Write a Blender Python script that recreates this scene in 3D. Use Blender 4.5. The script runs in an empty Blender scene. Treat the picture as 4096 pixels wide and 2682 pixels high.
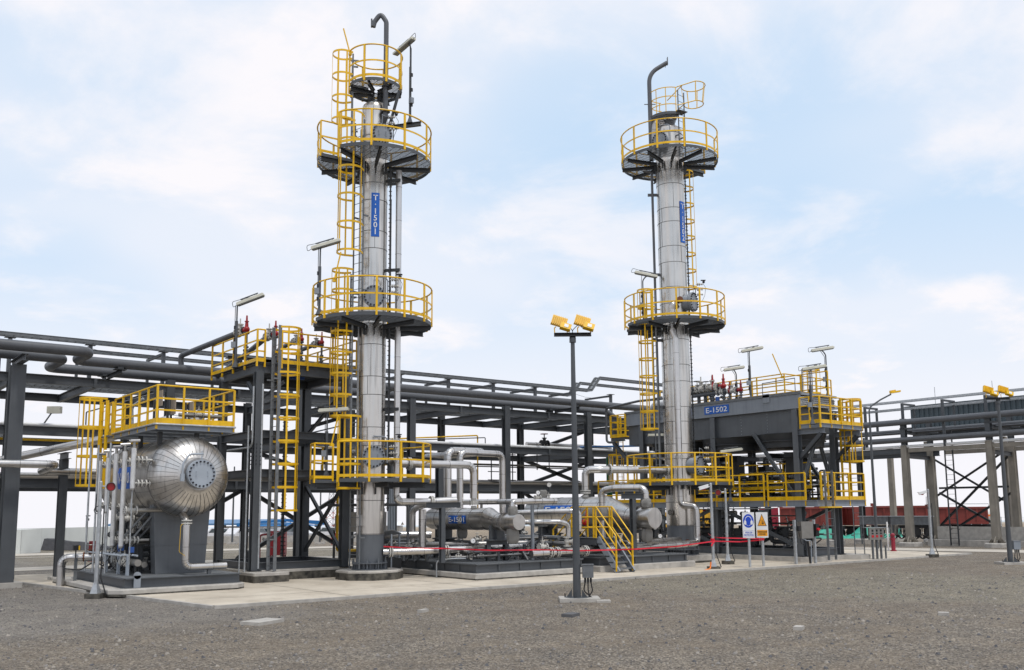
import bpy, math, random
from mathutils import Vector as V, Matrix, Quaternion
R_=math.radians; PI=math.pi; sin=math.sin; cos=math.cos
scene=bpy.context.scene; COL=scene.collection
random.seed(7)
# ------------------------------------------------------------ camera
FPX,PITCH,ROLL,YAW,CYP=3727.8,.1333,-.0084,.9071,1541.2
CAMZ=2.2
cam=bpy.data.cameras.new('camera'); camo=bpy.data.objects.new('camera',cam); COL.objects.link(camo); scene.camera=camo
cam.sensor_width=36; cam.sensor_fit='HORIZONTAL'; cam.lens=36*FPX/4096
cam.shift_y=(CYP-1341)/4096; cam.clip_start=.1; cam.clip_end=9000
def _ow(v):
    a=V((sin(YAW),cos(YAW),0)); b=V((-cos(YAW),sin(YAW),0)); return V((v.dot(a),v.dot(b),v.z))
_f=V((0,cos(PITCH),sin(PITCH))); _r=V((1,0,0)); _u=_r.cross(_f)
CR=_ow(cos(ROLL)*_r+sin(ROLL)*_u); CU=_ow(-sin(ROLL)*_r+cos(ROLL)*_u); CF=_ow(_f)
_m=Matrix((CR,CU,-CF)).transposed().to_4x4(); _m.translation=V((0,0,CAMZ)); camo.matrix_world=_m
RH=V((CR.x,CR.y,0)).normalized(); FH=V((CF.x,CF.y,0)).normalized()
# ------------------------------------------------------------ world, sun, exposure
SUN_EL,SUN_AZ=R_(66),R_(190)      # azimuth measured from +Y towards +X
w=bpy.data.worlds.new('World'); scene.world=w; w.use_nodes=True
nt=w.node_tree; N=nt.nodes; L=nt.links; bg=N['Background']; bg.inputs[1].default_value=.1
sky=N.new('ShaderNodeTexSky'); sky.sky_type='NISHITA'; sky.sun_disc=False; sky.sun_elevation=SUN_EL; sky.sun_rotation=SUN_AZ
sky.air_density=1.0; sky.dust_density=2.0
tc=N.new('ShaderNodeTexCoord'); sep=N.new('ShaderNodeSeparateXYZ'); L.new(tc.outputs['Generated'],sep.inputs[0])
def wm(op,a,b=None,clamp=False):
    n=N.new('ShaderNodeMath'); n.operation=op; n.use_clamp=clamp
    for i,q in enumerate((a,b)):
        if q is None: continue
        if isinstance(q,(int,float)): n.inputs[i].default_value=q
        else: L.new(q,n.inputs[i])
    return n.outputs[0]
# clouds lie on a flat layer overhead: project the direction onto it
zc=wm('MAXIMUM',sep.outputs[2],.02); zz=wm('ADD',zc,.22)
comb=N.new('ShaderNodeCombineXYZ'); L.new(wm('DIVIDE',sep.outputs[0],zz),comb.inputs[0]); L.new(wm('DIVIDE',sep.outputs[1],zz),comb.inputs[1])
def wnoise(sc,det,rough,off,dist=0):
    mp=N.new('ShaderNodeMapping'); mp.inputs['Location'].default_value=off; L.new(comb.outputs[0],mp.inputs[0])
    n=N.new('ShaderNodeTexNoise'); n.inputs['Scale'].default_value=sc; n.inputs['Detail'].default_value=det; n.inputs['Roughness'].default_value=rough; n.inputs['Distortion'].default_value=dist
    L.new(mp.outputs[0],n.inputs[0]); return n.outputs[0]
def wramp(x,a,b):
    n=N.new('ShaderNodeMapRange'); n.interpolation_type='SMOOTHSTEP'; n.inputs[1].default_value=a; n.inputs[2].default_value=b; L.new(x,n.inputs[0]); return n.outputs[0]
big=wramp(wnoise(.9,3,.5,(3.1,1.7,0)),.32,.6)
det=wramp(wnoise(2.2,9,.6,(8.3,2.1,0),.3),.44,.66)
cl=wm('ADD',wm('MULTIPLY',big,.6),wm('MULTIPLY',det,.55),True)
lowh=wramp(sep.outputs[2],.34,.02)
cl=wm('MAXIMUM',cl,wm('MULTIPLY',lowh,.93))
skc=N.new('ShaderNodeMix'); skc.data_type='RGBA'; skc.inputs[0].default_value=.80; L.new(sky.outputs[0],skc.inputs[6]); skc.inputs[7].default_value=(6.9,8.8,11.0,1)
mx=N.new('ShaderNodeMix'); mx.data_type='RGBA'; L.new(cl,mx.inputs[0]); L.new(skc.outputs[2],mx.inputs[6]); mx.inputs[7].default_value=(9.75,9.55,9.9,1)
L.new(mx.outputs[2],bg.inputs[0])
sun=bpy.data.lights.new('sun','SUN'); sun.energy=2.0; sun.angle=R_(7); sun.color=(1,.96,.9)
suno=bpy.data.objects.new('sun',sun); COL.objects.link(suno)
sd=V((sin(SUN_AZ)*cos(SUN_EL),cos(SUN_AZ)*cos(SUN_EL),sin(SUN_EL))); suno.rotation_euler=sd.to_track_quat('Z','Y').to_euler(); suno.location=(0,0,60)
scene.view_settings.view_transform='Standard'; scene.view_settings.look='None'; scene.view_settings.exposure=0; scene.view_settings.gamma=1
try: scene.cycles.max_bounces=6; scene.cycles.diffuse_bounces=3; scene.cycles.glossy_bounces=3
except Exception: pass
# ------------------------------------------------------------ materials
M={}
def mat(name,col,rough=.6,metal=0,var=.12,scale=3,bump=0,bscale=20,bz=1,streak=0,spec=.5,emis=None,col2=None,grime=0):
    m=bpy.data.materials.new(name); m.use_nodes=True; t=m.node_tree; n=t.nodes; l=t.links; b=n['Principled BSDF']
    b.inputs['Metallic'].default_value=metal; b.inputs['Roughness'].default_value=rough; b.inputs['Specular IOR Level'].default_value=spec
    g=n.new('ShaderNodeNewGeometry')
    no=n.new('ShaderNodeTexNoise'); no.inputs['Scale'].default_value=scale; no.inputs['Detail'].default_value=6; l.new(g.outputs['Position'],no.inputs[0])
    cr=n.new('ShaderNodeValToRGB'); cr.color_ramp.elements[0].position=.3; cr.color_ramp.elements[1].position=.7
    c=V(col); lo=c*(1-var); hi=V(col2) if col2 else c*(1+var)
    cr.color_ramp.elements[0].color=(*lo,1); cr.color_ramp.elements[1].color=(*hi,1); l.new(no.outputs[0],cr.inputs[0]); out=cr.outputs[0]
    if streak:
        mp=n.new('ShaderNodeMapping'); mp.inputs['Scale'].default_value=(9,9,.5); l.new(g.outputs['Position'],mp.inputs[0])
        n2=n.new('ShaderNodeTexNoise'); n2.inputs['Scale'].default_value=1; n2.inputs['Detail'].default_value=5; l.new(mp.outputs[0],n2.inputs[0])
        r2=n.new('ShaderNodeMapRange'); r2.inputs[1].default_value=.5; r2.inputs[2].default_value=.75; r2.inputs[3].default_value=1; r2.inputs[4].default_value=1-streak; l.new(n2.outputs[0],r2.inputs[0])
        mm=n.new('ShaderNodeMix'); mm.data_type='RGBA'; mm.blend_type='MULTIPLY'; mm.inputs[0].default_value=1; l.new(out,mm.inputs[6]); l.new(r2.outputs[0],mm.inputs[7]); out=mm.outputs[2]
    if grime:
        n3=n.new('ShaderNodeTexNoise'); n3.inputs['Scale'].default_value=1.3; n3.inputs['Detail'].default_value=9; n3.inputs['Roughness'].default_value=.7; l.new(g.outputs['Position'],n3.inputs[0])
        r3=n.new('ShaderNodeMapRange'); r3.inputs[1].default_value=.5; r3.inputs[2].default_value=.68; r3.inputs[4].default_value=grime; l.new(n3.outputs[0],r3.inputs[0])
        mm=n.new('ShaderNodeMix'); mm.data_type='RGBA'; l.new(r3.outputs[0],mm.inputs[0]); l.new(out,mm.inputs[6]); mm.inputs[7].default_value=(.16,.12,.08,1); out=mm.outputs[2]
    l.new(out,b.inputs['Base Color'])
    rr=n.new('ShaderNodeMapRange'); rr.inputs[3].default_value=max(0,rough-.1); rr.inputs[4].default_value=min(1,rough+.12); l.new(no.outputs[0],rr.inputs[0]); l.new(rr.outputs[0],b.inputs['Roughness'])
    if bump:
        nb=n.new('ShaderNodeTexNoise'); nb.inputs['Scale'].default_value=bscale; nb.inputs['Detail'].default_value=4; bm_=n.new('ShaderNodeMapping'); bm_.inputs['Scale'].default_value=(1,1,bz); l.new(g.outputs['Position'],bm_.inputs[0]); l.new(bm_.outputs[0],nb.inputs[0])
        bu=n.new('ShaderNodeBump'); bu.inputs['Strength'].default_value=.6; bu.inputs['Distance'].default_value=bump; l.new(nb.outputs[0],bu.inputs['Height']); l.new(bu.outputs[0],b.inputs['Normal'])
    if emis: b.inputs['Emission Color'].default_value=(*emis,1); b.inputs['Emission Strength'].default_value=1
    M[name]=m; return m
mat('steel',(.07,.077,.086),.48,var=.12,scale=1.5,streak=.12)
mat('steel_light',(.24,.265,.3),.5,var=.08,scale=2,streak=.15)
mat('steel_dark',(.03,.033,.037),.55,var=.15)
mat('pipe_grey',(.085,.09,.1),.42,var=.08,scale=1.2,streak=.1)
mat('skirt',(.12,.132,.148),.5,var=.06,scale=2,streak=.1)
mat('pale_grey',(.34,.38,.43),.45,var=.06,scale=3)
mat('yellow',(.77,.455,.003),.4,var=.12,scale=3,streak=.2)
mat('clad',(.57,.55,.525),.3,1,var=.12,scale=1.2,bump=.022,bscale=2.3,streak=.34)
mat('manway_grey',(.23,.255,.29),.45,var=.06,scale=3)
mat('clad_tower',(.6,.57,.53),.27,1,var=.07,scale=.8,bump=.02,bscale=2.2,bz=.2,streak=.33)
mat('gauge_white',(.62,.62,.62),.35,.5,var=.12,scale=5)
mat('clad_fine',(.6,.585,.57),.3,1,var=.07,scale=2,bump=.002,bscale=3,streak=.12)
mat('clad_dull',(.4,.385,.37),.38,1,var=.12,scale=3,bump=.008,bscale=3,streak=.2)
mat('head_seam',(.15,.145,.14),.5,.5,var=.3,scale=6)
mat('seam',(.16,.155,.15),.5,.7,var=.3,scale=6)
mat('galv',(.42,.44,.46),.45,.55,var=.18,scale=9)
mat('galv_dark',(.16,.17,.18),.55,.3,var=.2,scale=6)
mat('frame_grey',(.11,.12,.132),.5,var=.08,streak=.12)
mat('valve_white',(.5,.49,.46),.45,var=.12,scale=8,grime=.4)
mat('bolt',(.015,.015,.022),.4,.3)
mat('black',(.012,.012,.014),.5)
mat('red',(.33,.008,.012),.35,var=.1)
mat('red_bright',(.55,.012,.02),.4,var=.1)
mat('maroon',(.2,.006,.012),.45,var=.08)
mat('blue',(.004,.11,.5),.45,var=.04,scale=3)
mat('white',(.78,.79,.8),.5,var=.03)
mat('lamp_white',(.62,.61,.52),.4,var=.06,scale=4,grime=.15)
mat('lamp_lens',(.2,.21,.2),.25,var=.15,scale=12)
mat('cloth',(.2,.195,.185),.8,var=.15,scale=6,bump=.03,bscale=9)
mat('concrete',(.4,.38,.35),.85,var=.18,scale=4,bump=.01,bscale=30)
mat('concrete_col',(.24,.218,.185),.85,var=.2,scale=1.3,bump=.008,bscale=25,streak=.2)
mat('concrete_pad',(.50,.44,.355),.85,var=.12,scale=.7,bump=.004,bscale=30,grime=.35,col2=(.58,.52,.43))
mat('road',(.46,.42,.36),.85,var=.12,scale=.6,bump=.004,bscale=30)
mat('bitumen',(.018,.017,.016),.8,var=.3,scale=5,bump=.01,bscale=14,col2=(.13,.12,.1))
mat('tan_panel',(.3,.25,.2),.6)
mat('rust',(.16,.06,.03),.8)
mat('green_pipe',(.01,.12,.05),.4); mat('blue_pipe',(.01,.12,.36),.4)
mat('tarp_green',(.03,.32,.23),.6,var=.2,bump=.05,bscale=4); mat('tarp_black',(.03,.03,.034),.5,var=.2,bump=.08,bscale=3)
mat('corrugated',(.065,.09,.105),.45,var=.08); mat('roof_blue',(.09,.2,.36),.5,var=.05); mat('edge_blue',(.01,.13,.33),.4)
mat('truck_red',(.2,.034,.026),.5,var=.15,scale=1); mat('cab_red',(.27,.015,.035),.45)
mat('glass',(.05,.07,.08),.1,spec=.8); mat('car_white',(.7,.7,.72),.3); mat('car_silver',(.35,.36,.38),.3,.3); mat('tyre',(.02,.02,.02),.8)
mat('machine_yellow',(.75,.4,.02),.4); mat('orange',(.8,.2,.02),.5); mat('wall_white',(.6,.62,.6),.8,var=.05,scale=.8); mat('tape',(.6,.008,.03),.35,var=.05)
mat('tank_white',(.65,.65,.63),.4,var=.08,grime=.2); mat('foliage',(.05,.075,.03),.8,var=.4,scale=4); mat('mast_red',(.35,.1,.08),.6)
mat('blue_paint',(.02,.08,.3),.4); mat('sign_blue',(.006,.06,.5),.4,var=.02); mat('sign_orange',(.85,.35,.005),.4,var=.02)
mat('inox',(.3,.29,.27),.35,.8,var=.1,scale=5)
# ------------------------------------------------------------ mesh builder
class MB:
    def __init__(s): s.v=[]; s.f=[]; s.m=[]; s.mi=0
    def add(s,vs,fs):
        o=len(s.v); s.v+= [V(p) for p in vs]; s.f+=[tuple(i+o for i in f) for f in fs]; s.m+=[s.mi]*len(fs); return s
    def box(s,x0,x1,y0,y1,z0,z1):
        return s.add([(x0,y0,z0),(x1,y0,z0),(x1,y1,z0),(x0,y1,z0),(x0,y0,z1),(x1,y0,z1),(x1,y1,z1),(x0,y1,z1)],[(3,2,1,0),(4,5,6,7),(0,1,5,4),(1,2,6,5),(2,3,7,6),(3,0,4,7)])
    def ob(s,c,dx,dy,dz,ax=None,ay=None,az=None):
        c=V(c); ax=V(ax or (1,0,0)).normalized()*dx/2; ay=V(ay or (0,1,0)).normalized()*dy/2; az=V(az or (0,0,1)).normalized()*dz/2
        P=[c+a*ax+b*ay+g*az for g in (-1,1) for a,b in ((-1,-1),(1,-1),(1,1),(-1,1))]
        return s.add(P,[(3,2,1,0),(4,5,6,7),(0,1,5,4),(1,2,6,5),(2,3,7,6),(3,0,4,7)])
    def frame(s,d,up=None):
        d=V(d).normalized(); u=V(up) if up else (V((0,0,1)) if abs(d.z)<.95 else V((1,0,0)))
        x=d.cross(u)
        if x.length<1e-4: x=d.cross(V((0,1,0)))
        x.normalize(); return x,x.cross(d).normalized()*1.0
    def ext(s,p0,p1,prof,up=None,caps=True):
        p0=V(p0);p1=V(p1); x,y=s.frame(p1-p0,up); n=len(prof)
        vs=[p0+x*a+y*b for a,b in prof]+[p1+x*a+y*b for a,b in prof]
        fs=[(i,(i+1)%n,n+(i+1)%n,n+i) for i in range(n)]
        if caps: fs+=[tuple(range(n))[::-1],tuple(range(n,2*n))]
        return s.add(vs,fs)
    def I(s,p0,p1,h=.2,w=.15,up=None,t=None,tw=None):
        t=t or max(.012,h*.07); tw=tw or max(.008,h*.05); a=w/2;b=h/2;c=tw/2;d=b-t
        return s.ext(p0,p1,[(-a,-b),(a,-b),(a,-d),(c,-d),(c,d),(a,d),(a,b),(-a,b),(-a,d),(-c,d),(-c,-d),(-a,-d)],up)
    def C(s,p0,p1,h=.2,w=.08,up=None,side=1,t=.012):
        b=h/2;k=side
        pr=[(0,-b),(k*w,-b),(k*w,-b+t),(k*t,-b+t),(k*t,b-t),(k*w,b-t),(k*w,b),(0,b)]
        return s.ext(p0,p1,pr if k>0 else pr[::-1],up)
    def B(s,p0,p1,w=.05,h=.05,up=None):
        a=w/2;b=h/2; return s.ext(p0,p1,[(-a,-b),(a,-b),(a,b),(-a,b)],up)
    def cyl(s,p0,p1,r0,r1=None,n=20,caps=True):
        p0=V(p0);p1=V(p1); r1=r0 if r1 is None else r1; x,y=s.frame(p1-p0)
        vs=[];
        for p,r in ((p0,r0),(p1,r1)):
            vs+=[p+x*r*cos(2*PI*i/n)+y*r*sin(2*PI*i/n) for i in range(n)]
        fs=[(i,(i+1)%n,n+(i+1)%n,n+i) for i in range(n)]
        if caps: fs+=[tuple(range(n))[::-1],tuple(range(n,2*n))]
        return s.add(vs,fs)
    def lathe(s,p0,d,prof,n=28,ang0=0,ang1=2*PI):
        p0=V(p0); d=V(d).normalized(); x,y=s.frame(d); full=abs(ang1-ang0-2*PI)<1e-6; k=n if full else n+1
        vs=[];fs=[]
        for (t,r) in prof:
            for i in range(k):
                a=ang0+(ang1-ang0)*i/n; vs.append(p0+d*t+x*r*cos(a)+y*r*sin(a))
        for j in range(len(prof)-1):
            for i in range(n):
                a=j*k+i; b=j*k+(i+1)%k; fs.append((a,b,b+k,a+k))
        return s.add(vs,fs)
    def fil(s,pts,rad,seg=6):
        P=[V(p) for p in pts]; out=[P[0]]
        for i in range(1,len(P)-1):
            a=(P[i-1]-P[i]); b=(P[i+1]-P[i]); la=a.length; lb=b.length
            if la<1e-6 or lb<1e-6: continue
            a/=la;b/=lb; ang=a.angle(b)
            if ang>PI-.05: out.append(P[i]); continue
            t=min(rad/math.tan(ang/2),la*.48,lb*.48); q0=P[i]+a*t; q1=P[i]+b*t
            for j in range(seg+1):
                u=j/seg; out.append(q0*(1-u)**2+P[i]*2*u*(1-u)+q1*u*u)
        out.append(P[-1]); return out
    def tube(s,pts,r,n=8,closed=False,bend=0,seg=6,caps=True):
        P=[V(p) for p in pts]
        if bend and not closed: P=s.fil(P,bend,seg)
        m=len(P); T=[]
        for i in range(m):
            if closed: t=P[(i+1)%m]-P[i-1]
            else: t=P[min(i+1,m-1)]-P[max(i-1,0)]
            T.append(t.normalized())
        x,y=s.frame(T[0]); vs=[]
        for i in range(m):
            if i:
                q=T[i-1].rotation_difference(T[i]); x=q@x; x=(x-T[i]*x.dot(T[i])).normalized()
            y=T[i].cross(x)
            rr=r
            vs+=[P[i]+x*rr*cos(2*PI*k/n)+y*rr*sin(2*PI*k/n) for k in range(n)]
        fs=[]
        for i in range(m if closed else m-1):
            j=(i+1)%m
            for k in range(n): fs.append((i*n+k,i*n+(k+1)%n,j*n+(k+1)%n,j*n+k))
        if caps and not closed: fs+=[tuple(range(n))[::-1],tuple(range((m-1)*n,m*n))]
        return s.add(vs,fs)
    def strip(s,pts,h,t=.008,off=0,closed=False):
        # flat bar standing on edge along a path (z up), height h, thickness t
        P=[V(p) for p in pts]; m=len(P); vs=[];fs=[]
        for i in range(m):
            a=P[i-1] if (i or closed) else P[i]; b=P[(i+1)%m] if (i<m-1 or closed) else P[i]
            d=(b-a); nrm=V((-d.y,d.x,0)).normalized()*t/2
            vs+=[P[i]-nrm,P[i]+nrm,P[i]+nrm+V((0,0,h)),P[i]-nrm+V((0,0,h))]
        for i in range(m if closed else m-1):
            j=(i+1)%m
            for k in range(4): fs.append((i*4+k,j*4+k,j*4+(k+1)%4,i*4+(k+1)%4))
        if not closed: fs+=[(0,1,2,3),((m-1)*4+3,(m-1)*4+2,(m-1)*4+1,(m-1)*4)]
        return s.add(vs,fs)
    def prism(s,pts,z0,z1):
        n=len(pts); vs=[(p[0],p[1],z0) for p in pts]+[(p[0],p[1],z1) for p in pts]
        fs=[(i,(i+1)%n,n+(i+1)%n,n+i) for i in range(n)]+[tuple(range(n))[::-1],tuple(range(n,2*n))]
        return s.add(vs,fs)
    def ball(s,c,r,n=12,k=8,sq=(1,1,1)):
        c=V(c); vs=[c+V((0,0,-r*sq[2]))]; fs=[]
        for j in range(1,k):
            a=-PI/2+PI*j/k
            for i in range(n): vs.append(c+V((r*cos(a)*cos(2*PI*i/n)*sq[0],r*cos(a)*sin(2*PI*i/n)*sq[1],r*sin(a)*sq[2])))
        vs.append(c+V((0,0,r*sq[2])))
        for i in range(n): fs.append((0,1+(i+1)%n,1+i)); fs.append((len(vs)-1,1+(k-2)*n+i,1+(k-2)*n+(i+1)%n))
        for j in range(k-2):
            for i in range(n): fs.append((1+j*n+i,1+j*n+(i+1)%n,1+(j+1)*n+(i+1)%n,1+(j+1)*n+i))
        return s.add(vs,fs)
    def quad(s,a,b,c,d): return s.add([a,b,c,d],[(0,1,2,3)])
    def build(s,name,mats,parent=None,org=None,label=None,cat=None,group=None,kind=None,smooth=True):
        if isinstance(mats,str): mats=[mats]
        if org is None:
            if parent is not None: org=V(parent.get('_o',(0,0,0)))
            else:
                xs=[p.x for p in s.v];ys=[p.y for p in s.v];zs=[p.z for p in s.v]; org=V(((min(xs)+max(xs))/2,(min(ys)+max(ys))/2,min(zs)))
        org=V(org)
        me=bpy.data.meshes.new(name); me.from_pydata([p-org for p in s.v],[],s.f)
        for q in mats: me.materials.append(M[q])
        if len(mats)>1: me.polygons.foreach_set('material_index',s.m)
        if smooth:
            me.polygons.foreach_set('use_smooth',[True]*len(me.polygons)); me.set_sharp_from_angle(angle=R_(32))
        me.validate(); me.update()
        o=bpy.data.objects.new(name,me); COL.objects.link(o); o['_o']=list(org)
        if parent is not None: o.parent=parent
        else: o.location=org
        tag(o,label,cat,group,kind); return o
def tag(o,label=None,cat=None,group=None,kind=None):
    if label: o['label']=label
    if cat: o['category']=cat
    if group: o['group']=group
    if kind: o['kind']=kind
    return o
def thing(name,loc,label,cat,group=None):
    o=bpy.data.objects.new(name,None); COL.objects.link(o); o.location=loc; o['_o']=list(loc); o.empty_display_size=.3
    return tag(o,label,cat,group)
def kids(o): return [c for c in bpy.data.objects if c.parent==o]
def copy_tree(o,parent=None):
    c=o.copy(); COL.objects.link(c)
    if parent is not None: c.parent=parent
    for ch in kids(o): copy_tree(ch,c)
    return c
# depth along the view and the land's fall beyond the plant
def gz(x,y):
    d=x*FH.x+y*FH.y; return -.015*max(0,d-46)
# ------------------------------------------------------------ text
def textmesh(body,size,bold=.0,align='CENTER',line=1.0,sx=1.0):
    cu=bpy.data.curves.new('lettering','FONT'); cu.body=body; cu.size=size; cu.align_x=align; cu.align_y='CENTER'; cu.offset=bold*size; cu.space_line=line; cu.resolution_u=3
    ob=bpy.data.objects.new('lettering',cu); COL.objects.link(ob); dg=bpy.context.evaluated_depsgraph_get(); dg.update()
    me=bpy.data.meshes.new_from_object(ob.evaluated_get(dg)); vs=[(v.co.x*sx,v.co.y) for v in me.vertices]; fs=[tuple(p.vertices) for p in me.polygons]
    bpy.data.objects.remove(ob); bpy.data.meshes.remove(me)
    if vs:   # centre it
        x0=min(v[0] for v in vs);x1=max(v[0] for v in vs);y0=min(v[1] for v in vs);y1=max(v[1] for v in vs)
        vs=[(a-(x0+x1)/2,b-(y0+y1)/2) for a,b in vs]
        return vs,fs,(x1-x0,y1-y0)
    return vs,fs,(0,0)
def put_text(parent,body,size,c,ax,ay,matn='white',bold=.02,line=1.0,fit=None,name='lettering',wrap=None,sx=1.0):
    """flat lettering at centre c, axes ax (right) ay (up); fit=(w,h) scales it; wrap=(axis point,radius) bends round a vertical shell"""
    vs,fs,(w_,h_)=textmesh(body,size,bold,line=line,sx=sx); kx=ky=1
    if fit: kx=fit[0]/w_ if fit[0] else fit[1]/h_; ky=fit[1]/h_
    c=V(c);ax=V(ax).normalized();ay=V(ay).normalized(); nrm=ax.cross(ay); mb=MB(); P=[]
    for a,b in vs:
        if wrap:
            rr=wrap; th=a*kx/rr; P.append(c+ax*sin(th)*rr-nrm*(1-cos(th))*rr+ay*b*ky)
        else: P.append(c+ax*a*kx+ay*b*ky)
    mb.add(P,fs); return mb.build(name,matn,parent,smooth=False)
# ------------------------------------------------------------ common pieces
def flange(mb,c,d,r,t=.05,bolts=8,bm=1,base=0):
    c=V(c)
    c=V(c);d=V(d).normalized(); mb.mi=base; mb.cyl(c-d*t/2,c+d*t/2,r,n=20); x,y=mb.frame(d); mb.mi=bm
    for i in range(bolts):
        a=2*PI*(i+.5)/bolts; p=c+(x*cos(a)+y*sin(a))*r*.84; mb.cyl(p-d*(t/2+.015),p+d*(t/2+.015),r*.09+.004,n=6)
    mb.mi=base
def arc(c,r,a0,a1,z,n=24):
    return [V((c[0],c[1],z))+ (RH*sin(a0+(a1-a0)*i/n)-FH*cos(a0+(a1-a0)*i/n))*r for i in range(n+1)]
def dirT(a): return RH*sin(a)-FH*cos(a)     # a=0 faces the camera side, +a to its right
def grate(mb,inside,x0,x1,y0,y1,z,step=.06,h=.03,ax='x'):
    """real bars along x every step, kept where inside(x,y) holds; cross bars every .3"""
    def run(along,fixed,lo,hi,ax,hh,th):
        k=int((hi-lo)/.05); st=None
        for i in range(k+1):
            q=lo+(hi-lo)*i/k; ok=inside(q,fixed) if ax=='x' else inside(fixed,q)
            if ok and st is None: st=q
            if (not ok or i==k) and st is not None:
                if q-st>.08:
                    if ax=='x': mb.box(st,q,fixed-th/2,fixed+th/2,z-hh,z)
                    else: mb.box(fixed-th/2,fixed+th/2,st,q,z-hh-.002,z-.004)
                st=None
    y=y0
    while y<y1: run(None,y,x0,x1,'x',h,.012); y+=step
    x=x0
    while x<x1: run(None,x,y0,y1,'y',h*.6,.01); x+=.22
def ladder(tw,base,zt,n_dir,z0,cz0=None,cz1=None,wd=.5,matr='galv_dark',cage=True,flare=0,cr=.36,step=.3,hoopstep=.75,rt=(.06,.012)):
    """rails+rungs and cage as parts of tw. base=(x,y) midpoint of the rails, n_dir=outward"""
    n=V((n_dir[0],n_dir[1],0)).normalized(); t=V((-n.y,n.x,0)); b=V((base[0],base[1],0))
    mb=MB()
    for s_ in (-1,1):
        p=b+t*s_*wd/2; mb.B(p+V((0,0,z0)),p+V((0,0,zt)),rt[1],rt[0],up=n)
    z=z0+.15
    while z<zt: mb.cyl(b-t*wd/2+V((0,0,z)),b+t*wd/2+V((0,0,z)),.011,n=5); z+=step
    z=z0+1
    while z<zt:
        for s_ in (-1,1): p=b+t*s_*wd/2+V((0,0,z)); mb.B(p,p-n*.2,.05,.05)
        z+=2.6
    o=mb.build('ladder',matr,tw)
    if cage and cz0 is not None:
        mb=MB()
        def hoop(z,k=1):
            c=b+n*(cr*.95)+V((0,0,z)); pts=[b+t*wd/2+V((0,0,z))]
            for i in range(15):
                a=-PI*.62+PI*1.24*i/14; pts.append(c+n*cr*k*cos(a)-t*cr*k*sin(a))
            pts.append(b-t*wd/2+V((0,0,z))); return pts
        z=cz0
        ns=max(1,round((cz1-cz0)/hoopstep)); 
        for i in range(ns+1):
            q=hoop(cz0+(cz1-cz0)*i/ns); mb.strip([p-V((0,0,.035)) for p in q],.07,.014)
        for k in (1,4,8,12,15):
            q0=hoop(cz0)[k]; q1=hoop(cz1)[k]; dd=(q0-(b+n*cr*.95)); dd.z=0
            mb.B(q0,q1,.055,.014,up=dd)
        mb.build('ladder_cage','yellow',o)
    return o
def rail_run(par,pts,z,h=1.1,mids=(.72,.38),post=1.2,toe=.14,name='railing',r=.03,closed=False,flat=False,pw=.05,hang=0):
    """straight-segment guard rail following pts (x,y) at floor z"""
    mb=MB(); P=[V((p[0],p[1],z)) for p in pts]
    segs=list(zip(P[:-1],P[1:]))+([(P[-1],P[0])] if closed else [])
    top=[p+V((0,0,h)) for p in P]
    mb.tube(top+([top[0]] if closed else []),r*.9,8,bend=.06,seg=3)
    for a,b in segs:
        for m_ in mids: mb.B(a+V((0,0,m_)),b+V((0,0,m_)),.016,.052)
        d=(b-a); k=max(1,math.ceil(d.length/post))
        for i in range(k+1):
            q=a+d*i/k; mb.B(q-V((0,0,hang)),q+V((0,0,h)),pw*1.12,pw,up=d.normalized())
    o=mb.build(name,'yellow',par)
    if toe:
        mt=MB()
        for a,b in segs:
            dn=V((-(b-a).y,(b-a).x,0)).normalized()*.012
            mt.B(a+dn*1.2+V((0,0,toe/2)),b+dn*1.2+V((0,0,toe/2)),.008,toe)
        mt.build('toe_board','yellow',o if not o.parent or not o.parent.parent else o.parent)
    return o
def gate_valve(par,c,d,r=.09,L_=.34,up=(0,0,1),wheel=True,name='valve',m='valve_white'):
    """flanged valve body on a line with direction d"""
    c=V(c);d=V(d).normalized();u=V(up).normalized(); mb=MB()
    mb.cyl(c-d*L_/2,c+d*L_/2,r*.75,n=14)
    mb.ball(c,r*1.05,12,8)
    for k in (-1,1): flange(mb,c+d*k*L_/2,d,r*1.45,.035,8)
    mb.cyl(c,c+u*r*2.1,r*.6,n=12); mb.cyl(c+u*r*2.0,c+u*r*2.3,r*.95,n=12); mb.cyl(c+u*r*2.2,c+u*r*3.9,r*.2,n=8)
    o=mb.build(name,[m,'bolt'],par)
    if wheel:
        w_=MB(); x,y=w_.frame(u); cc=c+u*r*3.7; R0=r*1.35
        w_.tube([cc+x*R0*cos(2*PI*i/18)+y*R0*sin(2*PI*i/18) for i in range(18)],r*.13,6,closed=True)
        for i in range(3): a=2*PI*i/3; w_.cyl(cc,cc+(x*cos(a)+y*sin(a))*R0,r*.09,n=5)
        w_.build('handwheel',wheel if isinstance(wheel,str) else 'valve_white',o)
    return o
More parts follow.
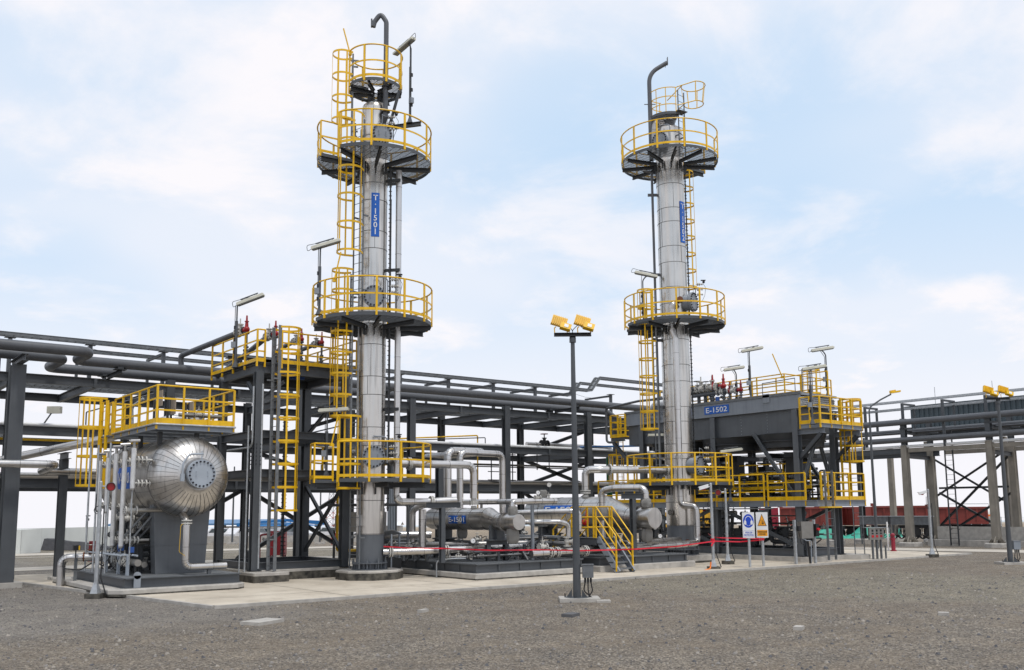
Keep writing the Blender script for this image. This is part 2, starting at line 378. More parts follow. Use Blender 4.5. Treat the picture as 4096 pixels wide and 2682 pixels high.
def clad_pipe(name,pts,r,label,cat='pipe',group=None,m='clad_fine',bend=None,parent=None,bands=1.2,fl=None,seams=True):
    mb=MB(); path=mb.fil(pts,bend if bend is not None else r*2.2,5); mb.tube(path,r,16)
    o_=None
    mats=[m,'seam']
    if seams:
        mb.mi=1
        # cladding laps at elbows and along the run
        _last=None
        for a,b in zip(path[:-1],path[1:]):
            Lg=(b-a).length; d=(b-a).normalized() if Lg>1e-6 else V((0,0,1))
            if Lg<r*1.3:
                if _last is not None and _last.angle(d)<.12: _last=d; continue
                _last=d
                mb.lathe(a-d*.004,d,[(0,r+.001),(0,r+.006),(.008,r+.006),(.008,r+.001)],16)
            else:
                q=bands*.5
                while q<Lg: mb.lathe(a+d*q,d,[(0,r+.001),(0,r+.006),(.01,r+.006),(.01,r+.001)],16); q+=bands
        mb.mi=0
    if parent is not None: o=mb.build(name,mats,parent)
    else: o=mb.build(name,mats,None,None,label,cat,group)
    if fl:
        for c,d in fl:
            f=MB(); flange(f,V(c)-V(d).normalized()*.035,d,r*1.45,.04,10); flange(f,V(c)+V(d).normalized()*.035,d,r*1.45,.04,10); f.build('flange',['valve_white','bolt'],o)
    return o
# ================================================================= SETTING
def ground_mat():
    m=bpy.data.materials.new('gravel'); m.use_nodes=True; t=m.node_tree;n=t.nodes;l=t.links;b=n['Principled BSDF']; b.inputs['Roughness'].default_value=.9
    g=n.new('ShaderNodeNewGeometry')
    def noise(sc,d=5,ro=.6,off=(0,0,0)):
        mp=n.new('ShaderNodeMapping'); mp.inputs['Location'].default_value=off; l.new(g.outputs['Position'],mp.inputs[0])
        q=n.new('ShaderNodeTexNoise'); q.inputs['Scale'].default_value=sc;q.inputs['Detail'].default_value=d;q.inputs['Roughness'].default_value=ro; l.new(mp.outputs[0],q.inputs[0]); return q.outputs[0]
    def ramp(x,st):
        r=n.new('ShaderNodeValToRGB'); e=r.color_ramp.elements
        while len(e)<len(st): e.new(.5)
        for k,(p,c) in enumerate(st): e[k].position=p; e[k].color=(*c,1)
        l.new(x,r.inputs[0]); return r.outputs[0]
    def mix(f,a,c,mode='MIX'):
        q=n.new('ShaderNodeMix'); q.data_type='RGBA'; q.blend_type=mode
        for i,z in ((0,f),(6,a),(7,c)):
            if isinstance(z,(int,float)): q.inputs[i].default_value=z
            elif isinstance(z,tuple): q.inputs[i].default_value=(*z,1)
            else: l.new(z,q.inputs[i])
        return q.outputs[2]
    vor=n.new('ShaderNodeTexVoronoi'); vor.inputs['Scale'].default_value=34; l.new(g.outputs['Position'],vor.inputs[0])
    vor2=n.new('ShaderNodeTexVoronoi'); vor2.inputs['Scale'].default_value=17; l.new(g.outputs['Position'],vor2.inputs[0])
    sp=n.new('ShaderNodeSeparateColor'); l.new(vor.outputs['Color'],sp.inputs[0])
    sp2=n.new('ShaderNodeSeparateColor'); l.new(vor2.outputs['Color'],sp2.inputs[0])
    stones=ramp(sp.outputs[0],[(0,(.05,.05,.05)),(.3,(.15,.142,.132)),(.7,(.28,.26,.23)),(1,(.58,.54,.48))])
    soil=ramp(noise(1.6,8),[(.3,(.2,.163,.122)),(.55,(.265,.222,.17)),(.8,(.33,.285,.225))])
    brown=ramp(noise(.55,9,.65,(5,2,0)),[(.36,(0,0,0)),(.5,(.5,.5,.5)),(.6,(1,1,1))])
    mid=ramp(noise(5.5,8,.75,(4,4,1)),[(.3,(.8,.79,.78)),(.5,(1.02,1.0,.98)),(.7,(1.25,1.22,1.16))])
    base=mix(.22,stones,soil)
    dusty=mix(brown,mix(.12,stones,soil),mix(.5,stones,soil))
    # pale greenish-grey chippings banked along the slab on the right, bluish loose stone to the left
    xyz=n.new('ShaderNodeSeparateXYZ'); l.new(g.outputs['Position'],xyz.inputs[0])
    def math_(op,a,b=None,c=None):
        q=n.new('ShaderNodeMath'); q.operation=op
        for i,z in enumerate((a,b,c)):
            if z is None: continue
            if isinstance(z,(int,float)): q.inputs[i].default_value=z
            else: l.new(z,q.inputs[i])
        return q.outputs[0]
    def mr(x,a,b_):
        q=n.new('ShaderNodeMapRange'); q.interpolation_type='SMOOTHSTEP'; q.inputs[1].default_value=a;q.inputs[2].default_value=b_; l.new(x,q.inputs[0]); return q.outputs[0]
    wob=math_('MULTIPLY',math_('SUBTRACT',noise(.5,4),.5),3.5)
    yy=math_('ADD',xyz.outputs[1],wob); xx=math_('ADD',xyz.outputs[0],wob)
    pale=math_('MULTIPLY',mr(math_('ADD',xx,math_('MULTIPLY',yy,.45)),26.2,28.2),mr(xx,32.5,29.5))
    palec=ramp(sp.outputs[1],[(0,(.1,.095,.083)),(.4,(.23,.215,.178)),(.75,(.33,.31,.26)),(1,(.5,.475,.41))])
    left=math_('MULTIPLY',mr(xx,11,8.5),mr(yy,18.2,20.2))
    leftc=ramp(sp.outputs[2],[(0,(.11,.11,.115)),(.5,(.24,.235,.23)),(1,(.45,.44,.42))])
    c=mix(pale,dusty,palec); c=mix(math_('MULTIPLY',left,.75),c,leftc); c=mix(1.,c,mid,'MULTIPLY')
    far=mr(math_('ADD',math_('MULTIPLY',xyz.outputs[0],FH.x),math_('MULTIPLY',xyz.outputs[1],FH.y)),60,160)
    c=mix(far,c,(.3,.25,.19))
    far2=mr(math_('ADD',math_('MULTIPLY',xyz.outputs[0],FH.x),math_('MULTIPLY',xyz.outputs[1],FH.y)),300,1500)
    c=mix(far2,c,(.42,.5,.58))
    dark=ramp(noise(.9,6,.7,(1,9,0)),[(.35,(1.04,1.0,.96)),(.6,(1.42,1.34,1.24))]); c=mix(1.,c,dark,'MULTIPLY')
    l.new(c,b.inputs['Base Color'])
    bu=n.new('ShaderNodeBump'); bu.inputs['Distance'].default_value=.09; bu.inputs['Strength'].default_value=.9
    hh=math_('ADD',math_('MULTIPLY',vor.outputs['Distance'],-1.2),math_('ADD',math_('MULTIPLY',vor2.outputs['Distance'],-.5),noise(60,3))); l.new(hh,bu.inputs['Height']); l.new(bu.outputs[0],b.inputs['Normal'])
    M['gravel']=m; return m
ground_mat()
def ground():
    mb=MB(); rows=[-40,-10,0,4,8,12,16,20,24,30,38,46,60,80,120,180,300,600,1200,3000,7000]
    vs=[];fs=[]; nc=33
    for d in rows:
        wd=60+abs(d)*1.6
        for i in range(nc):
            a=-1+2*i/(nc-1); p=FH*d+RH*a*wd; z=gz(p.x,p.y)-.06
            vs.append((p.x,p.y,z))
    for j in range(len(rows)-1):
        for i in range(nc-1): a=j*nc+i; fs.append((a,a+1,a+nc+1,a+nc))
    mb.add(vs,fs); mb.build('ground','gravel',org=(0,0,0),label='grey brown gravel yard sloping gently away behind the plant',kind='structure')
ground()
# loose stones: uncountable
def stones():
    rnd=random.Random(3); mb=MB()
    for k in range(17000):
        d=9+24*rnd.random()**1.3; a=(rnd.random()-.5)*1.25*d
        p=FH*d+RH*a
        if p.y>22.05 and p.x>7: continue
        s=(.008+.022*rnd.random()**9)*(1+d/34); z=-.06
        q=[V((rnd.uniform(-1,1)*s*1.3,rnd.uniform(-1,1)*s*1.3,rnd.uniform(0,.4)*s)) for _ in range(3)]
        pts=[V((s*cos(t)*rnd.uniform(.7,1.2),s*sin(t)*rnd.uniform(.7,1.2),rnd.uniform(-.1,.15)*s)) for t in (0,1.26,2.5,3.77,5.0)]
        top=[V((x.x*.5,x.y*.5,s*rnd.uniform(.5,.95))) for x in pts]
        P=[p+V((0,0,z))+x for x in pts+top]; mb.mi=rnd.choice((0,0,0,1,1,2))
        mb.add(P,[(0,1,6,5),(1,2,7,6),(2,3,8,7),(3,4,9,8),(4,0,5,9),(5,6,7,8,9)])
    mat('stone_a',(.22,.205,.19),.9); mat('stone_b',(.1,.1,.105),.9); mat('stone_c',(.33,.3,.26),.9)
    mb.build('gravel_stones',['stone_a','stone_b','stone_c'],smooth=False,label='loose stones scattered over the gravel yard',kind='stuff')
stones()
def sheet(name,pts,z,m,label,th=None,kind='structure'):
    mb=MB()
    if th: mb.prism(pts,z-th,z)
    else: mb.add([(p[0],p[1],z+gz(*p[:2])) for p in pts],[tuple(range(len(pts)))])
    return mb.build(name,m,label=label,kind=kind,smooth=False)
# concrete pad with kerb edge
padp=[(8.35,22.2),(44.6,22.0),(45.2,42),(6.0,42),(6.3,35.2)]
sheet('concrete_pad',[(8.35,22.2),(44.6,22.0),(44.6,38.5),(6.2,38.5),(6.3,35.2)],0,'concrete_pad','pale sandy concrete slab the plant stands on',.12)
mb=MB()
for a,b in (((8.3,22.15),(44.65,21.95)),((8.3,22.15),(6.25,35.2)),((44.65,21.95),(44.65,38.5))):
    mb.B(V((*a,-.03)),V((*b,-.03)),.12,.09,up=(0,0,1))
mb.build('kerb','concrete',label='low weathered concrete kerb edging the plant slab',kind='structure')
def road(name,a,b,w,z,label):
    a=V((*a,0));b=V((*b,0)); d=(b-a).normalized(); nn=V((-d.y,d.x,0))*w/2; k=24; mb=MB(); vs=[];fs=[]
    for i in range(k+1):
        p=a+(b-a)*i/k
        for s in (-1,1): q=p+nn*s; vs.append((q.x,q.y,gz(q.x,q.y)+z))
    for i in range(k): fs.append((2*i,2*i+1,2*i+3,2*i+2)[::-1])
    mb.add(vs,fs); mb.build(name,'road',org=(0,0,0),label=label,kind='structure',smooth=False)
road('road',(-60,42.6),(44,43.6),2.6,-.045,'pale concrete service road running behind the pipe rack')
road('far_road',(-60,61),(140,66),5,-.045,'far sandy road past the red cabinets')
road('path',(-60,55.6),(60,56.6),.8,-.041,'narrow pale concrete strip in the gravel behind the rack')
road('side_road',(48.3,-20),(50.4,47),4.2,-.045,'concrete road in front of the concrete rack columns on the right')
mb=MB()
for x in (12,16.2,20.4,24.6,28.8,33,37.2,41.4): mb.add([(x,22.25,.004),(x+.02,22.25,.004),(x+.02,38.4,.004),(x,38.4,.004)],[(0,1,2,3)])
for y in (24.1,): mb.add([(8.3,y,.004),(44.5,y,.004),(44.5,y+.02,.004),(8.3,y+.02,.004)],[(0,1,2,3)])
mb.build('slab_joint','bitumen',org=(0,0,0),label='thin dark joints cut in the concrete slab',kind='structure',smooth=False)
# concrete plinths --------------------------------------------------
def plinth(x0,x1,y0,y1,z1,label,z0=-.02,ch=.25,stain=True,extra=None,low=.5):
    c=ch; pts=[(x0+c,y0),(x1-c,y0),(x1,y0+c),(x1,y1-c),(x1-c,y1),(x0+c,y1),(x0,y1-c),(x0,y0+c)]
    mb=MB(); zm=z0+(z1-z0)*low
    if stain: mb.mi=1; mb.prism(pts,z0,zm)
    mb.mi=0; k=.985; cx=(x0+x1)/2;cy=(y0+y1)/2
    pt=pts; mb.prism(pt,zm if stain else z0,z1-.02)
    n=len(pts); tp=[(cx+(p[0]-cx)*(1-.02/((x1-x0)/2)),cy+(p[1]-cy)*(1-.02/((y1-y0)/2))) for p in pts]
    o=len(mb.v); mb.v+=[V((p[0],p[1],z1-.02)) for p in pts]+[V((p[0],p[1],z1)) for p in tp]
    for i in range(n): mb.f.append((o+i,o+(i+1)%n,o+n+(i+1)%n,o+n+i)); mb.m.append(0)
    mb.f.append(tuple(range(o+n,o+2*n))); mb.m.append(0)
    return mb.build('concrete_plinth',['concrete','bitumen'],label=label,cat='plinth',smooth=False)
# ================================================================= TOWERS
def manway(tw,c,n,R0,ref_r,flat=.12):
    """bolted manhole on the shell: c on the axis level, n outward, R0 cover radius"""
    n=V(n).normalized(); mb=MB(); s0=c+n*(ref_r*.8); s1=c+n*(ref_r+flat)
    mb.cyl(s0,s1,R0*.82,n=26); mb.cyl(s1,s1+n*.05,R0,n=32); mb.cyl(s1+n*.06,s1+n*.115,R0,n=32)
    x,y=mb.frame(n)
    mb.tube([s1+n*.11+x*R0*.35+y*.08,s1+n*.16+x*R0*.35+y*.08,s1+n*.16+x*R0*.35-y*.08,s1+n*.11+x*R0*.35-y*.08],.01,6)
    mb.tube([s1+n*.11-x*R0*.35+y*.08,s1+n*.16-x*R0*.35+y*.08,s1+n*.16-x*R0*.35-y*.08,s1+n*.11-x*R0*.35-y*.08],.01,6)
    # davit arm that swings the cover
    up=V((0,0,1)); side=n.cross(up)
    if side.dot(RH)<0: side=-side
    a=s1-n*.02+side*(R0+.09); mb.tube([a-up*.2,a+up*(R0+.22),a+up*(R0+.3)-side*.1,s1+n*.1+up*(R0+.3)],.022,8,bend=.12); mb.cyl(s1+n*.09+up*(R0-.02),s1+n*.09+up*(R0+.34),.012,n=6)
    o=mb.build('manway',['manway_grey'],tw)
    bm=MB()
    for i in range(18):
        q=2*PI*(i+.5)/18; p=s1+(x*cos(q)+y*sin(q))*R0*.87; bm.cyl(p-n*.03,p+n*.16,.03,n=6)
    bm.build('bolts','bolt',o); return o
def annular(tw,c,z,r,rin,gap=None,nbr=9,brk_off=.2,h=1.12,posts=11,rail=True,th=.11,rail_gap=None,toe=.09,cut=0):
    """round gallery: grating deck with rim, brackets to the shell, guard rail. gap=(a0,a1) degrees left open"""
    a0,a1=(R_(gap[1]),R_(gap[0])+2*PI) if gap else (0,2*PI)
    def inside(x,y):
        dx,dy=x-c[0],y-c[1]; q=math.hypot(dx,dy)
        if q>r-.02 or q<rin: return False
        if gap:
            a=math.atan2(dx*RH.x+dy*RH.y,-(dx*FH.x+dy*FH.y))
            for k in (0,2*PI):
                if R_(gap[0])<a+k<R_(gap[1]) or R_(gap[0])<a-k<R_(gap[1]): return False
        return True
    mb=MB(); grate(mb,inside,c[0]-r,c[0]+r,c[1]-r,c[1]+r,z,step=.07,h=.02)
    pts=arc(c,r,a0,a1,z-th,40); mb.strip(pts,th+.01,.012,closed=False)
    if gap:
        for a in (a0,a1):
            p=V((c[0],c[1],z))+dirT(a)*rin; q=V((c[0],c[1],z))+dirT(a)*r; mb.B(p-V((0,0,th/2)),q-V((0,0,th/2)),.012,th)
    o=mb.build('platform','steel',tw)
    bb=MB()
    for i in range(nbr):
        a=brk_off+(a1-a0)*i/nbr+a0 if not gap else a0+.03+(a1-a0-.06)*i/(nbr-1)
        d=dirT(a); p=V((c[0],c[1],z-th-.07)); bb.I(p+d*(rin-.12),p+d*(r-.02),.15,.09)
        bb.B(p+d*(rin-.05)-V((0,0,.08)),p+d*(rin-.05)-V((0,0,.3)),.02,.14,up=d)
    bb.build('bracket','steel_dark',o)
    if rail:
        g=rail_gap or gap; b0,b1=(R_(g[1])+.01,R_(g[0])+2*PI-.01) if g else (0,2*PI)
        rb=MB(); rr=r+.015
        top=arc(c,rr,b0,b1,z+h,56); mid=arc(c,rr,b0,b1,z+h*.52,56); low=arc(c,rr,b0,b1,z+.08,56)
        rb.tube(top,.027,8); rb.strip([p-V((0,0,.03)) for p in mid],.058,.012); rb.strip([p-V((0,0,.03)) for p in low],toe,.012)
        for i in range(posts+1):
            a=b0+(b1-b0)*i/posts; d=dirT(a); p=V((c[0],c[1],z))+d*(rr+.01); rb.B(p-V((0,0,th)),p+V((0,0,h)),.068,.045,up=d)
        if cut:
            d=dirT(R_(gap[0])); A=V((c[0],c[1],z))+d*rr; B=V((c[0],c[1],z))+d*(rr-cut)
            rb.tube([A+V((0,0,h)),B+V((0,0,h))],.027,8); rb.B(A+V((0,0,h*.52)),B+V((0,0,h*.52)),.012,.058); rb.B(A+V((0,0,.08)),B+V((0,0,.08)),.012,toe)
            rb.B(B-V((0,0,.05)),B+V((0,0,h)),.06,.05)
        rb.build('guard_rail','yellow',o)
    return o
def shell_bands(tw,c,r,zs,seg,seed,z_axis=True):
    rnd=random.Random(seed); mb=MB(); c=V((c[0],c[1],0))
    for a,b in zip(zs[:-1],zs[1:]):
        mb.lathe(c+V((0,0,a)),(0,0,1),[(-.012,r+.002),(-.008,r+.011),(.008,r+.011),(.012,r+.002)],36)
        off=rnd.uniform(0,1)
        for k in range(seg):
            d=dirT((k+off)*2*PI/seg); p=c+d*(r+.002); mb.B(p+V((0,0,a)),p+V((0,0,b)),.014,.01,up=d)
    return mb.build('cladding_seams','seam',tw)
def tower(c,rsh,zb,zsk,ztop,label,sign,sz,sa,ped):
    tw=thing('distillation_tower',(c[0],c[1],zb),label,'distillation tower'); C=V((c[0],c[1],0))
    mb=MB(); mb.cyl(C+V((0,0,zb+.2)),C+V((0,0,zsk)),rsh,n=40)
    mb.cyl(C+V((0,0,zb)),C+V((0,0,zb+.025)),rsh+.14,n=40); mb.cyl(C+V((0,0,zb+.2)),C+V((0,0,zb+.23)),rsh+.14,n=40); mb.cyl(C+V((0,0,zb)),C+V((0,0,zb+.22)),rsh-.01,n=30)
    for i in range(18):
        d=dirT(2*PI*(i+.5)/18); mb.B(C+d*(rsh+.06)+V((0,0,zb+.03)),C+d*(rsh+.06)+V((0,0,zb+.2)),.015,.13,up=d)
    for i in range(9):
        d=dirT(2*PI*i/9); mb.cyl(C+d*(rsh+.09)+V((0,0,zb)),C+d*(rsh+.09)+V((0,0,zb+.36)),.025,n=8); mb.cyl(C+d*(rsh+.09)+V((0,0,zb+.23)),C+d*(rsh+.09)+V((0,0,zb+.3)),.045,n=6)
    mb.build('skirt','skirt',tw)
    sb=MB(); sb.lathe(C,(0,0,1),[(zsk-.02,rsh+.012),(ztop-.25,rsh+.012),(ztop-.12,rsh*.96),(ztop-.04,rsh*.8),(ztop+.03,rsh*.5),(ztop+.05,.001)],48); sb.build('shell','clad_tower',tw)
    zs=[]; z=zsk; rnd=random.Random(int(c[0]*10)); k=0
    while z<ztop-.3: zs.append(z); z+=(.95,.62)[k%2]*rnd.choice((1,1,1.15)); k+=1
    zs.append(ztop-.25); shell_bands(tw,c,rsh+.012,zs,3,5)
    # number plate wrapped on the shell
    d=dirT(sa); px=RH*cos(sa)+FH*sin(sa); mid=C+d*(rsh+.03)+V((0,0,(sz[0]+sz[1])/2)); W_=.27 if rsh<.5 else .32
    pb=MB(); n=6
    for i in range(n):
        t0=-W_/2/rsh+W_/rsh*i/n; t1=t0+W_/rsh/n; rr=rsh+.027
        q=[C+dirT(sa+t)*rr+V((0,0,z)) for t in (t0,t1) for z in sz]; pb.add([q[0],q[2],q[3],q[1]],[(0,1,2,3)])
    plate=pb.build('number_plate','blue',tw)
    put_text(plate,sign,1,mid+d*.003,px,(0,0,1),bold=.015,line=.86,fit=(W_*.6,(sz[1]-sz[0])*.9),wrap=rsh+.032)
    return tw
T1=(15.55,27.6)
plinth(T1[0]-1.02,T1[0]+1.02,T1[1]-1.02,T1[1]+1.02,.3,'octagonal black coated concrete plinth under the left tower',ch=.58,low=.78)
tw1=tower(T1,.45,.3,1.46,16.45,'shiny steel clad left distillation tower with blue T-1501 plate and four galleries','T\n\u00b7\n1\n5\n0\n1',(11.5,13.05),R_(15),None)
def T1p(a,r,z): return V((T1[0],T1[1],z))+dirT(R_(a))*r
annular(tw1,T1,3.23,1.97,.62,gap=(-56,-23),nbr=8,posts=11,h=1.17,cut=.62)
annular(tw1,T1,8.56,2.0,.6,gap=(-86,-60),nbr=10,posts=13,rail_gap=(-79,-69),h=1.17)
annular(tw1,T1,14.26,1.96,.6,cut=.62,gap=(-57,-28),nbr=9,posts=10,h=1.15)
annular(tw1,T1,17.02,.93,.25,gap=(-96,-62),nbr=7,posts=7,h=1.2)
manway(tw1,V((*T1,3.98)),dirT(R_(16)),.37,.47)
manway(tw1,V((*T1,9.38)),dirT(R_(12)),.37,.47)
manway(tw1,V((*T1,15.12)),dirT(R_(30)),.37,.47)
# ladders (bottom to top)
p=T1p(-40,.66,0); ladder(tw1,p.xy,5.25,dirT(R_(-40)),.35,2.95,5.3,hoopstep=.78,wd=.48)
p=T1p(-72,.72,0); ladder(tw1,p.xy,10.3,dirT(R_(-72)),3.3,5.35,10.35,hoopstep=.75,wd=.48,cr=.35)
p=T1p(-40,.68,0); ladder(tw1,p.xy,15.6,dirT(R_(-40)),8.6,10.85,15.7,hoopstep=.95,wd=.48,cr=.42)
p=T1p(-78,.8,0); ladder(tw1,p.xy,18.15,dirT(R_(-78)),14.3,15.75,18.2,hoopstep=.8,wd=.46,cr=.36)
# vent stack with swan neck, riser, cable tray
mb=MB(); a=T1p(44,.62,0)
mb.tube([a+V((0,0,15.75)),a+V((0,0,19.3)),a-RH*.2+V((0,0,19.62)),a-RH*.42+V((0,0,19.3)),a-RH*.46+V((0,0,19.12))],.085,12,bend=.24); flange(mb,a+V((0,0,15.98)),(0,0,1),.16,.05,8,0); flange(mb,a+V((0,0,16.9)),(0,0,1),.14,.04,8,0)
mb.cyl(a-RH*.5+V((0,0,19.1))-RH*.02,a-RH*.52+V((0,0,19.42)),.03,n=8)
mb.tube([a+V((0,0,15.8)),T1p(48,.4,15.55)],.1,12)
mb.build('vent_pipe','pipe_grey',tw1)
ri=clad_pipe('riser_pipe',[T1p(92,.86,14.0),T1p(92,.86,2.66),T1p(92,.86,2.58)+RH*.1],.105,None,parent=tw1,bend=.2,m='clad_fine')
mb=MB(); q=T1p(74,.62,0)
mb.B(q+V((0,0,2.2)),q+V((0,0,14)),.07,.03,up=dirT(R_(74)))
z=2.3
while z<14: mb.B(q-FH*.03+RH*.05+V((0,0,z)),q-FH*.03-RH*.05+V((0,0,z)),.02,.03); z+=.16
q=T1p(100,.58,0); mb.B(q+V((0,0,3)),q+V((0,0,13)),.05,.05)
for zz in (10.4,5.6,13.6): mb.B(T1p(80,.45,zz),T1p(80,.95,zz),.06,.1)
mb.build('cable_tray','steel_dark',tw1)
mb=MB()
for i,aa in enumerate((-58,-54,-50)):
    q=T1p(aa,.53,0); mb.cyl(q+V((0,0,3.2)),q+V((0,0,15.4)),.014,n=5)
mb.build('conduit','galv',tw1)
mb=MB(); q=T1p(-34,.5,0)
for z_ in (1.9,): mb.ob(q+V((0,0,z_)),.18,.04,.34,ax=RH,ay=FH)
mb.build('nameplate','clad_dull',tw1)
# instrument gear beside the manways
def instrument(par,p,side=RH,name='level_instrument',k=1.0):
    mb=MB(); p=V(p)
    for dz in (0,.22,.45):
        mb.tube([p+V((0,0,dz)),p+side*.3*k+V((0,0,dz))],.018,6); flange(mb,p+side*.08+V((0,0,dz)),side,.06,.03,6); flange(mb,p+side*.16+V((0,0,dz)),side,.06,.03,6)
        mb.mi=0; mb.ball(p+side*.26*k+V((0,0,dz)),.045,8,6)
    mb.mi=1; mb.ob(p+side*.32*k+V((0,0,.62)),.2,.1,.03,ax=side,ay=FH); mb.ball(p+side*.34*k+V((0,0,.55)),.06,8,6)
    mb.tube([p+side*.3+V((0,0,.5)),p+side*.42+V((0,0,.3)),p+side*.36-FH*.05+V((0,0,-.05)),p+side*.25+V((0,0,-.3))],.008,5,bend=.1)
    return mb.build(name,['valve_white','bolt'],par)
instrument(tw1,T1p(50,.6,15.35)); instrument(tw1,T1p(58,.75,9.55)); instrument(tw1,T1p(60,.75,4.1))
mb=MB(); 
for (A,z) in ((-30,9.45),(-30,4.1),(-60,17.9)):
    mb=MB(); a=T1p(A,2.0 if z<15 else .95,z+.2); mb.B(a,a+V((0,0,.95))-RH*(.25 if z>15 else -.2),.035,.035); mb.ob(a,.09,.09,.1); mb.build('swing_gate','yellow',tw1)
# ---------------- T-1502
T2=(29.95,26.85)
def T2p(a,r,z): return V((T2[0],T2[1],z))+dirT(R_(a))*r
plinth(T2[0]-1.0,T2[0]+1.0,T2[1]-1.0,T2[1]+1.0,.3,'octagonal grey concrete plinth under the right tower',ch=.3,low=.3)
tw2=tower(T2,.585,.3,1.52,19.0,'shiny steel clad right distillation tower with blue T-1502 plate and tall curved davit','T\n\u00b7\n1\n5\n0\n2',(13.6,15.45),R_(44),None)
annular(tw2,T2,3.25,2.17,.75,gap=(-108,-92),nbr=9,posts=14,h=1.17)
annular(tw2,T2,10.05,2.12,.75,gap=(-112,-78),nbr=10,posts=13,rail_gap=(-100,-88),h=1.17)
annular(tw2,T2,17.4,2.1,.75,gap=(100,122),nbr=11,posts=11,h=1.15)
manway(tw2,V((*T2,3.98)),dirT(R_(50)),.4,.62,.28)
manway(tw2,V((*T2,10.97)),dirT(R_(56)),.42,.6,.22)
manway(tw2,V((*T2,18.15)),dirT(R_(-36)),.36,.6,.2)
p=T2p(-82,.92,0); ladder(tw2,p.xy,11.5,dirT(R_(-82)),3.3,5.55,11.55,hoopstep=.78,wd=.48)
p=T2p(134,.8,0); ladder(tw2,p.xy,17.5,dirT(R_(134)),10.1,11.9,17.2,hoopstep=.8,wd=.48,matr='yellow')
# half platform at the tower head with a tall cage
p=T2p(42,.74,0); ladder(tw2,p.xy,20.45,dirT(R_(42)),17.4,None,None,wd=.42)
mb=MB(); C2=V((*T2,0))
def halfin(x,y):
    dx,dy=x-T2[0],y-T2[1]; return .2<math.hypot(dx,dy)<.82 and (dx*RH.x+dy*RH.y)<.35
grate(mb,halfin,T2[0]-.9,T2[0]+.9,T2[1]-.9,T2[1]+.9,19.4,.05); mb.strip(arc(T2,.84,R_(-170),R_(30),19.3,26),.12,.012); mb.ob(T2p(32,.8,19.42),.5,.4,.03,ax=dirT(R_(122)),ay=dirT(R_(32)))
mb.cyl(V((*T2,19.0)),V((*T2,19.3)),.3,n=20)
hp=mb.build('platform','steel',tw2)
mb=MB()
for z_,k in ((20.5,1),(20.1,.97),(19.75,.95)):
    pts=arc(T2,.84*k,R_(-170),R_(20),z_,24)
    mb.strip([q for q in pts],.04,.01)
for i in range(7): d=dirT(R_(-165+30*i)); mb.B(V((*T2,19.4))+d*.85,V((*T2,20.53))+d*.85,.035,.012,up=d)
# loop that leads round the ladder exit
cc=T2p(75,1.15,0)
for z_,k in ((20.8,1.05),(19.95,.85)):
    pts=[T2p(20,.84,z_-.25)]+[cc+V((0,0,z_))+(dirT(R_(a))*.5*k) for a in range(0,300,20)]+[T2p(170,.7,z_-.2)]
    mb.tube(pts,.022,6)
for a in range(0,300,50): d=dirT(R_(a)); mb.B(cc+d*.5*.85+V((0,0,19.95)),cc+d*.5*1.05+V((0,0,20.8)),.04,.016,up=d)
mb.build('guard_rail','yellow',hp)
mb=MB(); a=T2p(-74,.86,0)
mb.tube([a+V((0,0,17.4)),a+V((0,0,21.45)),a+RH*.82+V((0,0,21.95))],.095,14,bend=1.0,seg=12)
mb.ob(a+RH*.84+V((0,0,22.02)),.03,.14,.34,ax=RH,ay=FH); mb.cyl(a+V((0,0,20.0))-RH*.25,a+V((0,0,20.0))+RH*.25,.02,n=6)
mb.tube([a+RH*.7+V((0,0,21.84)),a+RH*.74+V((0,0,21.72)),a+RH*.79+V((0,0,21.86))],.012,6)
mb.build('davit','pipe_grey',tw2)
mb=MB(); a=T2p(-88,.8,0); mb.tube([a+V((0,0,17.0))-RH*.4,a+V((0,0,16.95)),a+V((0,0,3.4))],.055,10,bend=.12)
for zz in (15.9,12.3,9.4,6.5): mb.B(T2p(-90,.55,zz),T2p(-90,1.0,zz),.06,.12)
mb.build('down_pipe','pipe_grey',tw2)
mb=MB(); a=T2p(100,.7,0); mb.B(a+V((0,0,3.5)),a+V((0,0,17.2)),.05,.03)
z=3.6
while z<17: mb.B(a-RH*.05-FH*.02+V((0,0,z)),a+RH*.05-FH*.02+V((0,0,z)),.02,.03); z+=.16
mb.build('cable_tray','steel_dark',tw2)
clad_pipe('overhead_pipe',[T2p(-60,.3,19.15),T2p(-62,.72,19.15),T2p(-62,.78,18.7),T2p(-64,.78,17.7)],.13,None,parent=tw2,bend=.3,m='clad_dull')
# white riser down the face of the tower
a=T2p(-17,.76,0); b=T2p(16,1.35,0)
clad_pipe('riser_pipe',[T2p(4,.5,10.75),T2p(-14,.8,10.85),a+V((0,0,10.6)),a+V((0,0,9.7)),T2p(-9,.78,9.35),T2p(-9,.78,2.35)+V((0,0,0)),T2p(24,1.15,2.3),T2p(24,1.15,.82),T2p(14,1.5,.8)-V((.6,0,0))],.13,None,parent=tw2,bend=.24,m='clad_fine')
mb=MB(); flange(mb,T2p(-9,.78,4.35),(0,0,1),.17,.04,8); flange(mb,T2p(-9,.78,4.29),(0,0,1),.17,.04,8); mb.build('flange',['valve_white','bolt'],tw2)
instrument(tw2,T2p(62,1.0,11.3)); instrument(tw2,T2p(56,1.15,4.25),k=.6)
mb=MB(); mb.cyl(T2p(12,.55,11.05),T2p(12,.72,11.05),.13,n=18); mb.build('nozzle','rust',tw2)
mb=MB(); mb.cyl(T2p(14,.55,.82),T2p(14,.63,.82),.12,n=16); mb.build('nozzle','rust',tw2)
mb=MB(); flange(mb,T2p(-48,.68,2.05),dirT(R_(-48)),.12,.05,8); mb.build('nozzle',['inox','bolt'],tw2)

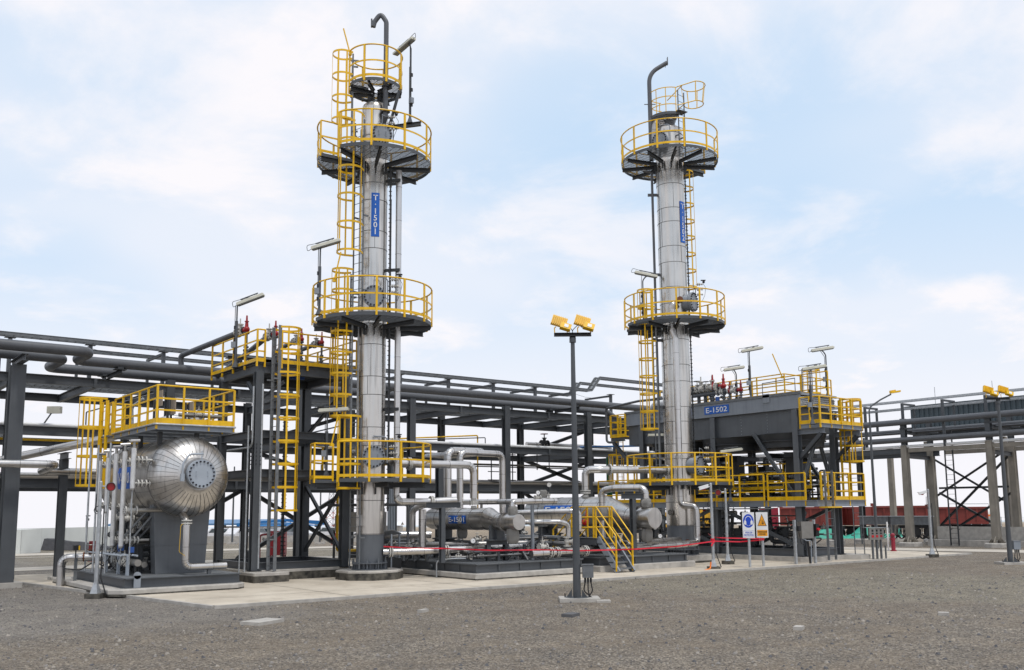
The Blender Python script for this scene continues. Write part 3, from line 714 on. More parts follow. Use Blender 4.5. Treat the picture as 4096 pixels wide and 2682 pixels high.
def cluster(name,x0,x1,y0,y1,z0,z1,seed,label,n=16,hose=6,val=7,m='inox'):
    rnd=random.Random(seed); t=thing(name,((x0+x1)/2,(y0+y1)/2,z0),label,'piping')
    for k in range(n):
        mb=MB(); r=rnd.choice((.03,.04,.06,.08)); z=rnd.uniform(z0+.15,z1-.2); x=rnd.uniform(x0,x1);y=rnd.uniform(y0,y1)
        if rnd.random()<.55: pts=[(x0+rnd.random()*.4,y,z),(x,y,z),(x,y+rnd.uniform(-.6,.6),z),(x,y+rnd.uniform(-.6,.6),z0)]
        else: pts=[(x,y0+rnd.random()*.5,z),(x,y,z),(x,y,z0)]
        mb.tube(pts,r,8,bend=r*2); mb.build('pipe',rnd.choice((m,'pipe_grey','galv_dark','clad_dull')),t)
    for k in range(val):
        gate_valve(t,(rnd.uniform(x0,x1),rnd.uniform(y0,y1),rnd.uniform(z0+.25,z1-.1)),rnd.choice(((1,0,0),(0,1,0))),rnd.uniform(.045,.075),.22,wheel=rnd.choice(('black','valve_white',False)),m=rnd.choice(('valve_white','galv_dark')))
    for k in range(hose):
        mb=MB(); a=V((rnd.uniform(x0,x1),rnd.uniform(y0,y1),z1*.8)); b=a+V((rnd.uniform(-.5,.5),rnd.uniform(-.5,.5),-(z1-z0)*.6)); mb.tube([a,a+V((.1,-.2,.1)),b+V((0,0,-.15)),b],.014,5,bend=.15); mb.build('hose','black',t)
    for k in range(3):
        mb=MB(); x=rnd.uniform(x0,x1);y=rnd.uniform(y0,y1); mb.B((x,y,z0),(x,y,z0+(z1-z0)*.55),.09,.09); mb.build('post','steel',t)
    return t
# ================================================================= LEFT SEPARATOR VESSEL
plinth(7.15,10.95,26.55,33.6,.16,'low concrete plinth under the big horizontal vessel',ch=.3,low=.35)
sk=thing('vessel_skid',(9.2,30,.16),'grey steel base frame carrying the big horizontal vessel','skid')
SX0,SX1,SY0,SY1=7.62,10.85,27.0,32.6; z0,z1=.16,.42
mb=MB()
for (a,b) in (((SX0,SY0),(SX1,SY0)),((SX1,SY0),(SX1,SY1)),((SX1,SY1),(SX0,SY1)),((SX0,SY1),(SX0,SY0))):
    mb.I(V((*a,(z0+z1)/2)),V((*b,(z0+z1)/2)),z1-z0,.16)
mb.build('base_beam','steel',sk)
mb=MB(); mb.box(SX0-.02,SX1+.02,SY0-.02,SY1,z1+.002,z1+.014); mb.build('deck_plate','galv_dark',sk)
mb=MB()
mb.cyl(V((SX0+.3,SY0-.1,.5)),V((SX0+.3,SY0-.06,.5)),.1,n=18); mb.box(SX0+.21,SX0+.39,SY0-.1,SY0-.06,.17,.5); mb.B(V((SX0+.3,SY0-.06,.17)),V((SX0+.3,SY0+.12,.17)),.03,.3)
mb.build('lifting_lug','steel_light',sk)
VC=V((9.5,0,3.27)); VR=1.18
vs=thing('separator_vessel',(9.5,30.2,.43),'big horizontal steel clad vessel with ribbed dished end and round bolted cover','vessel')
prof=[(0,.001),(0,.46),(.05,.56),(.12,.72),(.23,.9),(.38,1.03),(.56,1.12),(.8,VR),(6.0,VR),(6.25,1.1),(6.45,.9),(6.6,.6),(6.68,.001)]
mb=MB(); mb.lathe(V((9.5,26.95,3.27)),(0,1,0),prof,64); mb.build('shell','clad',vs)
mb=MB()   # gored head: raised radial laps
for i in range(40):
    a=2*PI*(i+.3)/40; pts=[]
    for t,r in prof[2:8]: pts.append(V((9.5+cos(a)*(r+.006),26.95+t-.004,3.27+sin(a)*(r+.006))))
    mb.tube(pts,.006,5)
for t in (.82,2.2,3.6,5.0,6.0): mb.lathe(V((9.5,26.95+t,3.27)),(0,1,0),[(0,VR+.001),(.004,VR+.012),(.02,VR+.012),(.024,VR+.001)],64)
for t0,t1,ph in ((.76,2.2,.4),(2.22,3.6,1.1),(3.62,5,.2)):
    for k in range(4): a=ph+k*PI/2; mb.B(V((9.5+cos(a)*(VR+.003),26.95+t0,3.27+sin(a)*(VR+.003))),V((9.5+cos(a)*(VR+.003),26.95+t1,3.27+sin(a)*(VR+.003))),.01,.015)
mb.build('cladding_seams','head_seam',vs)
c=V((9.55,26.95,3.31)); mb=MB(); mb.cyl(c+V((0,.5,0)),c-V((0,.02,0)),.47,n=40); mb.build('nozzle','clad_dull',vs)
mb=MB(); mb.cyl(c-V((0,.03,0)),c-V((0,.1,0)),.41,n=40); mb.cyl(c-V((0,.11,0)),c-V((0,.19,0)),.41,n=40)
for s in (-1,1): mb.tube([c+V((s*.17,-.19,.07)),c+V((s*.17,-.23,.07)),c+V((s*.17,-.23,-.07)),c+V((s*.17,-.19,-.07))],.009,6)
mb.tube([c+V((-.52,-.1,-.2)),c+V((-.52,-.1,.3)),c+V((-.34,-.1,.56)),c+V((.05,-.14,.58))],.026,8,bend=.16); mb.cyl(c+V((0,-.14,.42)),c+V((0,-.14,.66)),.016,n=6); mb.box(c.x-.57,c.x-.47,c.y-.12,c.y-.04,c.z-.22,c.z)
o=mb.build('manway','pale_grey',vs); mb=MB()
for i in range(20): a=2*PI*(i+.5)/20; p=c+V((cos(a)*.355,0,sin(a)*.355)); mb.cyl(p-V((0,.23,0)),p,.027,n=6)
mb.build('bolts','bolt',o)
for y in (28.35,31.9):
    mb=MB(); xs=[(-.72,.44),(.72,.44),(.86,2.75),(-.86,2.75)]
    d=.2
    vsx=[V((9.5+x,y-d,z)) for x,z in xs]+[V((9.5+x,y+d,z)) for x,z in xs]
    mb.add(vsx,[(0,1,2,3),(7,6,5,4),(0,4,5,1),(1,5,6,2),(2,6,7,3),(3,7,4,0)])
    for z in (1.25,1.95): mb.box(9.5-.8,9.5+.8,y-d-.012,y+d+.012,z,z+.02)
    mb.build('saddle','frame_grey',vs)
# blue number board on the flank, half hidden behind the gauge columns
mb=MB()
for i in range(4):
    a0=PI-.28+.62*i/4*.9; a1=PI-.28+.62*(i+1)/4*.9
    q=[V((9.5+cos(a)*(VR+.02),y,3.27+sin(a)*(VR+.02))) for a in (a0,a1) for y in (29.15,30.75)]
    mb.add([q[0],q[1],q[3],q[2]],[(0,1,2,3)])
pl=mb.build('number_plate','blue',vs)
put_text(pl,'V-1501',1,V((9.5-VR-.032,29.95,3.27)),(0,-1,0),(0,0,1),fit=(1.35,.34),bold=.012)
clad_pipe('drain_pipe',[(9.3,27.6,2.2),(9.3,27.15,1.95),(9.3,27.15,.66),(10.5,27.15,.66)],.1,None,parent=vs,bend=.2,m='clad_fine')
mb=MB(); flange(mb,(9.3,27.15,1.98),(0,0,1),.15,.04,8); flange(mb,(9.3,27.15,1.9),(0,0,1),.15,.04,8); mb.build('flange',['valve_white','bolt'],vs)
mb=MB(); mb.tube([(9.3,27.1,1.95),(9.1,27.05,1.85),(9.08,27.05,1.1),(9.25,27.05,.98)],.006,5,bend=.08); mb.build('earth_cable','yellow',vs)
mb=MB(); mb.box(9.95,10.05,27.1,27.2,.43,.57); mb.build('pipe_support','steel',vs)
# gauge columns along the flank with flanged connections
GX=7.93
for i,(y,zt,zb_,r) in enumerate(((27.72,4.05,2.9,.07),(28.6,4.0,1.25,.07),(29.5,3.98,1.25,.07),(30.35,3.9,2.25,.065),(31.25,3.85,2.3,.06))):
    t=thing('level_gauge',(GX,y,zb_),('short white lagged level gauge nearest the dished end of the vessel','tall white lagged level gauge second from the dished end','tall white lagged level gauge third from the dished end','white lagged level gauge fourth from the dished end','grey level gauge column farthest from the dished end')[i],'level gauge','level gauges along the vessel flank')
    x=GX-.02
    mb=MB(); mb.cyl((x,y,zb_),(x,y,zt),r,n=14); mb.mi=1; mb.cyl((x,y,zb_-.05),(x,y,zb_),r*.9,n=12); mb.cyl((x,y,zt),(x,y,zt+.18),.04,n=10); mb.build('column',['gauge_white','inox'],t)
    mb=MB(); mb.cyl((x-.12,y+(.06 if i%2 else -.05),zt+.2),(x+.14,y-.02,zt+.22),.045,n=12); mb.build('gauge_head','clad_fine',t)
    mb=MB(); zz=3.72
    mb.cyl((x,y,zz),(8.5,y,zz),.035,n=8)
    for k in (.12,.22,.34): flange(mb,(x+k,y,zz),(1,0,0),.105,.04,6)
    zl=max(zb_+.15,1.42 if i in (1,2) else 2.4)
    mb.cyl((x,y,zl),(8.7,y,zl),.035,n=8)
    for k in (.14,.24,.36,.46): flange(mb,(x+k,y,zl),(1,0,0),.105,.04,6)
    mb.build('flange',['valve_white','bolt'],t)
    mb=MB(); mb.tube([(x,y,zb_-.05),(x,y,.75)],.018,6); mb.build('drain_line','galv',t)
gb=thing('instrument_bridle',(8.3,28.5,.44),'dark cluster of pipes, valves and hoses under the vessel flank','piping')
mb=MB()
for y in (28.1,29.0,30.3): mb.B((7.98,y,.44),(7.98,y,1.0),.08,.08)
mb.tube([(7.7,27.8,1.02),(7.7,31.5,1.02)],.03,6); mb.tube([(8.15,27.8,1.0),(8.15,31.5,1.0)],.03,6)
for y in (28.1,29,30.3): mb.cyl((7.7,y,1.02),(8.15,y,1.0),.025,n=6)
mb.build('stand','pale_grey',gb)
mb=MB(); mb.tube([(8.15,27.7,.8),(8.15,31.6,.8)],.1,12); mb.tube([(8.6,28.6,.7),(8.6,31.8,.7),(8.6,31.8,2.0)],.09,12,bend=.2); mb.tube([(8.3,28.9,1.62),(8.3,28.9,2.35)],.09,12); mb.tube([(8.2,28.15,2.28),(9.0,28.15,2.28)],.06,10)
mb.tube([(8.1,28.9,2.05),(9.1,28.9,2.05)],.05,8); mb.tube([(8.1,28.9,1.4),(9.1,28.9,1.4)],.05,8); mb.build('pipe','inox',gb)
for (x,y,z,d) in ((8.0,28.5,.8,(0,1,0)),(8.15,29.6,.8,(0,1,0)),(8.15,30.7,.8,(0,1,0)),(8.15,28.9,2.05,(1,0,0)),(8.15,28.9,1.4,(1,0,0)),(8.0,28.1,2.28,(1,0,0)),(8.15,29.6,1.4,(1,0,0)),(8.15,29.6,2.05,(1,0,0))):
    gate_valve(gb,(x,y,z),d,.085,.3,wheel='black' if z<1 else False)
rnd=random.Random(5)
for k in range(9):
    mb=MB(); y=28+rnd.random()*3.4; a=V((8.0+rnd.random()*.3,y,.9+rnd.random()*.5)); b=V((8.2,y+rnd.uniform(-.6,.6),.6)); mb.tube([a,a+V((-.25,.1,-.35)),b+V((-.1,0,-.1)),b],.013,5,bend=.2); mb.build('hose','black',gb)
mb=MB(); mb.ob((8.1,29.3,1.18),.14,.2,.2); mb.ob((8.15,28.4,1.15),.12,.16,.16); mb.build('motor','blue_paint',gb)
mb=MB()
for (a,b) in (((8.05,28.9,1.5),(8.75,28.35,2.5)),((8.2,28.7,1.4),(8.85,28.3,2.35)),((8.35,29.2,1.2),(8.9,28.6,2.0))): mb.B(a,b,.05,.05)
mb.build('brace','galv_dark',gb)
for x,y in ((7.62,31.3),(7.66,30.55),(7.7,29.35)):
    mb=MB(); mb.cyl((x,y,.45),(x,y,4.3),.03,n=8); mb.build('conduit','galv',gb)
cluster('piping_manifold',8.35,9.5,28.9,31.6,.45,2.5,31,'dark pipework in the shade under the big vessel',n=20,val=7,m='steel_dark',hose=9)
# service platform over the vessel
vp=thing('vessel_platform',(9.4,30,4.6),'yellow railed service platform on posts above the horizontal vessel','platform')
PX0,PX1,PY0,PY1=8.45,10.75,27.55,31.9; FZ=4.78
mb=MB(); grate(mb,lambda x,y:PX0<x<PX1 and PY0<y<PY1,PX0,PX1,PY0,PY1,FZ,.05); mb.build('deck','steel',vp)
mb=MB()
for a,b in (((PX0,PY0),(PX1,PY0)),((PX1,PY0),(PX1,PY1)),((PX1,PY1),(PX0,PY1)),((PX0,PY1),(PX0,PY0))): mb.C(V((*a,FZ-.09)),V((*b,FZ-.09)),.18,.07)
for y in (28.7,30,31.2): mb.I((PX0,y,FZ-.11),(PX1,y,FZ-.11),.14,.09)
mb.build('frame','steel_light',vp)
for x,y in ((8.8,28.3),(9.9,28.3),(8.8,30.2),(9.9,30.2),(8.8,31.9),(9.9,31.9)):
    mb=MB(); mb.B((x,y,4.15),(x,y,FZ-.18),.12,.12); mb.build('post','steel_dark',vp)
rail_run(vp,[(PX0,PY1),(PX0,PY0),(PX1,PY0),(PX1,PY1)],FZ,1.12,(.74,.4),1.0,.17,pw=.052,hang=.16)
mb=MB(); mb.tube([(PX0-.06,PY1,FZ-.02),(PX0-.06,PY0-.06,FZ-.02),(PX1+.05,PY0-.06,FZ-.02)],.03,8,bend=.1); mb.build('conduit','galv',vp)
ladder(vp,(8.25,32.4),FZ+1.1,(-1,0),3.0,3.1,FZ+1.15,hoopstep=.9,wd=.6,matr='yellow',cr=.4,rt=(.1,.03))
mb=MB(); mb.box(8.25,8.5,31.9,33.0,FZ-.1,FZ-.06); mb.build('step','galv_dark',vp)
rail_run(vp,[(8.6,32.75),(8.6,33.2),(9.6,33.2)],FZ,1.12,(.74,.4),.9,.15,pw=.065)
tg=thing('transmitter_rack',(9.3,29.5,FZ),'tan instrument panels and transmitters standing on the vessel platform','instruments')
for x,y,z,hh,ww in ((9.3,30.6,FZ,1.5,.5),(9.6,30.2,FZ,1.1,.42),(9.9,29.4,FZ,.85,.3)):
    mb=MB(); mb.B((x,y,z),(x,y,z+hh),.06,.06); mb.B((x,y-.35,z),(x,y-.35,z+hh),.06,.06); mb.build('post','steel_dark',tg)
    mb=MB(); mb.ob((x-.02,y-.6,z+hh*.68),.03,ww,.5); mb.build('panel','tan_panel',tg)
mb=MB(); mb.tube([(9.3,28.2,FZ+.35),(10.6,28.2,FZ+.35)],.06,10); mb.tube([(9.6,28.6,FZ+.2),(10.5,28.6,FZ+.2)],.05,8); mb.build('pipe','inox',tg)
gate_valve(tg,(9.9,28.2,FZ+.38),(1,0,0),.07,.25,wheel='black'); gate_valve(tg,(10.1,28.6,FZ+.2),(1,0,0),.06,.25)
mb=MB(); mb.tube([(PX0+.15,30.4,FZ),(PX0+.1,30.4,FZ+.75),(PX0+.35,30.1,FZ+1.0)],.045,8,bend=.2); mb.build('hose','galv',tg)
clad_pipe('overhead_pipe',[(3.5,35.4,4.1),(5.2,35.4,4.1),(5.2,35.4,3.85),(8.7,33.4,4.75),(10.2,31.8,5.35),(11.3,31.8,5.35)],.14,'silver clad pipe climbing over the back of the vessel platform',bend=.3)
# inlet elbow at the left
clad_pipe('inlet_pipe',[(7.0,31.55,-.02),(7.0,31.55,.86),(8.6,30.9,.86)],.12,'shiny elbow pipe rising from the slab at the left end of the vessel',bend=.25)
iv=thing('inlet_valve',(7.6,31.3,.86),'dark valve with handwheel on the pipe beside the leftmost elbow','valve'); gate_valve(iv,(7.75,31.25,.87),(.93,-.36,0),.1,.36,wheel='inox',m='rust')
mb=MB(); mb.B((7.35,31.3,0),(7.35,31.3,.85),.08,.08); mb.build('pipe_support','galv_dark',iv)
jb=MB(); jb.ob((7.3,31.15,1.16),.16,.12,.16); jb.mi=1; jb.ob((7.38,31.09,1.16),.05,.02,.13,ax=(.8,-.6,0),ay=(.6,.8,0)); jb.mi=0; jb.cyl((7.3,31.15,.86),(7.3,31.15,1.1),.02,n=6); jb.build('sensor_box',['black','yellow'],label='small black and yellow sensor box above the leftmost pipe',cat='sensor')
mb=MB(); mb.tube([(7.0,31.3,.8),(6.95,31.2,.55),(7.4,30.9,.5),(7.7,30.6,.75),(8.0,30.6,.6)],.022,6,bend=.15); mb.build('black_cable','black',label='black cable looping below the leftmost sensor box',cat='cable')

# ================================================================= VALVE STRUCTURE
plinth(12.0,15.75,29.1,32.8,.34,'long black coated concrete plinth under the valve tower',ch=.03,low=.75)
plinth(11.85,13.05,28.3,29.6,.31,'stepped concrete corner block at the foot of the valve tower',ch=.04,low=.7)
st=thing('valve_tower',(13.8,30.6,.34),'tall grey steel frame carrying the red relief valves','steel structure')
X0,X1,Y0,Y1=12.2,15.42,29.2,32.3; FZ=7.12
def frame_beam(par,a,b,z,h=.28,w=.15,name='beam',m='steel'):
    mb=MB(); mb.I(V((*a,z-h/2)),V((*b,z-h/2)),h,w); mb.build(name,m,par)
for z,h in ((.58,.23),(3.6,.25),(4.88,.25),(FZ-.03,.3)):
    for a,b in (((X0,Y0),(X1,Y0)),((X1,Y0),(X1,Y1)),((X1,Y1),(X0,Y1)),((X0,Y1),(X0,Y0))): frame_beam(st,a,b,z,h)
for x in (X0,X1):
    for y in (Y0,Y1):
        mb=MB(); mb.I((x,y,.33),(x,y,FZ-.3),.26,.26,up=(0,1,0)); mb.build('column','steel',st)
        mb=MB(); mb.box(x-.2,x+.2,y-.2,y+.2,.315,.34); mb.build('base_plate','steel_dark',st)
# splice plates on the front corner column
mb=MB()
for k in range(6):
    for j in (-1,1):
        mb.cyl((X0+.07*j,Y0-.145,3.75+.13*k),(X0+.07*j,Y0-.17,3.75+.13*k),.02,n=6); mb.cyl((X0-.145,Y0+.07*j,3.75+.13*k),(X0-.17,Y0+.07*j,3.75+.13*k),.02,n=6)
mb.build('splice_plate','bolt',st)
for a,b in (((X0+.1,Y0,5.9),(X0+.9,Y0,6.55)),((X0,Y0+.1,5.9),(X0,Y0+.9,6.55)),((X0,Y0+.1,2.6),(X0,Y0+.8,3.3)),((X1,Y1,.7),(X1,Y0,3.2)),((X1,Y1,3.2),(X1,Y0,.7)),((X1,Y1,5.0),(X1,Y0,6.5))):
    mb=MB(); mb.I(a,b,.1,.1); mb.build('brace','steel',st)
mb=MB(); mb.I((X0+1.0,Y0,4.65),(X0+1.0,Y1,4.65),.2,.12); mb.I((X0+2.1,Y0,4.65),(X0+2.1,Y1,4.65),.2,.12); mb.box(X0,X1,Y0,Y1,3.33,3.335); mb.build('floor_joist','steel_dark',st)
mb=MB(); grate(mb,lambda x,y:True,X0-.15,X1+.35,Y0-.1,Y1+.9,FZ+.02,.05); mb.build('deck','steel_dark',st)
rail_run(st,[(X0-.12,Y1+.9),(X0-.12,Y0-.1),(X0+.15,Y0-.1)],FZ,1.1,(.73,.37),1.25,.15,pw=.05,hang=.15)
rail_run(st,[(X0+.75,Y0-.1),(X1+.35,Y0-.1),(X1+.35,Y1+.9)],FZ,1.1,(.73,.37),1.25,.15,pw=.05,hang=.15)
ladder(st,(X0+.42,Y0-.42),FZ+1.2,(1,0),.33,2.25,FZ+1.15,hoopstep=.72,wd=.52,matr='galv_dark',cr=.42,rt=(.11,.03))
mb=MB(); mb.tube([(X0+.1,Y0-.14,.4),(X0+.1,Y0-.14,6.4)],.035,8); mb.tube([(X0-.3,Y0-.0,.1),(X0-.3,Y0-.0,5.0)],.03,8); mb.tube([(X0-.2,Y0-.1,6.3),(X0-.2,Y0-.1,4.3),(X0-.25,Y0+1.9,4.3)],.03,8,bend=.25); mb.build('conduit','galv',st)
mb=MB(); q=V((X1-.9,Y1,0)); mb.B(q+V((0,-.1,.6)),q+V((0,-.1,6)),.16,.05); z=.7
while z<6: mb.box(q.x-.1,q.x+.1,q.y-.16,q.y-.13,z,z+.03); z+=.14
mb.build('cable_tray','steel_dark',st)
def relief_valve(loc,k,label,dirx=1,group='red relief valves on the valve tower',line=1.0,pipe_to=None,low=.75):
    """red spring relief valve on a stack of gate valve and flanges, discharge valve and line beside it"""
    x,y,z=loc; t=thing('relief_valve',(x,y,z-low),label,'relief valve',group)
    mb=MB(); mb.cyl((x,y,z),(x,y,z+.12*k),.075*k,n=14); mb.ball((x,y,z+.14*k),.12*k,14,8); mb.cyl((x,y,z+.2*k),(x,y,z+.42*k),.075*k,.055*k,n=14); mb.cyl((x,y,z+.42*k),(x,y,z+.45*k),.08*k,n=14); mb.cyl((x,y,z+.45*k),(x,y,z+.66*k),.04*k,.03*k,n=10)
    mb.cyl((x,y,z+.14*k),(x,y+.24*k,z+.14*k),.085*k,n=14)
    mb.build('bonnet','red',t)
    mb=MB(); flange(mb,(x,y,z),(0,0,1),.11*k,.04,8); flange(mb,(x,y+.26*k,z+.14*k),(0,1,0),.13*k,.05,8); mb.cyl((x,y,z-low),(x,y,z),.05*k,n=10); flange(mb,(x,y,z-low+.03),(0,0,1),.1,.03,6); mb.build('riser',['pipe_grey','bolt'],t)
    gate_valve(t,(x,y,z-low*.5),(0,0,1),.065*k,.2,up=(0,1,0),wheel=False,m='galv_dark')
    gate_valve(t,(x,y+.62*k,z+.14*k),(0,1,0),.13*k,.4*k,wheel=False)
    if pipe_to: clad_pipe('discharge_pipe',[(x,y+.8*k,z+.14*k)]+pipe_to,.085*k+.02,None,parent=t,m='pipe_grey',seams=False,bend=.2)
    return t
RZ=8.3
relief_valve((12.5,31.1,RZ+.14),.95,'red relief valve nearest the left lamp on the valve tower',low=1.2,pipe_to=[(11.35,34.5,7.98),(11.4,34.5,7.6)])
relief_valve((13.45,30.8,RZ+.05),.9,'second red relief valve, right behind the ladder of the valve tower',low=1.15,pipe_to=[(13.45,34.0,8.0),(13.45,36.4,7.6)])
relief_valve((14.45,30.8,RZ-.02),.75,'third red relief valve from the left on the valve tower',low=1.0,pipe_to=[(14.45,32.8,8.3),(14.45,32.8,7.2)])
relief_valve((15.25,30.8,RZ-.05),.75,'rightmost red relief valve on the valve tower, next to the tall tower',low=1.0,pipe_to=[(15.25,32.8,8.3),(15.25,32.8,7.2)])
ig=thing('instrument_stand',(13.9,30.6,FZ),'dark valve manifold under a small roof on the valve tower deck','instruments')
mb=MB(); mb.add([(13.6,30.2,7.7),(14.5,30.2,7.7),(14.5,30.9,7.85),(13.6,30.9,7.85),(13.6,30.2,7.72),(14.5,30.2,7.72),(14.5,30.9,7.87),(13.6,30.9,7.87)],[(3,2,1,0),(4,5,6,7),(0,1,5,4),(1,2,6,5),(2,3,7,6),(3,0,4,7)]); mb.build('canopy','steel_dark',ig)
for x in (13.7,14.4): 
    mb=MB(); mb.B((x,30.55,FZ),(x,30.55,7.75),.06,.06); mb.build('post','steel',ig)
mb=MB(); mb.ob((14.05,30.4,7.15),.3,.25,.25); mb.cyl((13.8,30.4,7.1),(14.4,30.4,7.1),.08,n=12); mb.build('actuator','blue_paint',ig)
for x in (12.3,13.2): 
    mb=MB(); mb.I((x-.5,31.2,7.75),(x+1.2,31.2,7.75),.1,.08); mb.B((x,31.2,FZ),(x,31.2,7.7),.08,.08); mb.build('pipe_support','steel_dark',ig)
ig.location=(14.45,31.8,FZ)
# ================================================================= LINEAR LAMPS ON POLES
def pole_lamp(loc,H,ax,label,tilt=.12,reach=.45,side=None,L_=1.0,group='linear floodlights on poles',back=False):
    """gooseneck pole with a long white fluorescent fitting; ax = direction the fitting runs"""
    p=V(loc); ax=V((*ax[:2],0)).normalized(); ay=V((-ax.y,ax.x,0)); sd_=V((*side[:2],0)).normalized() if side else ax
    t=thing('pole_lamp',tuple(p),label,'floodlight',group)
    mb=MB(); 
    for k in range(4): a=PI/4+k*PI/2; 
    mb.cyl(p,p+V((0,0,.22)),.13,.05,n=4); mb.cyl(p,p+V((0,0,.012)),.16,n=4); mb.cyl(p,p+V((0,0,H*.68)),.045,n=10)
    mb.tube([p+V((0,0,H*.66)),p+V((0,0,H-.12)),p+sd_*reach*.5+V((0,0,H+.04)),p+sd_*reach+V((0,0,H+.1))],.027,8,bend=.25); mb.build('pole','steel',t)
    az=(ax+V((0,0,tilt))).normalized(); c=p+sd_*reach*.6+V((0,0,H-.02 if not back else H+.14)); up=ay.cross(az)
    if up.z<0: up=-up
    mb=MB(); mb.ob(c,L_,.2,.07,ax=az,ay=ay,az=up); mb.ob(c+up*.05,L_*.96,.12,.05,ax=az,ay=ay,az=up); mb.build('lamp_housing','lamp_white',t)
    mb=MB(); mb.ob(c-up*.045,L_*.93,.17,.035,ax=az,ay=ay,az=up); mb.build('lens','lamp_lens',t)
    mb=MB(); cc=c+up*.13; mb.cyl(cc-az*.32,cc+az*.32,.022,n=8)
    for k in (-.25,.25): mb.cyl(cc+az*k,c+az*k,.012,n=5)
    mb.build('mount','steel',t)
    mb=MB(); mb.tube([cc-az*.3,cc-az*(L_*.5+.12)+up*.03,c-az*(L_*.5+.15)-up*.05,c-az*L_*.5],.01,5,bend=.08); q=p-ax*.06; mb.tube([q+V((0,0,.3)),q+V((0,0,H*.9)),cc-az*.2],.012,5,bend=.1)
    for k in range(3): mb.box(q.x-.03,q.x+.06,q.y-.02,q.y+.02,p.z+H*(.2+.18*k),p.z+H*(.2+.18*k)+.12) if k<3 else 0
    mb.build('cable','black',t)
    mb=MB(); mb.ob(p-ax*.08+V((0,0,.8)),.16,.12,.2,ax=ax,ay=ay); mb.build('junction_box','steel_light',t); return t
pole_lamp((X0-.2,30.75,FZ),2.4,(RH.x,RH.y),'linear lamp on a grey pole at the left edge of the valve tower',tilt=.38,reach=.75)
q=T1p(-52,2.0,8.62); pole_lamp(tuple(q),2.4,(RH.x,RH.y),'yellowed linear lamp on a pole at the left of the tall tower middle gallery',tilt=.3,reach=.3)
q=T1p(72,1.35,15.55); pole_lamp(tuple(q),3.05,(FH.x*.8-RH.x*.6,FH.y*.8-RH.y*.6),'linear lamp seen from below beside the vent of the left tower top',tilt=-.05,reach=.75,L_=1.3)
mb=MB(); mb.I(T1p(70,.4,15.5),T1p(73,1.75,15.5),.14,.12); mb.B(T1p(70,.5,15.3),T1p(70,.95,16.8),.08,.08); mb.build('bracket','steel',tw1)
q=T1p(-66,1.5,3.3); pole_lamp(tuple(q),2.25,(RH.x,RH.y),'linear lamp on a pole on the lowest gallery of the left tower',tilt=.05,reach=.35)
q=T2p(-78,1.4,10.1); pole_lamp(tuple(q),2.0,(RH.x,RH.y),'linear lamp above the ladder of the right tower middle gallery',tilt=-.22,reach=.25,back=True)
# small separate sheet lamp clipped under the middle gallery
# ================================================================= HEAT EXCHANGER SKIDS
def skid(x0,x1,y0,y1,z0,z1,label,gratecorner=True):
    t=thing('equipment_skid',((x0+x1)/2,(y0+y1)/2,z0),label,'skid'); mb=MB(); h=z1-z0-.03
    for a,b in (((x0,y0),(x1,y0)),((x1,y0),(x1,y1)),((x1,y1),(x0,y1)),((x0,y1),(x0,y0))): mb.I(V((*a,z0+h/2)),V((*b,z0+h/2)),h,.14)
    y=y0+1
    while y<y1: mb.I((x0,y,z0+h/2),(x1,y,z0+h/2),h*.8,.1); y+=1.1
    k=x0+.9
    while k<x1: mb.B((k,y0-.035,z0),(k,y0-.035,z0+h),.012,.05); k+=.9
    k=y0+.9
    while k<y1: mb.B((x0-.035,k,z0),(x0-.035,k,z0+h),.05,.012,up=(1,0,0)); k+=.9
    mb.build('base_beam','steel',t)
    mb=MB(); grate(mb,lambda x,y:True,x0-.05,x1+.05,y0-.05,y1,z1,.045,.025); mb.build('deck_grating','galv_dark',t)
    mb=MB(); mb.cyl((x0-.03,y0+2.5,z0+.12),(x0-.12,y0+2.5,z0+.12),.07,n=14); mb.build('lifting_trunnion','steel',t); return t
plinth(17.55,22.6,24.35,32.2,.2,'long low concrete plinth under the E-1501 exchanger skid',ch=.05,low=.3)
plinth(23.0,28.0,24.4,31,.21,'long low concrete plinth under the E-1503 exchanger skid',ch=.04,low=.1)
skid(17.75,22.3,24.65,32.0,.2,.5,'grey grated steel skid under the E-1501 exchanger')
skid(23.15,27.75,24.65,30.5,.21,.5,'grey grated steel skid under the E-1503 exchanger')
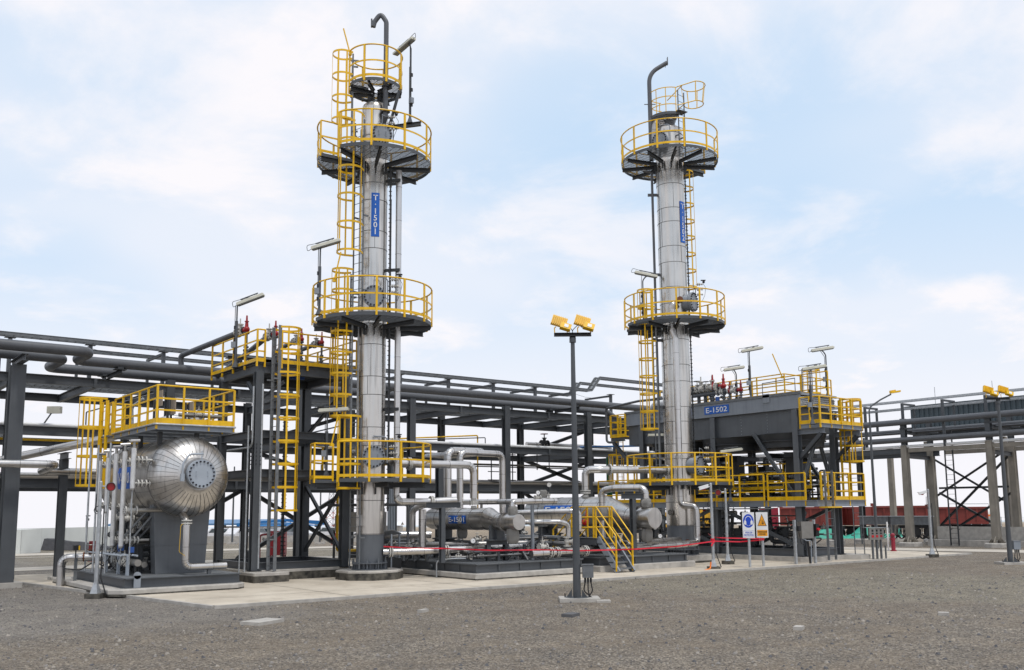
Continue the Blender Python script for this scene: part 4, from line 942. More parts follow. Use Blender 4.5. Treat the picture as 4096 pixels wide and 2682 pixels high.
def exchanger(x,ydisc,zc,rc,yfl,rf,ycs,ycb,zb,rs,yend,label,name_txt,plate):
    """kettle exchanger: channel head disc, flange, eccentric cone, shell; runs along +Y"""
    t=thing('heat_exchanger',(x,(ydisc+yend)/2,.5),label,'heat exchanger')
    mb=MB(); zc_=zc
    mb.lathe((x,ydisc,zc),(0,1,0),[(0,.001),(0,rc*.97),(.02,rc),(yfl-ydisc,rc)],40); mb.build('channel_head','clad',t)
    mb=MB(); mb.lathe((x,yfl-.03,zc),(0,1,0),[(0,rc),(0,rf),(.1,rf),(.1,rc)],40)
    for i in range(30): a=2*PI*i/30; mb.ob((x+cos(a)*rf,yfl+.02,zc+sin(a)*rf),.03,.16,.03)
    mb.build('girth_flange','clad_dull',t)
    mb=MB(); n=40; rings=[(yfl+.07,zc,rc),(ycs,zc,rc),(ycb,zb,rs),(yend-.25,zb,rs),(yend-.1,zb,rs*.9),(yend,zb,rs*.5),(yend+.02,zb,.01)]
    vs=[];fs=[]
    for (y,z,r) in rings: vs+=[(x+r*cos(2*PI*i/n),y,z+r*sin(2*PI*i/n)) for i in range(n)]
    for j in range(len(rings)-1):
        for i in range(n): fs.append((j*n+i,(j+1)*n+i,(j+1)*n+(i+1)%n,j*n+(i+1)%n))
    mb.add(vs,fs); mb.build('shell','clad',t)
    mb=MB(); y=ycb+.02
    while y<yend-.2: mb.lathe((x,y,zb),(0,1,0),[(0,rs+.001),(.003,rs+.01),(.015,rs+.01),(.018,rs+.001)],40); y+=(yend-ycb)/5.2
    mb.lathe((x,ycs,zc),(0,1,0),[(0,rc+.001),(.003,rc+.01),(.015,rc+.01),(.018,rc+.001)],40)
    for a in (2.5,.6): mb.B((x+cos(a)*(rs+.004),ycb,zb+sin(a)*(rs+.004)),(x+cos(a)*(rs+.004),yend-.25,zb+sin(a)*(rs+.004)),.012,.012)
    mb.build('cladding_seams','seam',t)
    for y in (ycb-.38 if rs<.5 else ycb+.2,yend-1.0):
        mb=MB(); w_=rs*1.15; zt=zb-rs*.55; mb.box(x-w_*.7,x+w_*.7,y-.04,y+.04,1.22,zt); mb.box(x-.1,x+.1,y-.14,y+.14,1.22,zt); mb.box(x-w_,x+w_,y-.16,y+.16,1.17,1.219)
        mb.build('saddle','steel',t)
        mb=MB(); 
        for s in (-1,1):
            for q in (-.09,.3): pass
            mb.I((x+s*w_*.86,y,.5),(x+s*w_*.86,y,1.04),.16,.16,up=(0,1,0))
        mb.I((x-w_,y,1.1),(x+w_,y,1.1),.14,.15); mb.B((x-w_*.8,y,.68),(x+w_*.8,y,.68),.12,.1); mb.build('stand','steel',t)
    (y0,y1,za,zb2)=plate; a0,a1=[math.asin((q-zb)/rs) for q in (za,zb2)]; mb=MB()
    for i in range(4):
        p0=PI-(a0+(a1-a0)*i/4); p1=PI-(a0+(a1-a0)*(i+1)/4); rr=rs+.018
        q=[V((x+cos(a)*rr,y,zb+sin(a)*rr)) for a in (p0,p1) for y in (y0,y1)]; mb.add([q[0],q[1],q[3],q[2]],[(0,2,3,1) if False else (0,1,2,3)])
    pl=mb.build('number_plate','blue',t); zm=(za+zb2)/2; am=PI-(a0+a1)/2; nn=V((cos(am),0,sin(am)))
    put_text(pl,name_txt,1,V((x,(y0+y1)/2,zb))+nn*(rs+.03),(0,-1,0),nn.cross(V((0,-1,0))),fit=((y1-y0)*.9,(zb2-za)*.66),bold=.022)
    for y in (ycb+.5,yend-.6):
        mb=MB(); mb.ob((x,y,zb+rs+.05),.03,.12,.14); mb.build('lifting_lug','clad_dull',t)
    return t
ex1=exchanger(19.4,24.48,1.8,.265,25.2,.3,25.6,26.1,1.9,.385,29.9,'shiny E-1501 heat exchanger with an eccentric cone and flat round end','E-1501',(27.02,28.09,1.75,2.02))
ex3=exchanger(25.8,24.4,1.86,.39,25.2,.44,25.65,26.9,2.06,.64,31.6,'larger shiny E-1503 heat exchanger behind the yellow stair','E-1503',(27.95,30.1,2.02,2.36))
mb=MB(); mb.box(19.0-.01,19.02,27.25,27.47,1.74,2.02); mb.build('nameplate','clad_dull',ex1)
def wrapc(par,c,r,h,seed=1,name='insulation_jacket'):
    """baggy grey insulation jacket round a valve or flange"""
    rnd=random.Random(seed); mb=MB(); n=18;k=9; c=V(c); vs=[];fs=[]
    for j in range(k+1):
        t=j/k; rr=r*(.72+.36*sin(PI*min(1,max(0,t)))**.5)
        for i in range(n): q=rr*(1+.07*sin(i*2.3+seed)+rnd.uniform(-.05,.05)); vs.append(c+V((q*cos(2*PI*i/n),q*sin(2*PI*i/n),h*(t-.5)+rnd.uniform(-.01,.01))))
    for j in range(k):
        for i in range(n): fs.append((j*n+i,j*n+(i+1)%n,(j+1)*n+(i+1)%n,(j+1)*n+i))
    fs+=[tuple(range(n))[::-1],tuple(range(k*n,(k+1)*n))]
    mb.add(vs,fs); o=mb.build(name,'cloth',par); return o
# exchanger nozzles and jackets
mb=MB(); mb.cyl((19.4,27.06,2.2),(19.4,27.06,2.36),.1,n=16); flange(mb,(19.4,27.06,2.42),(0,0,1),.17,.05,10); flange(mb,(19.4,27.06,2.49),(0,0,1),.17,.05,10); mb.cyl((19.4,27.06,2.5),(19.4,27.06,2.72),.1,n=16); mb.build('nozzle',['valve_white','bolt'],ex1)
wrapc(ex1,(19.4,28.95,2.38),.15,.34,2); wrapc(ex1,(19.42,24.85,2.16),.15,.34,3); wrapc(ex1,(19.42,24.85,1.36),.2,.52,4); wrapc(ex1,(19.5,27.9,1.4),.17,.4,5)
mb=MB(); mb.cyl((25.8,28.2,2.6),(25.8,28.2,2.8),.12,n=16); flange(mb,(25.8,28.2,2.86),(0,0,1),.21,.05,10); flange(mb,(25.8,28.2,2.95),(0,0,1),.21,.05,10); mb.build('nozzle',['valve_white','bolt'],ex3)
wrapc(ex3,(25.8,24.85,2.42),.2,.36,6); wrapc(ex3,(25.8,24.85,1.22),.22,.5,7); wrapc(ex3,(25.0,26.4,2.05),.2,.55,8); wrapc(ex3,(25.8,30.9,2.85),.17,.38,9)
def gauge(par,c,n=(-.5,-.85,0),r=.07,m='white'):
    c=V(c);n=V(n).normalized(); mb=MB(); mb.cyl(c,c+n*.05,r,n=20); mb.mi=1; mb.cyl(c+n*.05,c+n*.055,r*.86,n=20); mb.mi=2; mb.cyl(c-V((0,0,r*2.6)),c-V((0,0,r*.9)),.015,n=6); mb.B(c+n*.058,c+n*.058+V((.03,-.02,.03)),.006,.006); mb.build('pressure_gauge',['clad_fine',m,'bolt'],par)
# big clad process lines -------------------------------------------------
def CP(name,pts,r,label,**k): return clad_pipe(name,pts,r,label,group=None,**k)
a=CP('process_pipe',[T1p(72,.48,.86),(17.3,26.5,.88),(18.4,26.25,.9),(21.0,26.15,.9)],.115,'long silver clad pipe running low from the foot of the left tower',bands=.9,bend=.3)
for c_ in ((16.0,27.02,.865),(17.75,26.35,.89)):
    mb=MB(); d=V((.95,-.28,0)); flange(mb,V(c_)-d*.04,d,.17,.045,10); flange(mb,V(c_)+d*.04,d,.17,.045,10); mb.build('flange',['valve_white','bolt'],a)
a=CP('process_pipe',[T1p(92,.86,2.62),T1p(92,.86,2.5)+RH*.12,(17.2,26.9,2.5),(18.35,26.65,2.55)],.12,'silver clad pipe leaving the left tower below its lowest gallery',bands=.8,bend=.25)
mb=MB(); flange(mb,(17.45,26.84,2.51),(.97,-.2,0),.19,.05,10); flange(mb,(17.51,26.83,2.51),(.97,-.2,0),.19,.04,10); mb.build('flange',['valve_white','bolt'],a)
ts=thing('pipe_support',(17.35,26.1,.5),'tall grey T shaped post carrying pipes beside the left tower','pipe support')
mb=MB(); mb.I((17.35,26.0,.5),(17.35,26.0,2.3),.16,.16,up=(0,1,0)); mb.build('post','steel',ts); mb=MB(); mb.I((16.85,26.2,2.38),(17.95,25.8,2.38),.18,.14); mb.build('crossbeam','steel',ts)
a=CP('process_pipe',[T1p(60,.5,3.88),(16.6,27.5,3.8),(19.4,27.06,3.8),(19.4,27.06,2.62)],.135,'shiny clad pipe from the left tower lowest gallery down to E-1501',bands=.7,bend=.34)
mb=MB(); flange(mb,(16.93,27.45,3.8),(1,-.15,0),.22,.05,10); flange(mb,(16.99,27.44,3.8),(1,-.15,0),.22,.045,10); mb.build('flange',['valve_white','bolt'],a)
CP('process_pipe',[(20.0,29.6,.9),(20.0,29.6,4.47),(21.9,29.9,4.5),(21.9,34,4.5)],.15,'tall clad riser behind E-1501 whose top bends back to the rack',bands=1.0,bend=.35)
CP('process_pipe',[(20.5,29.5,.9),(20.5,29.5,4.42),(22.7,29.7,4.42),(22.7,29.7,.9)],.13,'narrower clad loop pipe with two tall legs behind E-1501',bands=1.0,bend=.3)
CP('process_pipe',[(16.9,29.3,.9),(16.9,29.3,4.3),(16.0,30.5,4.3)],.14,'vertical clad pipe just right of the left tower lowest gallery',bands=1.1,bend=.3)
CP('process_pipe',[(17.6,27.6,.7),(17.6,27.6,2.25)],.135,'short thick clad pipe standing behind the T shaped post',bands=.8)
CP('process_pipe',[(18.2,29.2,1.0),(18.2,29.2,2.25),(18.5,28.8,2.42),(19.0,28.3,2.3)],.11,'small clad bend to the left of the E-1501 shell',bands=.8,bend=.22)
a=CP('process_pipe',[(19.4,24.85,2.3),(19.42,24.85,2.47),(20.3,24.75,2.5),(21.2,24.7,2.5)],.1,'clad pipe elbow rising over the end of E-1501',bands=.5,bend=.22)
CP('process_pipe',[(20.6,24.9,2.5),(20.6,27.2,2.5),(19.9,28.4,2.5)],.095,'clad pipe running back along the top of E-1501',bands=.7,bend=.22)
gauge(a,(20.4,24.7,2.78)); gauge(a,(20.9,24.7,3.05),r=.075,m='valve_white'); gate_valve(a,(20.4,24.72,2.62),(1,0,0),.05,.2,wheel=False); gate_valve(a,(20.9,24.72,2.62),(0,0,1),.045,.2,wheel=False)
bp=MB(); bp.B((20.55,25.2,.5),(20.55,25.2,2.36),.09,.09); bp.build('pipe_post','steel_light',label='pale blue grey square post right of the E-1501 end',cat='post')
CP('process_pipe',[(20.8,26.6,2.1),(22.2,25.0,2.15),(22.45,24.9,2.1),(22.45,24.9,1.5)],.095,'upper clad pipe passing in front of the E-1503 number board',bands=.6,bend=.25)
CP('process_pipe',[(20.3,25.7,1.78),(21.4,24.75,1.78),(21.75,24.7,1.7),(21.75,24.7,1.25)],.09,'lower clad pipe ending over a white gate valve',bands=.6,bend=.25)
a=CP('process_pipe',[T2p(-50,.6,3.78),(28.5,27.0,3.8),(26.2,27.75,3.8),(25.8,28.2,3.82),(25.8,28.2,2.95)],.15,'shiny clad pipe from the right tower down onto E-1503',bands=.8,bend=.35)
for c_ in (T2p(-52,.8,3.79),(26.6,27.6,3.8)):
    mb=MB(); flange(mb,c_,(-.93,.3,0),.23,.06,12); mb.build('flange',['valve_white','bolt'],a)
CP('process_pipe',[(25.0,26.4,2.2),(25.0,26.4,2.92),(25.2,25.9,3.0),(25.75,25.0,3.0),(25.8,24.85,2.85),(25.8,24.85,2.55)],.13,'clad pipe arching over the front of E-1503',bands=.5,bend=.25)
t=thing('pipe_support',(25.6,25.0,.5),'grey T shaped post under the arched pipe of E-1503','pipe support'); mb=MB(); mb.I((25.35,25.1,.5),(25.35,25.1,2.58),.18,.18,up=(0,1,0)); mb.build('post','steel',t); mb=MB(); mb.I((25.0,25.35,2.68),(25.7,24.85,2.68),.2,.16); mb.build('crossbeam','steel',t)
CP('process_pipe',[(25.0,26.4,1.9),(25.0,26.4,.9)],.12,'vertical clad pipe dropping from the jacketed valve on E-1503',bands=.6)
a=CP('process_pipe',[T2p(14,1.45,.8)-V((.4,0,0)),(28.0,25.5,.78),(24.5,25.15,.76),(22.2,24.85,.74),(21.2,24.8,.74),(20.2,24.85,.72)],.13,'long silver clad pipe running low behind the yellow stair',bands=1.1,bend=.4)
for x in (20.95,21.25,22.65):
    mb=MB(); flange(mb,(x,24.82 if x<22 else 24.9,.74),(1,.05,0),.19,.045,10); flange(mb,(x+.09,24.82 if x<22 else 24.9,.74),(1,.05,0),.19,.045,10); mb.build('flange',['valve_white','bolt'],a)
gate_valve(a,(21.7,24.72,1.1),(0,0,1),.1,.3,up=(.5,-.85,0)); gate_valve(a,(20.7,24.85,.95),(1,0,0),.09,.3,wheel='black')
gauge(a,(27.1,25.4,1.15),r=.08); gauge(a,(26.3,24.9,1.5),r=.075,m='valve_white')
CP('process_pipe',[(26.0,24.9,.95),(27.4,25.6,.95),(29.2,26.3,.95)],.11,'short clad pipe from E-1503 towards the foot of the right tower',bands=.6,bend=.2)
CP('process_pipe',[(16.3,29.6,1.35),(18.6,28.6,1.35)],.13,'clad pipe behind the T shaped post near the small roof',bands=.7)
CP('process_pipe',[(17.4,29.5,1.0),(19.5,27.6,1.0),(21.6,26.8,1.0)],.1,'dark clad pipe threading under E-1501',bands=.7,m='clad_dull')
mb=MB(); mb.tube([(15.2,30.0,2.42),(16.9,28.4,2.42),(17.2,27.9,2.42),(17.2,27.9,.6)],.05,8,bend=.15); mb.tube([(16.4,28.2,2.3),(16.4,28.2,.6)],.05,8); mb.build('grey_pipe','pipe_grey',label='thin dull grey pipe bending down right of the left tower',cat='pipe')
vt=thing('control_valve',(21.0,25.6,.5),'grey diaphragm control valve between the two exchangers','control valve')
mb=MB(); mb.cyl((21.1,25.4,1.62),(21.1,25.4,1.84),.23,n=24); mb.cyl((21.1,25.4,1.72),(21.1,25.4,1.74),.26,n=24); mb.build('actuator','galv_dark',vt); mb=MB(); mb.cyl((21.1,25.4,1.2),(21.1,25.4,1.62),.05,n=8); mb.ob((21.1,25.4,1.25),.14,.14,.2); mb.build('yoke','steel',vt); gate_valve(vt,(21.1,25.4,.95),(0,1,0),.11,.36,wheel=False,m='galv_dark')
rvx=thing('relief_valve',(24.1,26.3,1.4),'small red relief valve behind the yellow stair','relief valve'); mb=MB(); mb.cyl((24.1,26.3,1.7),(24.1,26.3,1.95),.08,n=12); mb.cyl((24.1,26.3,1.95),(24.1,26.3,2.2),.05,.03,n=10); mb.ball((24.05,26.35,1.72),.13); mb.build('bonnet','red_bright',rvx); gate_valve(rvx,(23.75,26.6,1.7),(.7,-.7,0),.1,.3,wheel='black'); mb=MB(); mb.cyl((24.1,26.3,1.0),(24.1,26.3,1.6),.06,n=8); mb.build('riser','galv_dark',rvx)
# low level pipework, pumps and cabinets among the skids
cluster('piping_manifold',16.9,19.6,27.2,31,.5,1.35,11,'tangle of small pipes and valves beside the left tower foot',n=16)
cluster('piping_manifold',18.2,22.2,25.3,29,.5,1.1,12,'low tangle of pipes and valves under E-1501',n=18,val=9)
cluster('piping_manifold',20.6,24.0,25.6,30,.5,1.45,13,'tangle of pipes and valves between the two exchangers',n=16,val=10)
cluster('piping_manifold',24.6,27.6,26.2,31,.5,1.2,14,'low pipework under E-1503',n=12,val=6)
vt_=thing('valve_train',(18.4,26.0,.5),'short row of flanged valves on a thin pipe under the low clad pipe','valves')
mb=MB(); mb.tube([(17.6,26.6,.66),(19.1,25.5,.66),(19.2,25.45,.66),(19.2,25.45,.85)],.03,8,bend=.06); mb.build('pipe','clad_dull',vt_)
for k in range(4): gate_valve(vt_,(17.85+.3*k,26.42-.22*k,.66),(.8,-.6,0),.05,.16,wheel=False)
mb=MB(); mb.ob((18.4,26.1,.54),1.3,.2,.04,ax=(.8,-.6,0),ay=(.6,.8,0)); mb.build('base','steel',vt_)
g_=thing('pressure_gauge_stand',(18.6,26.6,.6),'round white dial gauge in front of the E-1501 left stand','gauge'); gauge(g_,(18.6,26.0,1.18),r=.085)
hp_=thing('hydraulic_unit',(16.6,28.2,.2),'dark hydraulic unit with blue motors under a little tin roof','machine')
mb=MB(); mb.add([(15.9,28.6,1.42),(16.6,27.9,1.55),(17.2,28.3,1.4),(16.5,29.0,1.3),(15.9,28.6,1.45),(16.6,27.9,1.58),(17.2,28.3,1.43),(16.5,29.0,1.33)],[(3,2,1,0),(4,5,6,7),(0,1,5,4),(1,2,6,5),(2,3,7,6),(3,0,4,7)]); mb.build('roof','galv',hp_)
for x,y in ((16.0,28.5),(16.6,28.0),(17.1,28.3)): 
    mb=MB(); mb.B((x,y,.1),(x,y,1.42),.05,.05); mb.build('post','pale_grey',hp_)
mb=MB(); mb.cyl((16.2,28.3,.8),(16.7,28.0,.8),.13,n=14); mb.ob((16.8,28.2,.85),.25,.25,.25); mb.build('motor','blue_paint',hp_)
mb=MB(); mb.box(15.95,17.0,28.0,28.9,.2,.6); mb.build('base','steel_dark',hp_)
cb=thing('junction_cabinets',(17.5,32.2,.3),'row of brown grey cabinets behind the left tower foot','cabinet')
for i,(x,w_,h) in enumerate(((16.4,.45,.6),(17.2,.8,.75),(18.1,.4,.75))):
    mb=MB(); mb.ob((x+.4,32.0-x*.0,1.75+(.05 if i else 0)),w_,.3,h,ax=RH,ay=FH); mb.build('cabinet','inox',cb)
for x in (16.6,18.3): 
    mb=MB(); mb.B((x,32.2,.0),(x,32.2,1.5),.07,.07); mb.build('post','steel_dark',cb)
for i in range(5):
    mb=MB(); mb.cyl((19.0+.07*i,32.3,1.2),(19.0+.07*i,32.3,3.4),.018,n=6); mb.build('conduit','pale_grey',cb)
# yellow stile stair
sx0,sx1=23.15,23.95
st2=thing('stile_stair',(23.55,25,0),'yellow railed crossover stair with grey steps in front of E-1503','stair')
PZ=1.17; ya,yb=24.75,26.1
for x in (sx0,sx1):
    mb=MB(); mb.C((x,23.72,.0),(x,ya,PZ),.22,.07,side=1 if x==sx0 else -1); mb.build('stringer','steel_light',st2)
    mb=MB(); mb.C((x,27.2,.3),(x,yb,PZ),.2,.07,side=1 if x==sx0 else -1); mb.build('stringer','steel_light',st2)
for i in range(5):
    t_=(i+.7)/5.6; y=23.72+(ya-23.72)*t_; mb=MB(); mb.box(sx0,sx1,y-.1,y+.14,PZ*t_-.03,PZ*t_+.01); mb.build('step','galv_dark',st2)
for i in range(4):
    t_=(i+.6)/4.6; y=27.2+(yb-27.2)*t_; mb=MB(); mb.box(sx0,sx1,y-.1,y+.1,.3+(PZ-.3)*t_-.03,.3+(PZ-.3)*t_+.01); mb.build('step','galv_dark',st2)
mb=MB(); mb.box(sx0-.03,sx1+.03,ya,yb,PZ-.03,PZ+.01); mb.C((sx0-.03,ya,PZ-.12),(sx0-.03,yb,PZ-.12),.22,.06); mb.C((sx1+.03,ya,PZ-.12),(sx1+.03,yb,PZ-.12),.22,.06); mb.C((sx0,ya,PZ-.12),(sx1,ya,PZ-.12),.2,.06); mb.build('landing','steel',st2)
for x in (sx0,sx1):
    mb=MB()
    for k,hh in enumerate((1.12,.75,.38)):
        pts=[(x,23.78,.15+hh),(x,ya+.02,PZ+hh),(x,yb,PZ+hh),(x,27.15,.33+hh)]; mb.tube(pts,.024,8,bend=.05)
    for (y,z,zt) in ((23.78,.05,1.27),(ya+.04,PZ,PZ+1.12),(ya+.16,PZ,PZ+1.12),(yb,PZ,PZ+1.12),(27.15,.35,1.45)): mb.B((x,y,z),(x,y,zt),.05,.045)
    mb.build('handrail','yellow',st2)
# ================================================================= E-1502 AIR COOLER
mb=MB()
for pts,zt in ((((33.0,34.5),(33.0,23.2),(33.45,22.65),(34.3,22.6),(34.9,23.1),(35.9,23.1),(36.3,22.5),(37.0,22.5),(37.4,22.9),(37.4,34.5)),.19),): mb.prism(pts,-.02,zt)
mb.build('concrete_plinth','concrete',label='long chamfered concrete plinth under the E-1502 air cooler',cat='plinth',smooth=False)
ac=thing('air_cooler',(34.8,28,.19),'large dark grey E-1502 air cooler box on columns with round fan rings','air cooler')
AX0,AX1=33.45,36.1; AY=(23.4,27.8,32.3)
for x in (AX0,AX1):
    for y in AY:
        mb=MB(); mb.I((x,y,.22),(x,y,6.3),.28,.26,up=(1,0,0)); mb.build('column','frame_grey',ac)
        mb=MB(); mb.box(x-.2,x+.2,y-.2,y+.2,.2,.23); mb.box(x-.22,x+.22,y-.3,y+.3,2.56,2.6); mb.build('base_plate','steel_dark',ac)
for z,h in ((.5,.3),):
    for a,b in (((AX0,23.4),(AX0,33.8)),((AX1,23.4),(AX1,33.8)),((AX0,23.4),(AX1,23.4)),((AX0,27.8),(AX1,27.8))):
        mb=MB(); mb.I(V((*a,z-h/2)),V((*b,z-h/2)),h,.2); mb.build('beam','frame_grey',ac)
mb=MB(); mb.box(33.34,33.4,23.1,33.4,6.33,6.92); mb.box(33.4,36.0,33.3,33.38,6.33,6.92); mb.box(33.4,36.05,23.1,23.16,6.9,7.0); mb.build('header_panel','steel_light',ac)
mb=MB(); mb.box(33.5,36.0,23.5,33.3,5.36,6.5); mb.build('plenum','frame_grey',ac)
mb=MB(); mb.box(33.3,33.42,23.05,33.4,6.925,7.04); mb.box(33.42,36.1,23.2,33.3,6.93,6.98); mb.build('roof_edge','galv_dark',ac)
mb=MB(); mb.box(33.45,36.0,23.2,23.3,6.45,6.86)
mb.mi=1
for i in range(26):
    for j in range(4):
        x=33.55+.095*i+(.047 if j%2 else 0); z=6.5+.09*j
        mb.add([(x,23.19,z),(x+.07,23.19,z),(x+.035,23.15,z+.06)],[(0,1,2)])
mb.build('tube_bundle',['galv','black'],ac)
mb=MB()
for y in (24.9,26.3,29.2,30.8):
    for k in range(7): mb.cyl((33.505,y,5.45+.13*k),(33.49,y,5.45+.13*k),.014,n=6)
mb.build('rivets','galv',ac)
for y in (24.65,27.75,30.9):
    mb=MB(); mb.lathe((34.8,y,5.36),(0,0,-1),[(0,1.5),(.3,1.4),(.3,1.46),(.34,1.46),(.34,1.38),(.6,1.37),(.61,.01)],36); mb.build('fan_ring','steel_dark',ac)
    mb=MB(); mb.cyl((34.8,y,3.9),(34.8,y,4.6),.24,.28,n=20)
    mb.I((33.6,y+.45,4.45),(36,y+.45,4.45),.2,.15); mb.I((33.6,y-.45,4.45),(36,y-.45,4.45),.2,.15); mb.ob((34.5,y-.3,4.1),.5,.5,.9); mb.build('fan_drive','steel_dark',ac)
    mb=MB(); mb.cyl((35.2,y,3.6),(35.2,y,4.2),.17,n=16); mb.build('motor','steel',ac)
for a,b in (((AX0,25.6,5.4),(AX0,23.6,2.6)),((34.9,23.4,5.3),(AX0,23.45,2.6)),((34.9,23.4,5.3),(AX1,23.45,2.6)),((AX1,25.5,5.3),(AX1,23.6,2.7)),((AX0,30,5.4),(AX0,32.1,2.6)),((AX0,27.6,2.2),(AX0,23.6,.6)),((AX0,32.1,2.2),(AX0,28,.6)),((AX0,28,2.2),(AX0,32.1,.6)),((AX1,23.6,2.2),(AX1,27.5,.6))):
    mb=MB(); mb.I(a,b,.14,.12); mb.build('brace','frame_grey',ac)
plate=MB(); plate.box(33.325,33.338,26.82,28.23,6.47,6.83); pl=plate.build('number_plate','blue',ac)
put_text(pl,'E-1502',1,(33.318,27.52,6.65),(0,-1,0),(0,0,1),fit=(1.22,.24),bold=.012)
put_text(ac,'\u6c5f\u9634\u4e2d\u8fea',.2,(33.33,31.5,6.52),(0,-1,0),(0,0,1),matn='steel_dark',fit=(1.2,.16),bold=.0); put_text(ac,'DC-6-1-02',.2,(33.33,31.4,6.76),(0,-1,0),(0,0,1),matn='steel_dark',fit=(1.3,.14),bold=.0)
mb=MB(); mb.box(33.3,33.33,24.6,24.95,6.7,7.08); mb.build('junction_box','steel_light',ac)
# roof rails, valves
rail_run(ac,[(35.0,32.5),(35.0,25.0),(38.6,25.0)],7.04,1.1,(.73,.37),1.6,0,pw=.045)
rail_run(ac,[(35.9,31.5),(35.9,23.4)],7.04,1.1,(.73,.37),1.6,0,pw=.045)
ladder(ac,(35.4,24.1),8.3,(1,0),5.6,7.2,8.25,hoopstep=.8,wd=.5)
for i,(y,k,lab) in enumerate(((28.75,1.15,'tallest red relief valve on the air cooler roof, nearest the tower'),(28.1,1.1,'second red relief valve on the air cooler roof'),(27.75,.85,'small third red relief valve on the air cooler roof'),(27.1,.85,'rightmost small red relief valve on the air cooler roof'))):
    relief_valve((34.6,y,7.75 if i<2 else 7.5),k,lab,group='red relief valves on the air cooler roof',low=.7 if i<2 else .45,pipe_to=[(34.6,y+2.2,7.9 if i<2 else 7.6)])
t=thing('roof_pipework',(34.8,29,7.0),'grey pipe supports and a blue valve motor on the air cooler roof','piping')
for y in (29.3,29.7,30.3):
    mb=MB(); mb.B((34.7,y,7.0),(34.7,y,7.8),.12,.12); mb.build('post','steel',t)
mb=MB(); mb.tube([(34.8,31,7.75),(34.8,29.3,7.75),(34.8,29.0,7.5),(34.8,29.0,7.0)],.08,10,bend=.15); mb.build('pipe','pipe_grey',t)
mb=MB(); mb.cyl((34.5,28.4,7.1),(34.5,28.4,7.4),.1,n=12); mb.build('actuator','blue_paint',t)
gate_valve(t,(34.6,29.7,7.85),(0,1,0),.12,.45,wheel='black'); gate_valve(t,(34.6,29.15,7.85),(0,1,0),.1,.35,wheel='black')
for a,b in (((34.2,25.6),(34.2,23.9)),):
    mb=MB(); mb.tube([(34.2,25.6,7.0),(34.2,25.6,7.7),(34.2,23.9,7.75),(34.2,23.9,7.0)],.022,6); mb.build('small_pipe','pipe_grey',t)
pole_lamp((34.4,26.4,7.04),2.35,(RH.x,RH.y),'tallest linear lamp on the air cooler roof, beside the yellow rail',tilt=.18,reach=.25)
pole_lamp((35.7,28.2,7.04),1.65,(RH.x,RH.y),'short linear lamp behind the red valves on the air cooler roof',tilt=.15,reach=.15,side=(-RH.x,-RH.y),back=True)
pole_lamp((36.0,23.5,7.0),2.0,(RH.x,RH.y),'rearmost linear lamp at the right end of the air cooler roof',tilt=.15,reach=.2,side=(-RH.x,-RH.y),back=True)
mb=MB(); mb.B((35.0,25.1,8.0),(34.9,25.5,9.1),.04,.04); mb.ob((35.0,25.1,8.0),.1,.1,.1); mb.build('swing_bar','yellow',ac)
# upper end platform
FZ=5.62; UX0,UX1,UY0,UY1=33.3,36.35,22.15,23.1
up_=thing('end_platform',(34.8,22.6,FZ-.2),'small yellow railed platform hung on the right end of the air cooler','platform')
mb=MB(); grate(mb,lambda x,y:True,UX0,UX1,UY0,UY1,FZ,.05); mb.build('deck','steel',up_)
mb=MB()
for a,b in (((UX0,UY1),(UX0,UY0)),((UX0,UY0),(UX1,UY0)),((UX1,UY0),(UX1,UY1))): mb.C(V((*a,FZ-.08)),V((*b,FZ-.08)),.17,.07)
mb.I((33.5,23.4,FZ-.28),(33.5,22.1,FZ-.28),.22,.14); mb.I((36.1,23.4,FZ-.28),(36.1,22.1,FZ-.28),.22,.14); mb.build('frame','steel_light',up_)
for x in (33.5,36.1):
    mb=MB(); mb.I((x,22.25,FZ-.4),(x,23.3,FZ-1.35),.16,.16,up=(1,0,0)); mb.build('bracket','steel',up_)
rail_run(up_,[(UX0,UY1),(UX0,UY0),(UX1,UY0),(UX1,UY1)],FZ,1.12,(.76,.42),.95,.17,pw=.06,hang=.18)
ladder(up_,(36.4,23.05),FZ+1.2,(0,-1),2.5,4.15,FZ+1.2,hoopstep=.68,wd=.6,matr='yellow',cr=.42,rt=(.1,.03))
pole_lamp((33.05,22.35,FZ-.05),2.35,(RH.x,RH.y),'linear lamp on a tall pole in front of the air cooler end platform',tilt=.15,reach=.3)
# lower deck
DZ=2.5; ld=thing('lower_deck',(34.8,27,2.2),'long grey steel deck with yellow rails under the air cooler','platform')
DX0,DX1,DY0,DY1=33.2,36.65,22.4,35.3
mb=MB(); 
for a,b in (((DX0,DY0),(DX0,DY1)),((DX1,DY0),(DX1,DY1)),((DX0,DY0),(DX1,DY0)),((DX0,DY1),(DX1,DY1))): mb.I(V((*a,DZ-.13)),V((*b,DZ-.13)),.26,.14)
for k in range(11): mb.I((DX0,DY0+.7+1.3*k,DZ-.13),(DX1,DY0+.7+1.3*k,DZ-.13),.22,.1)

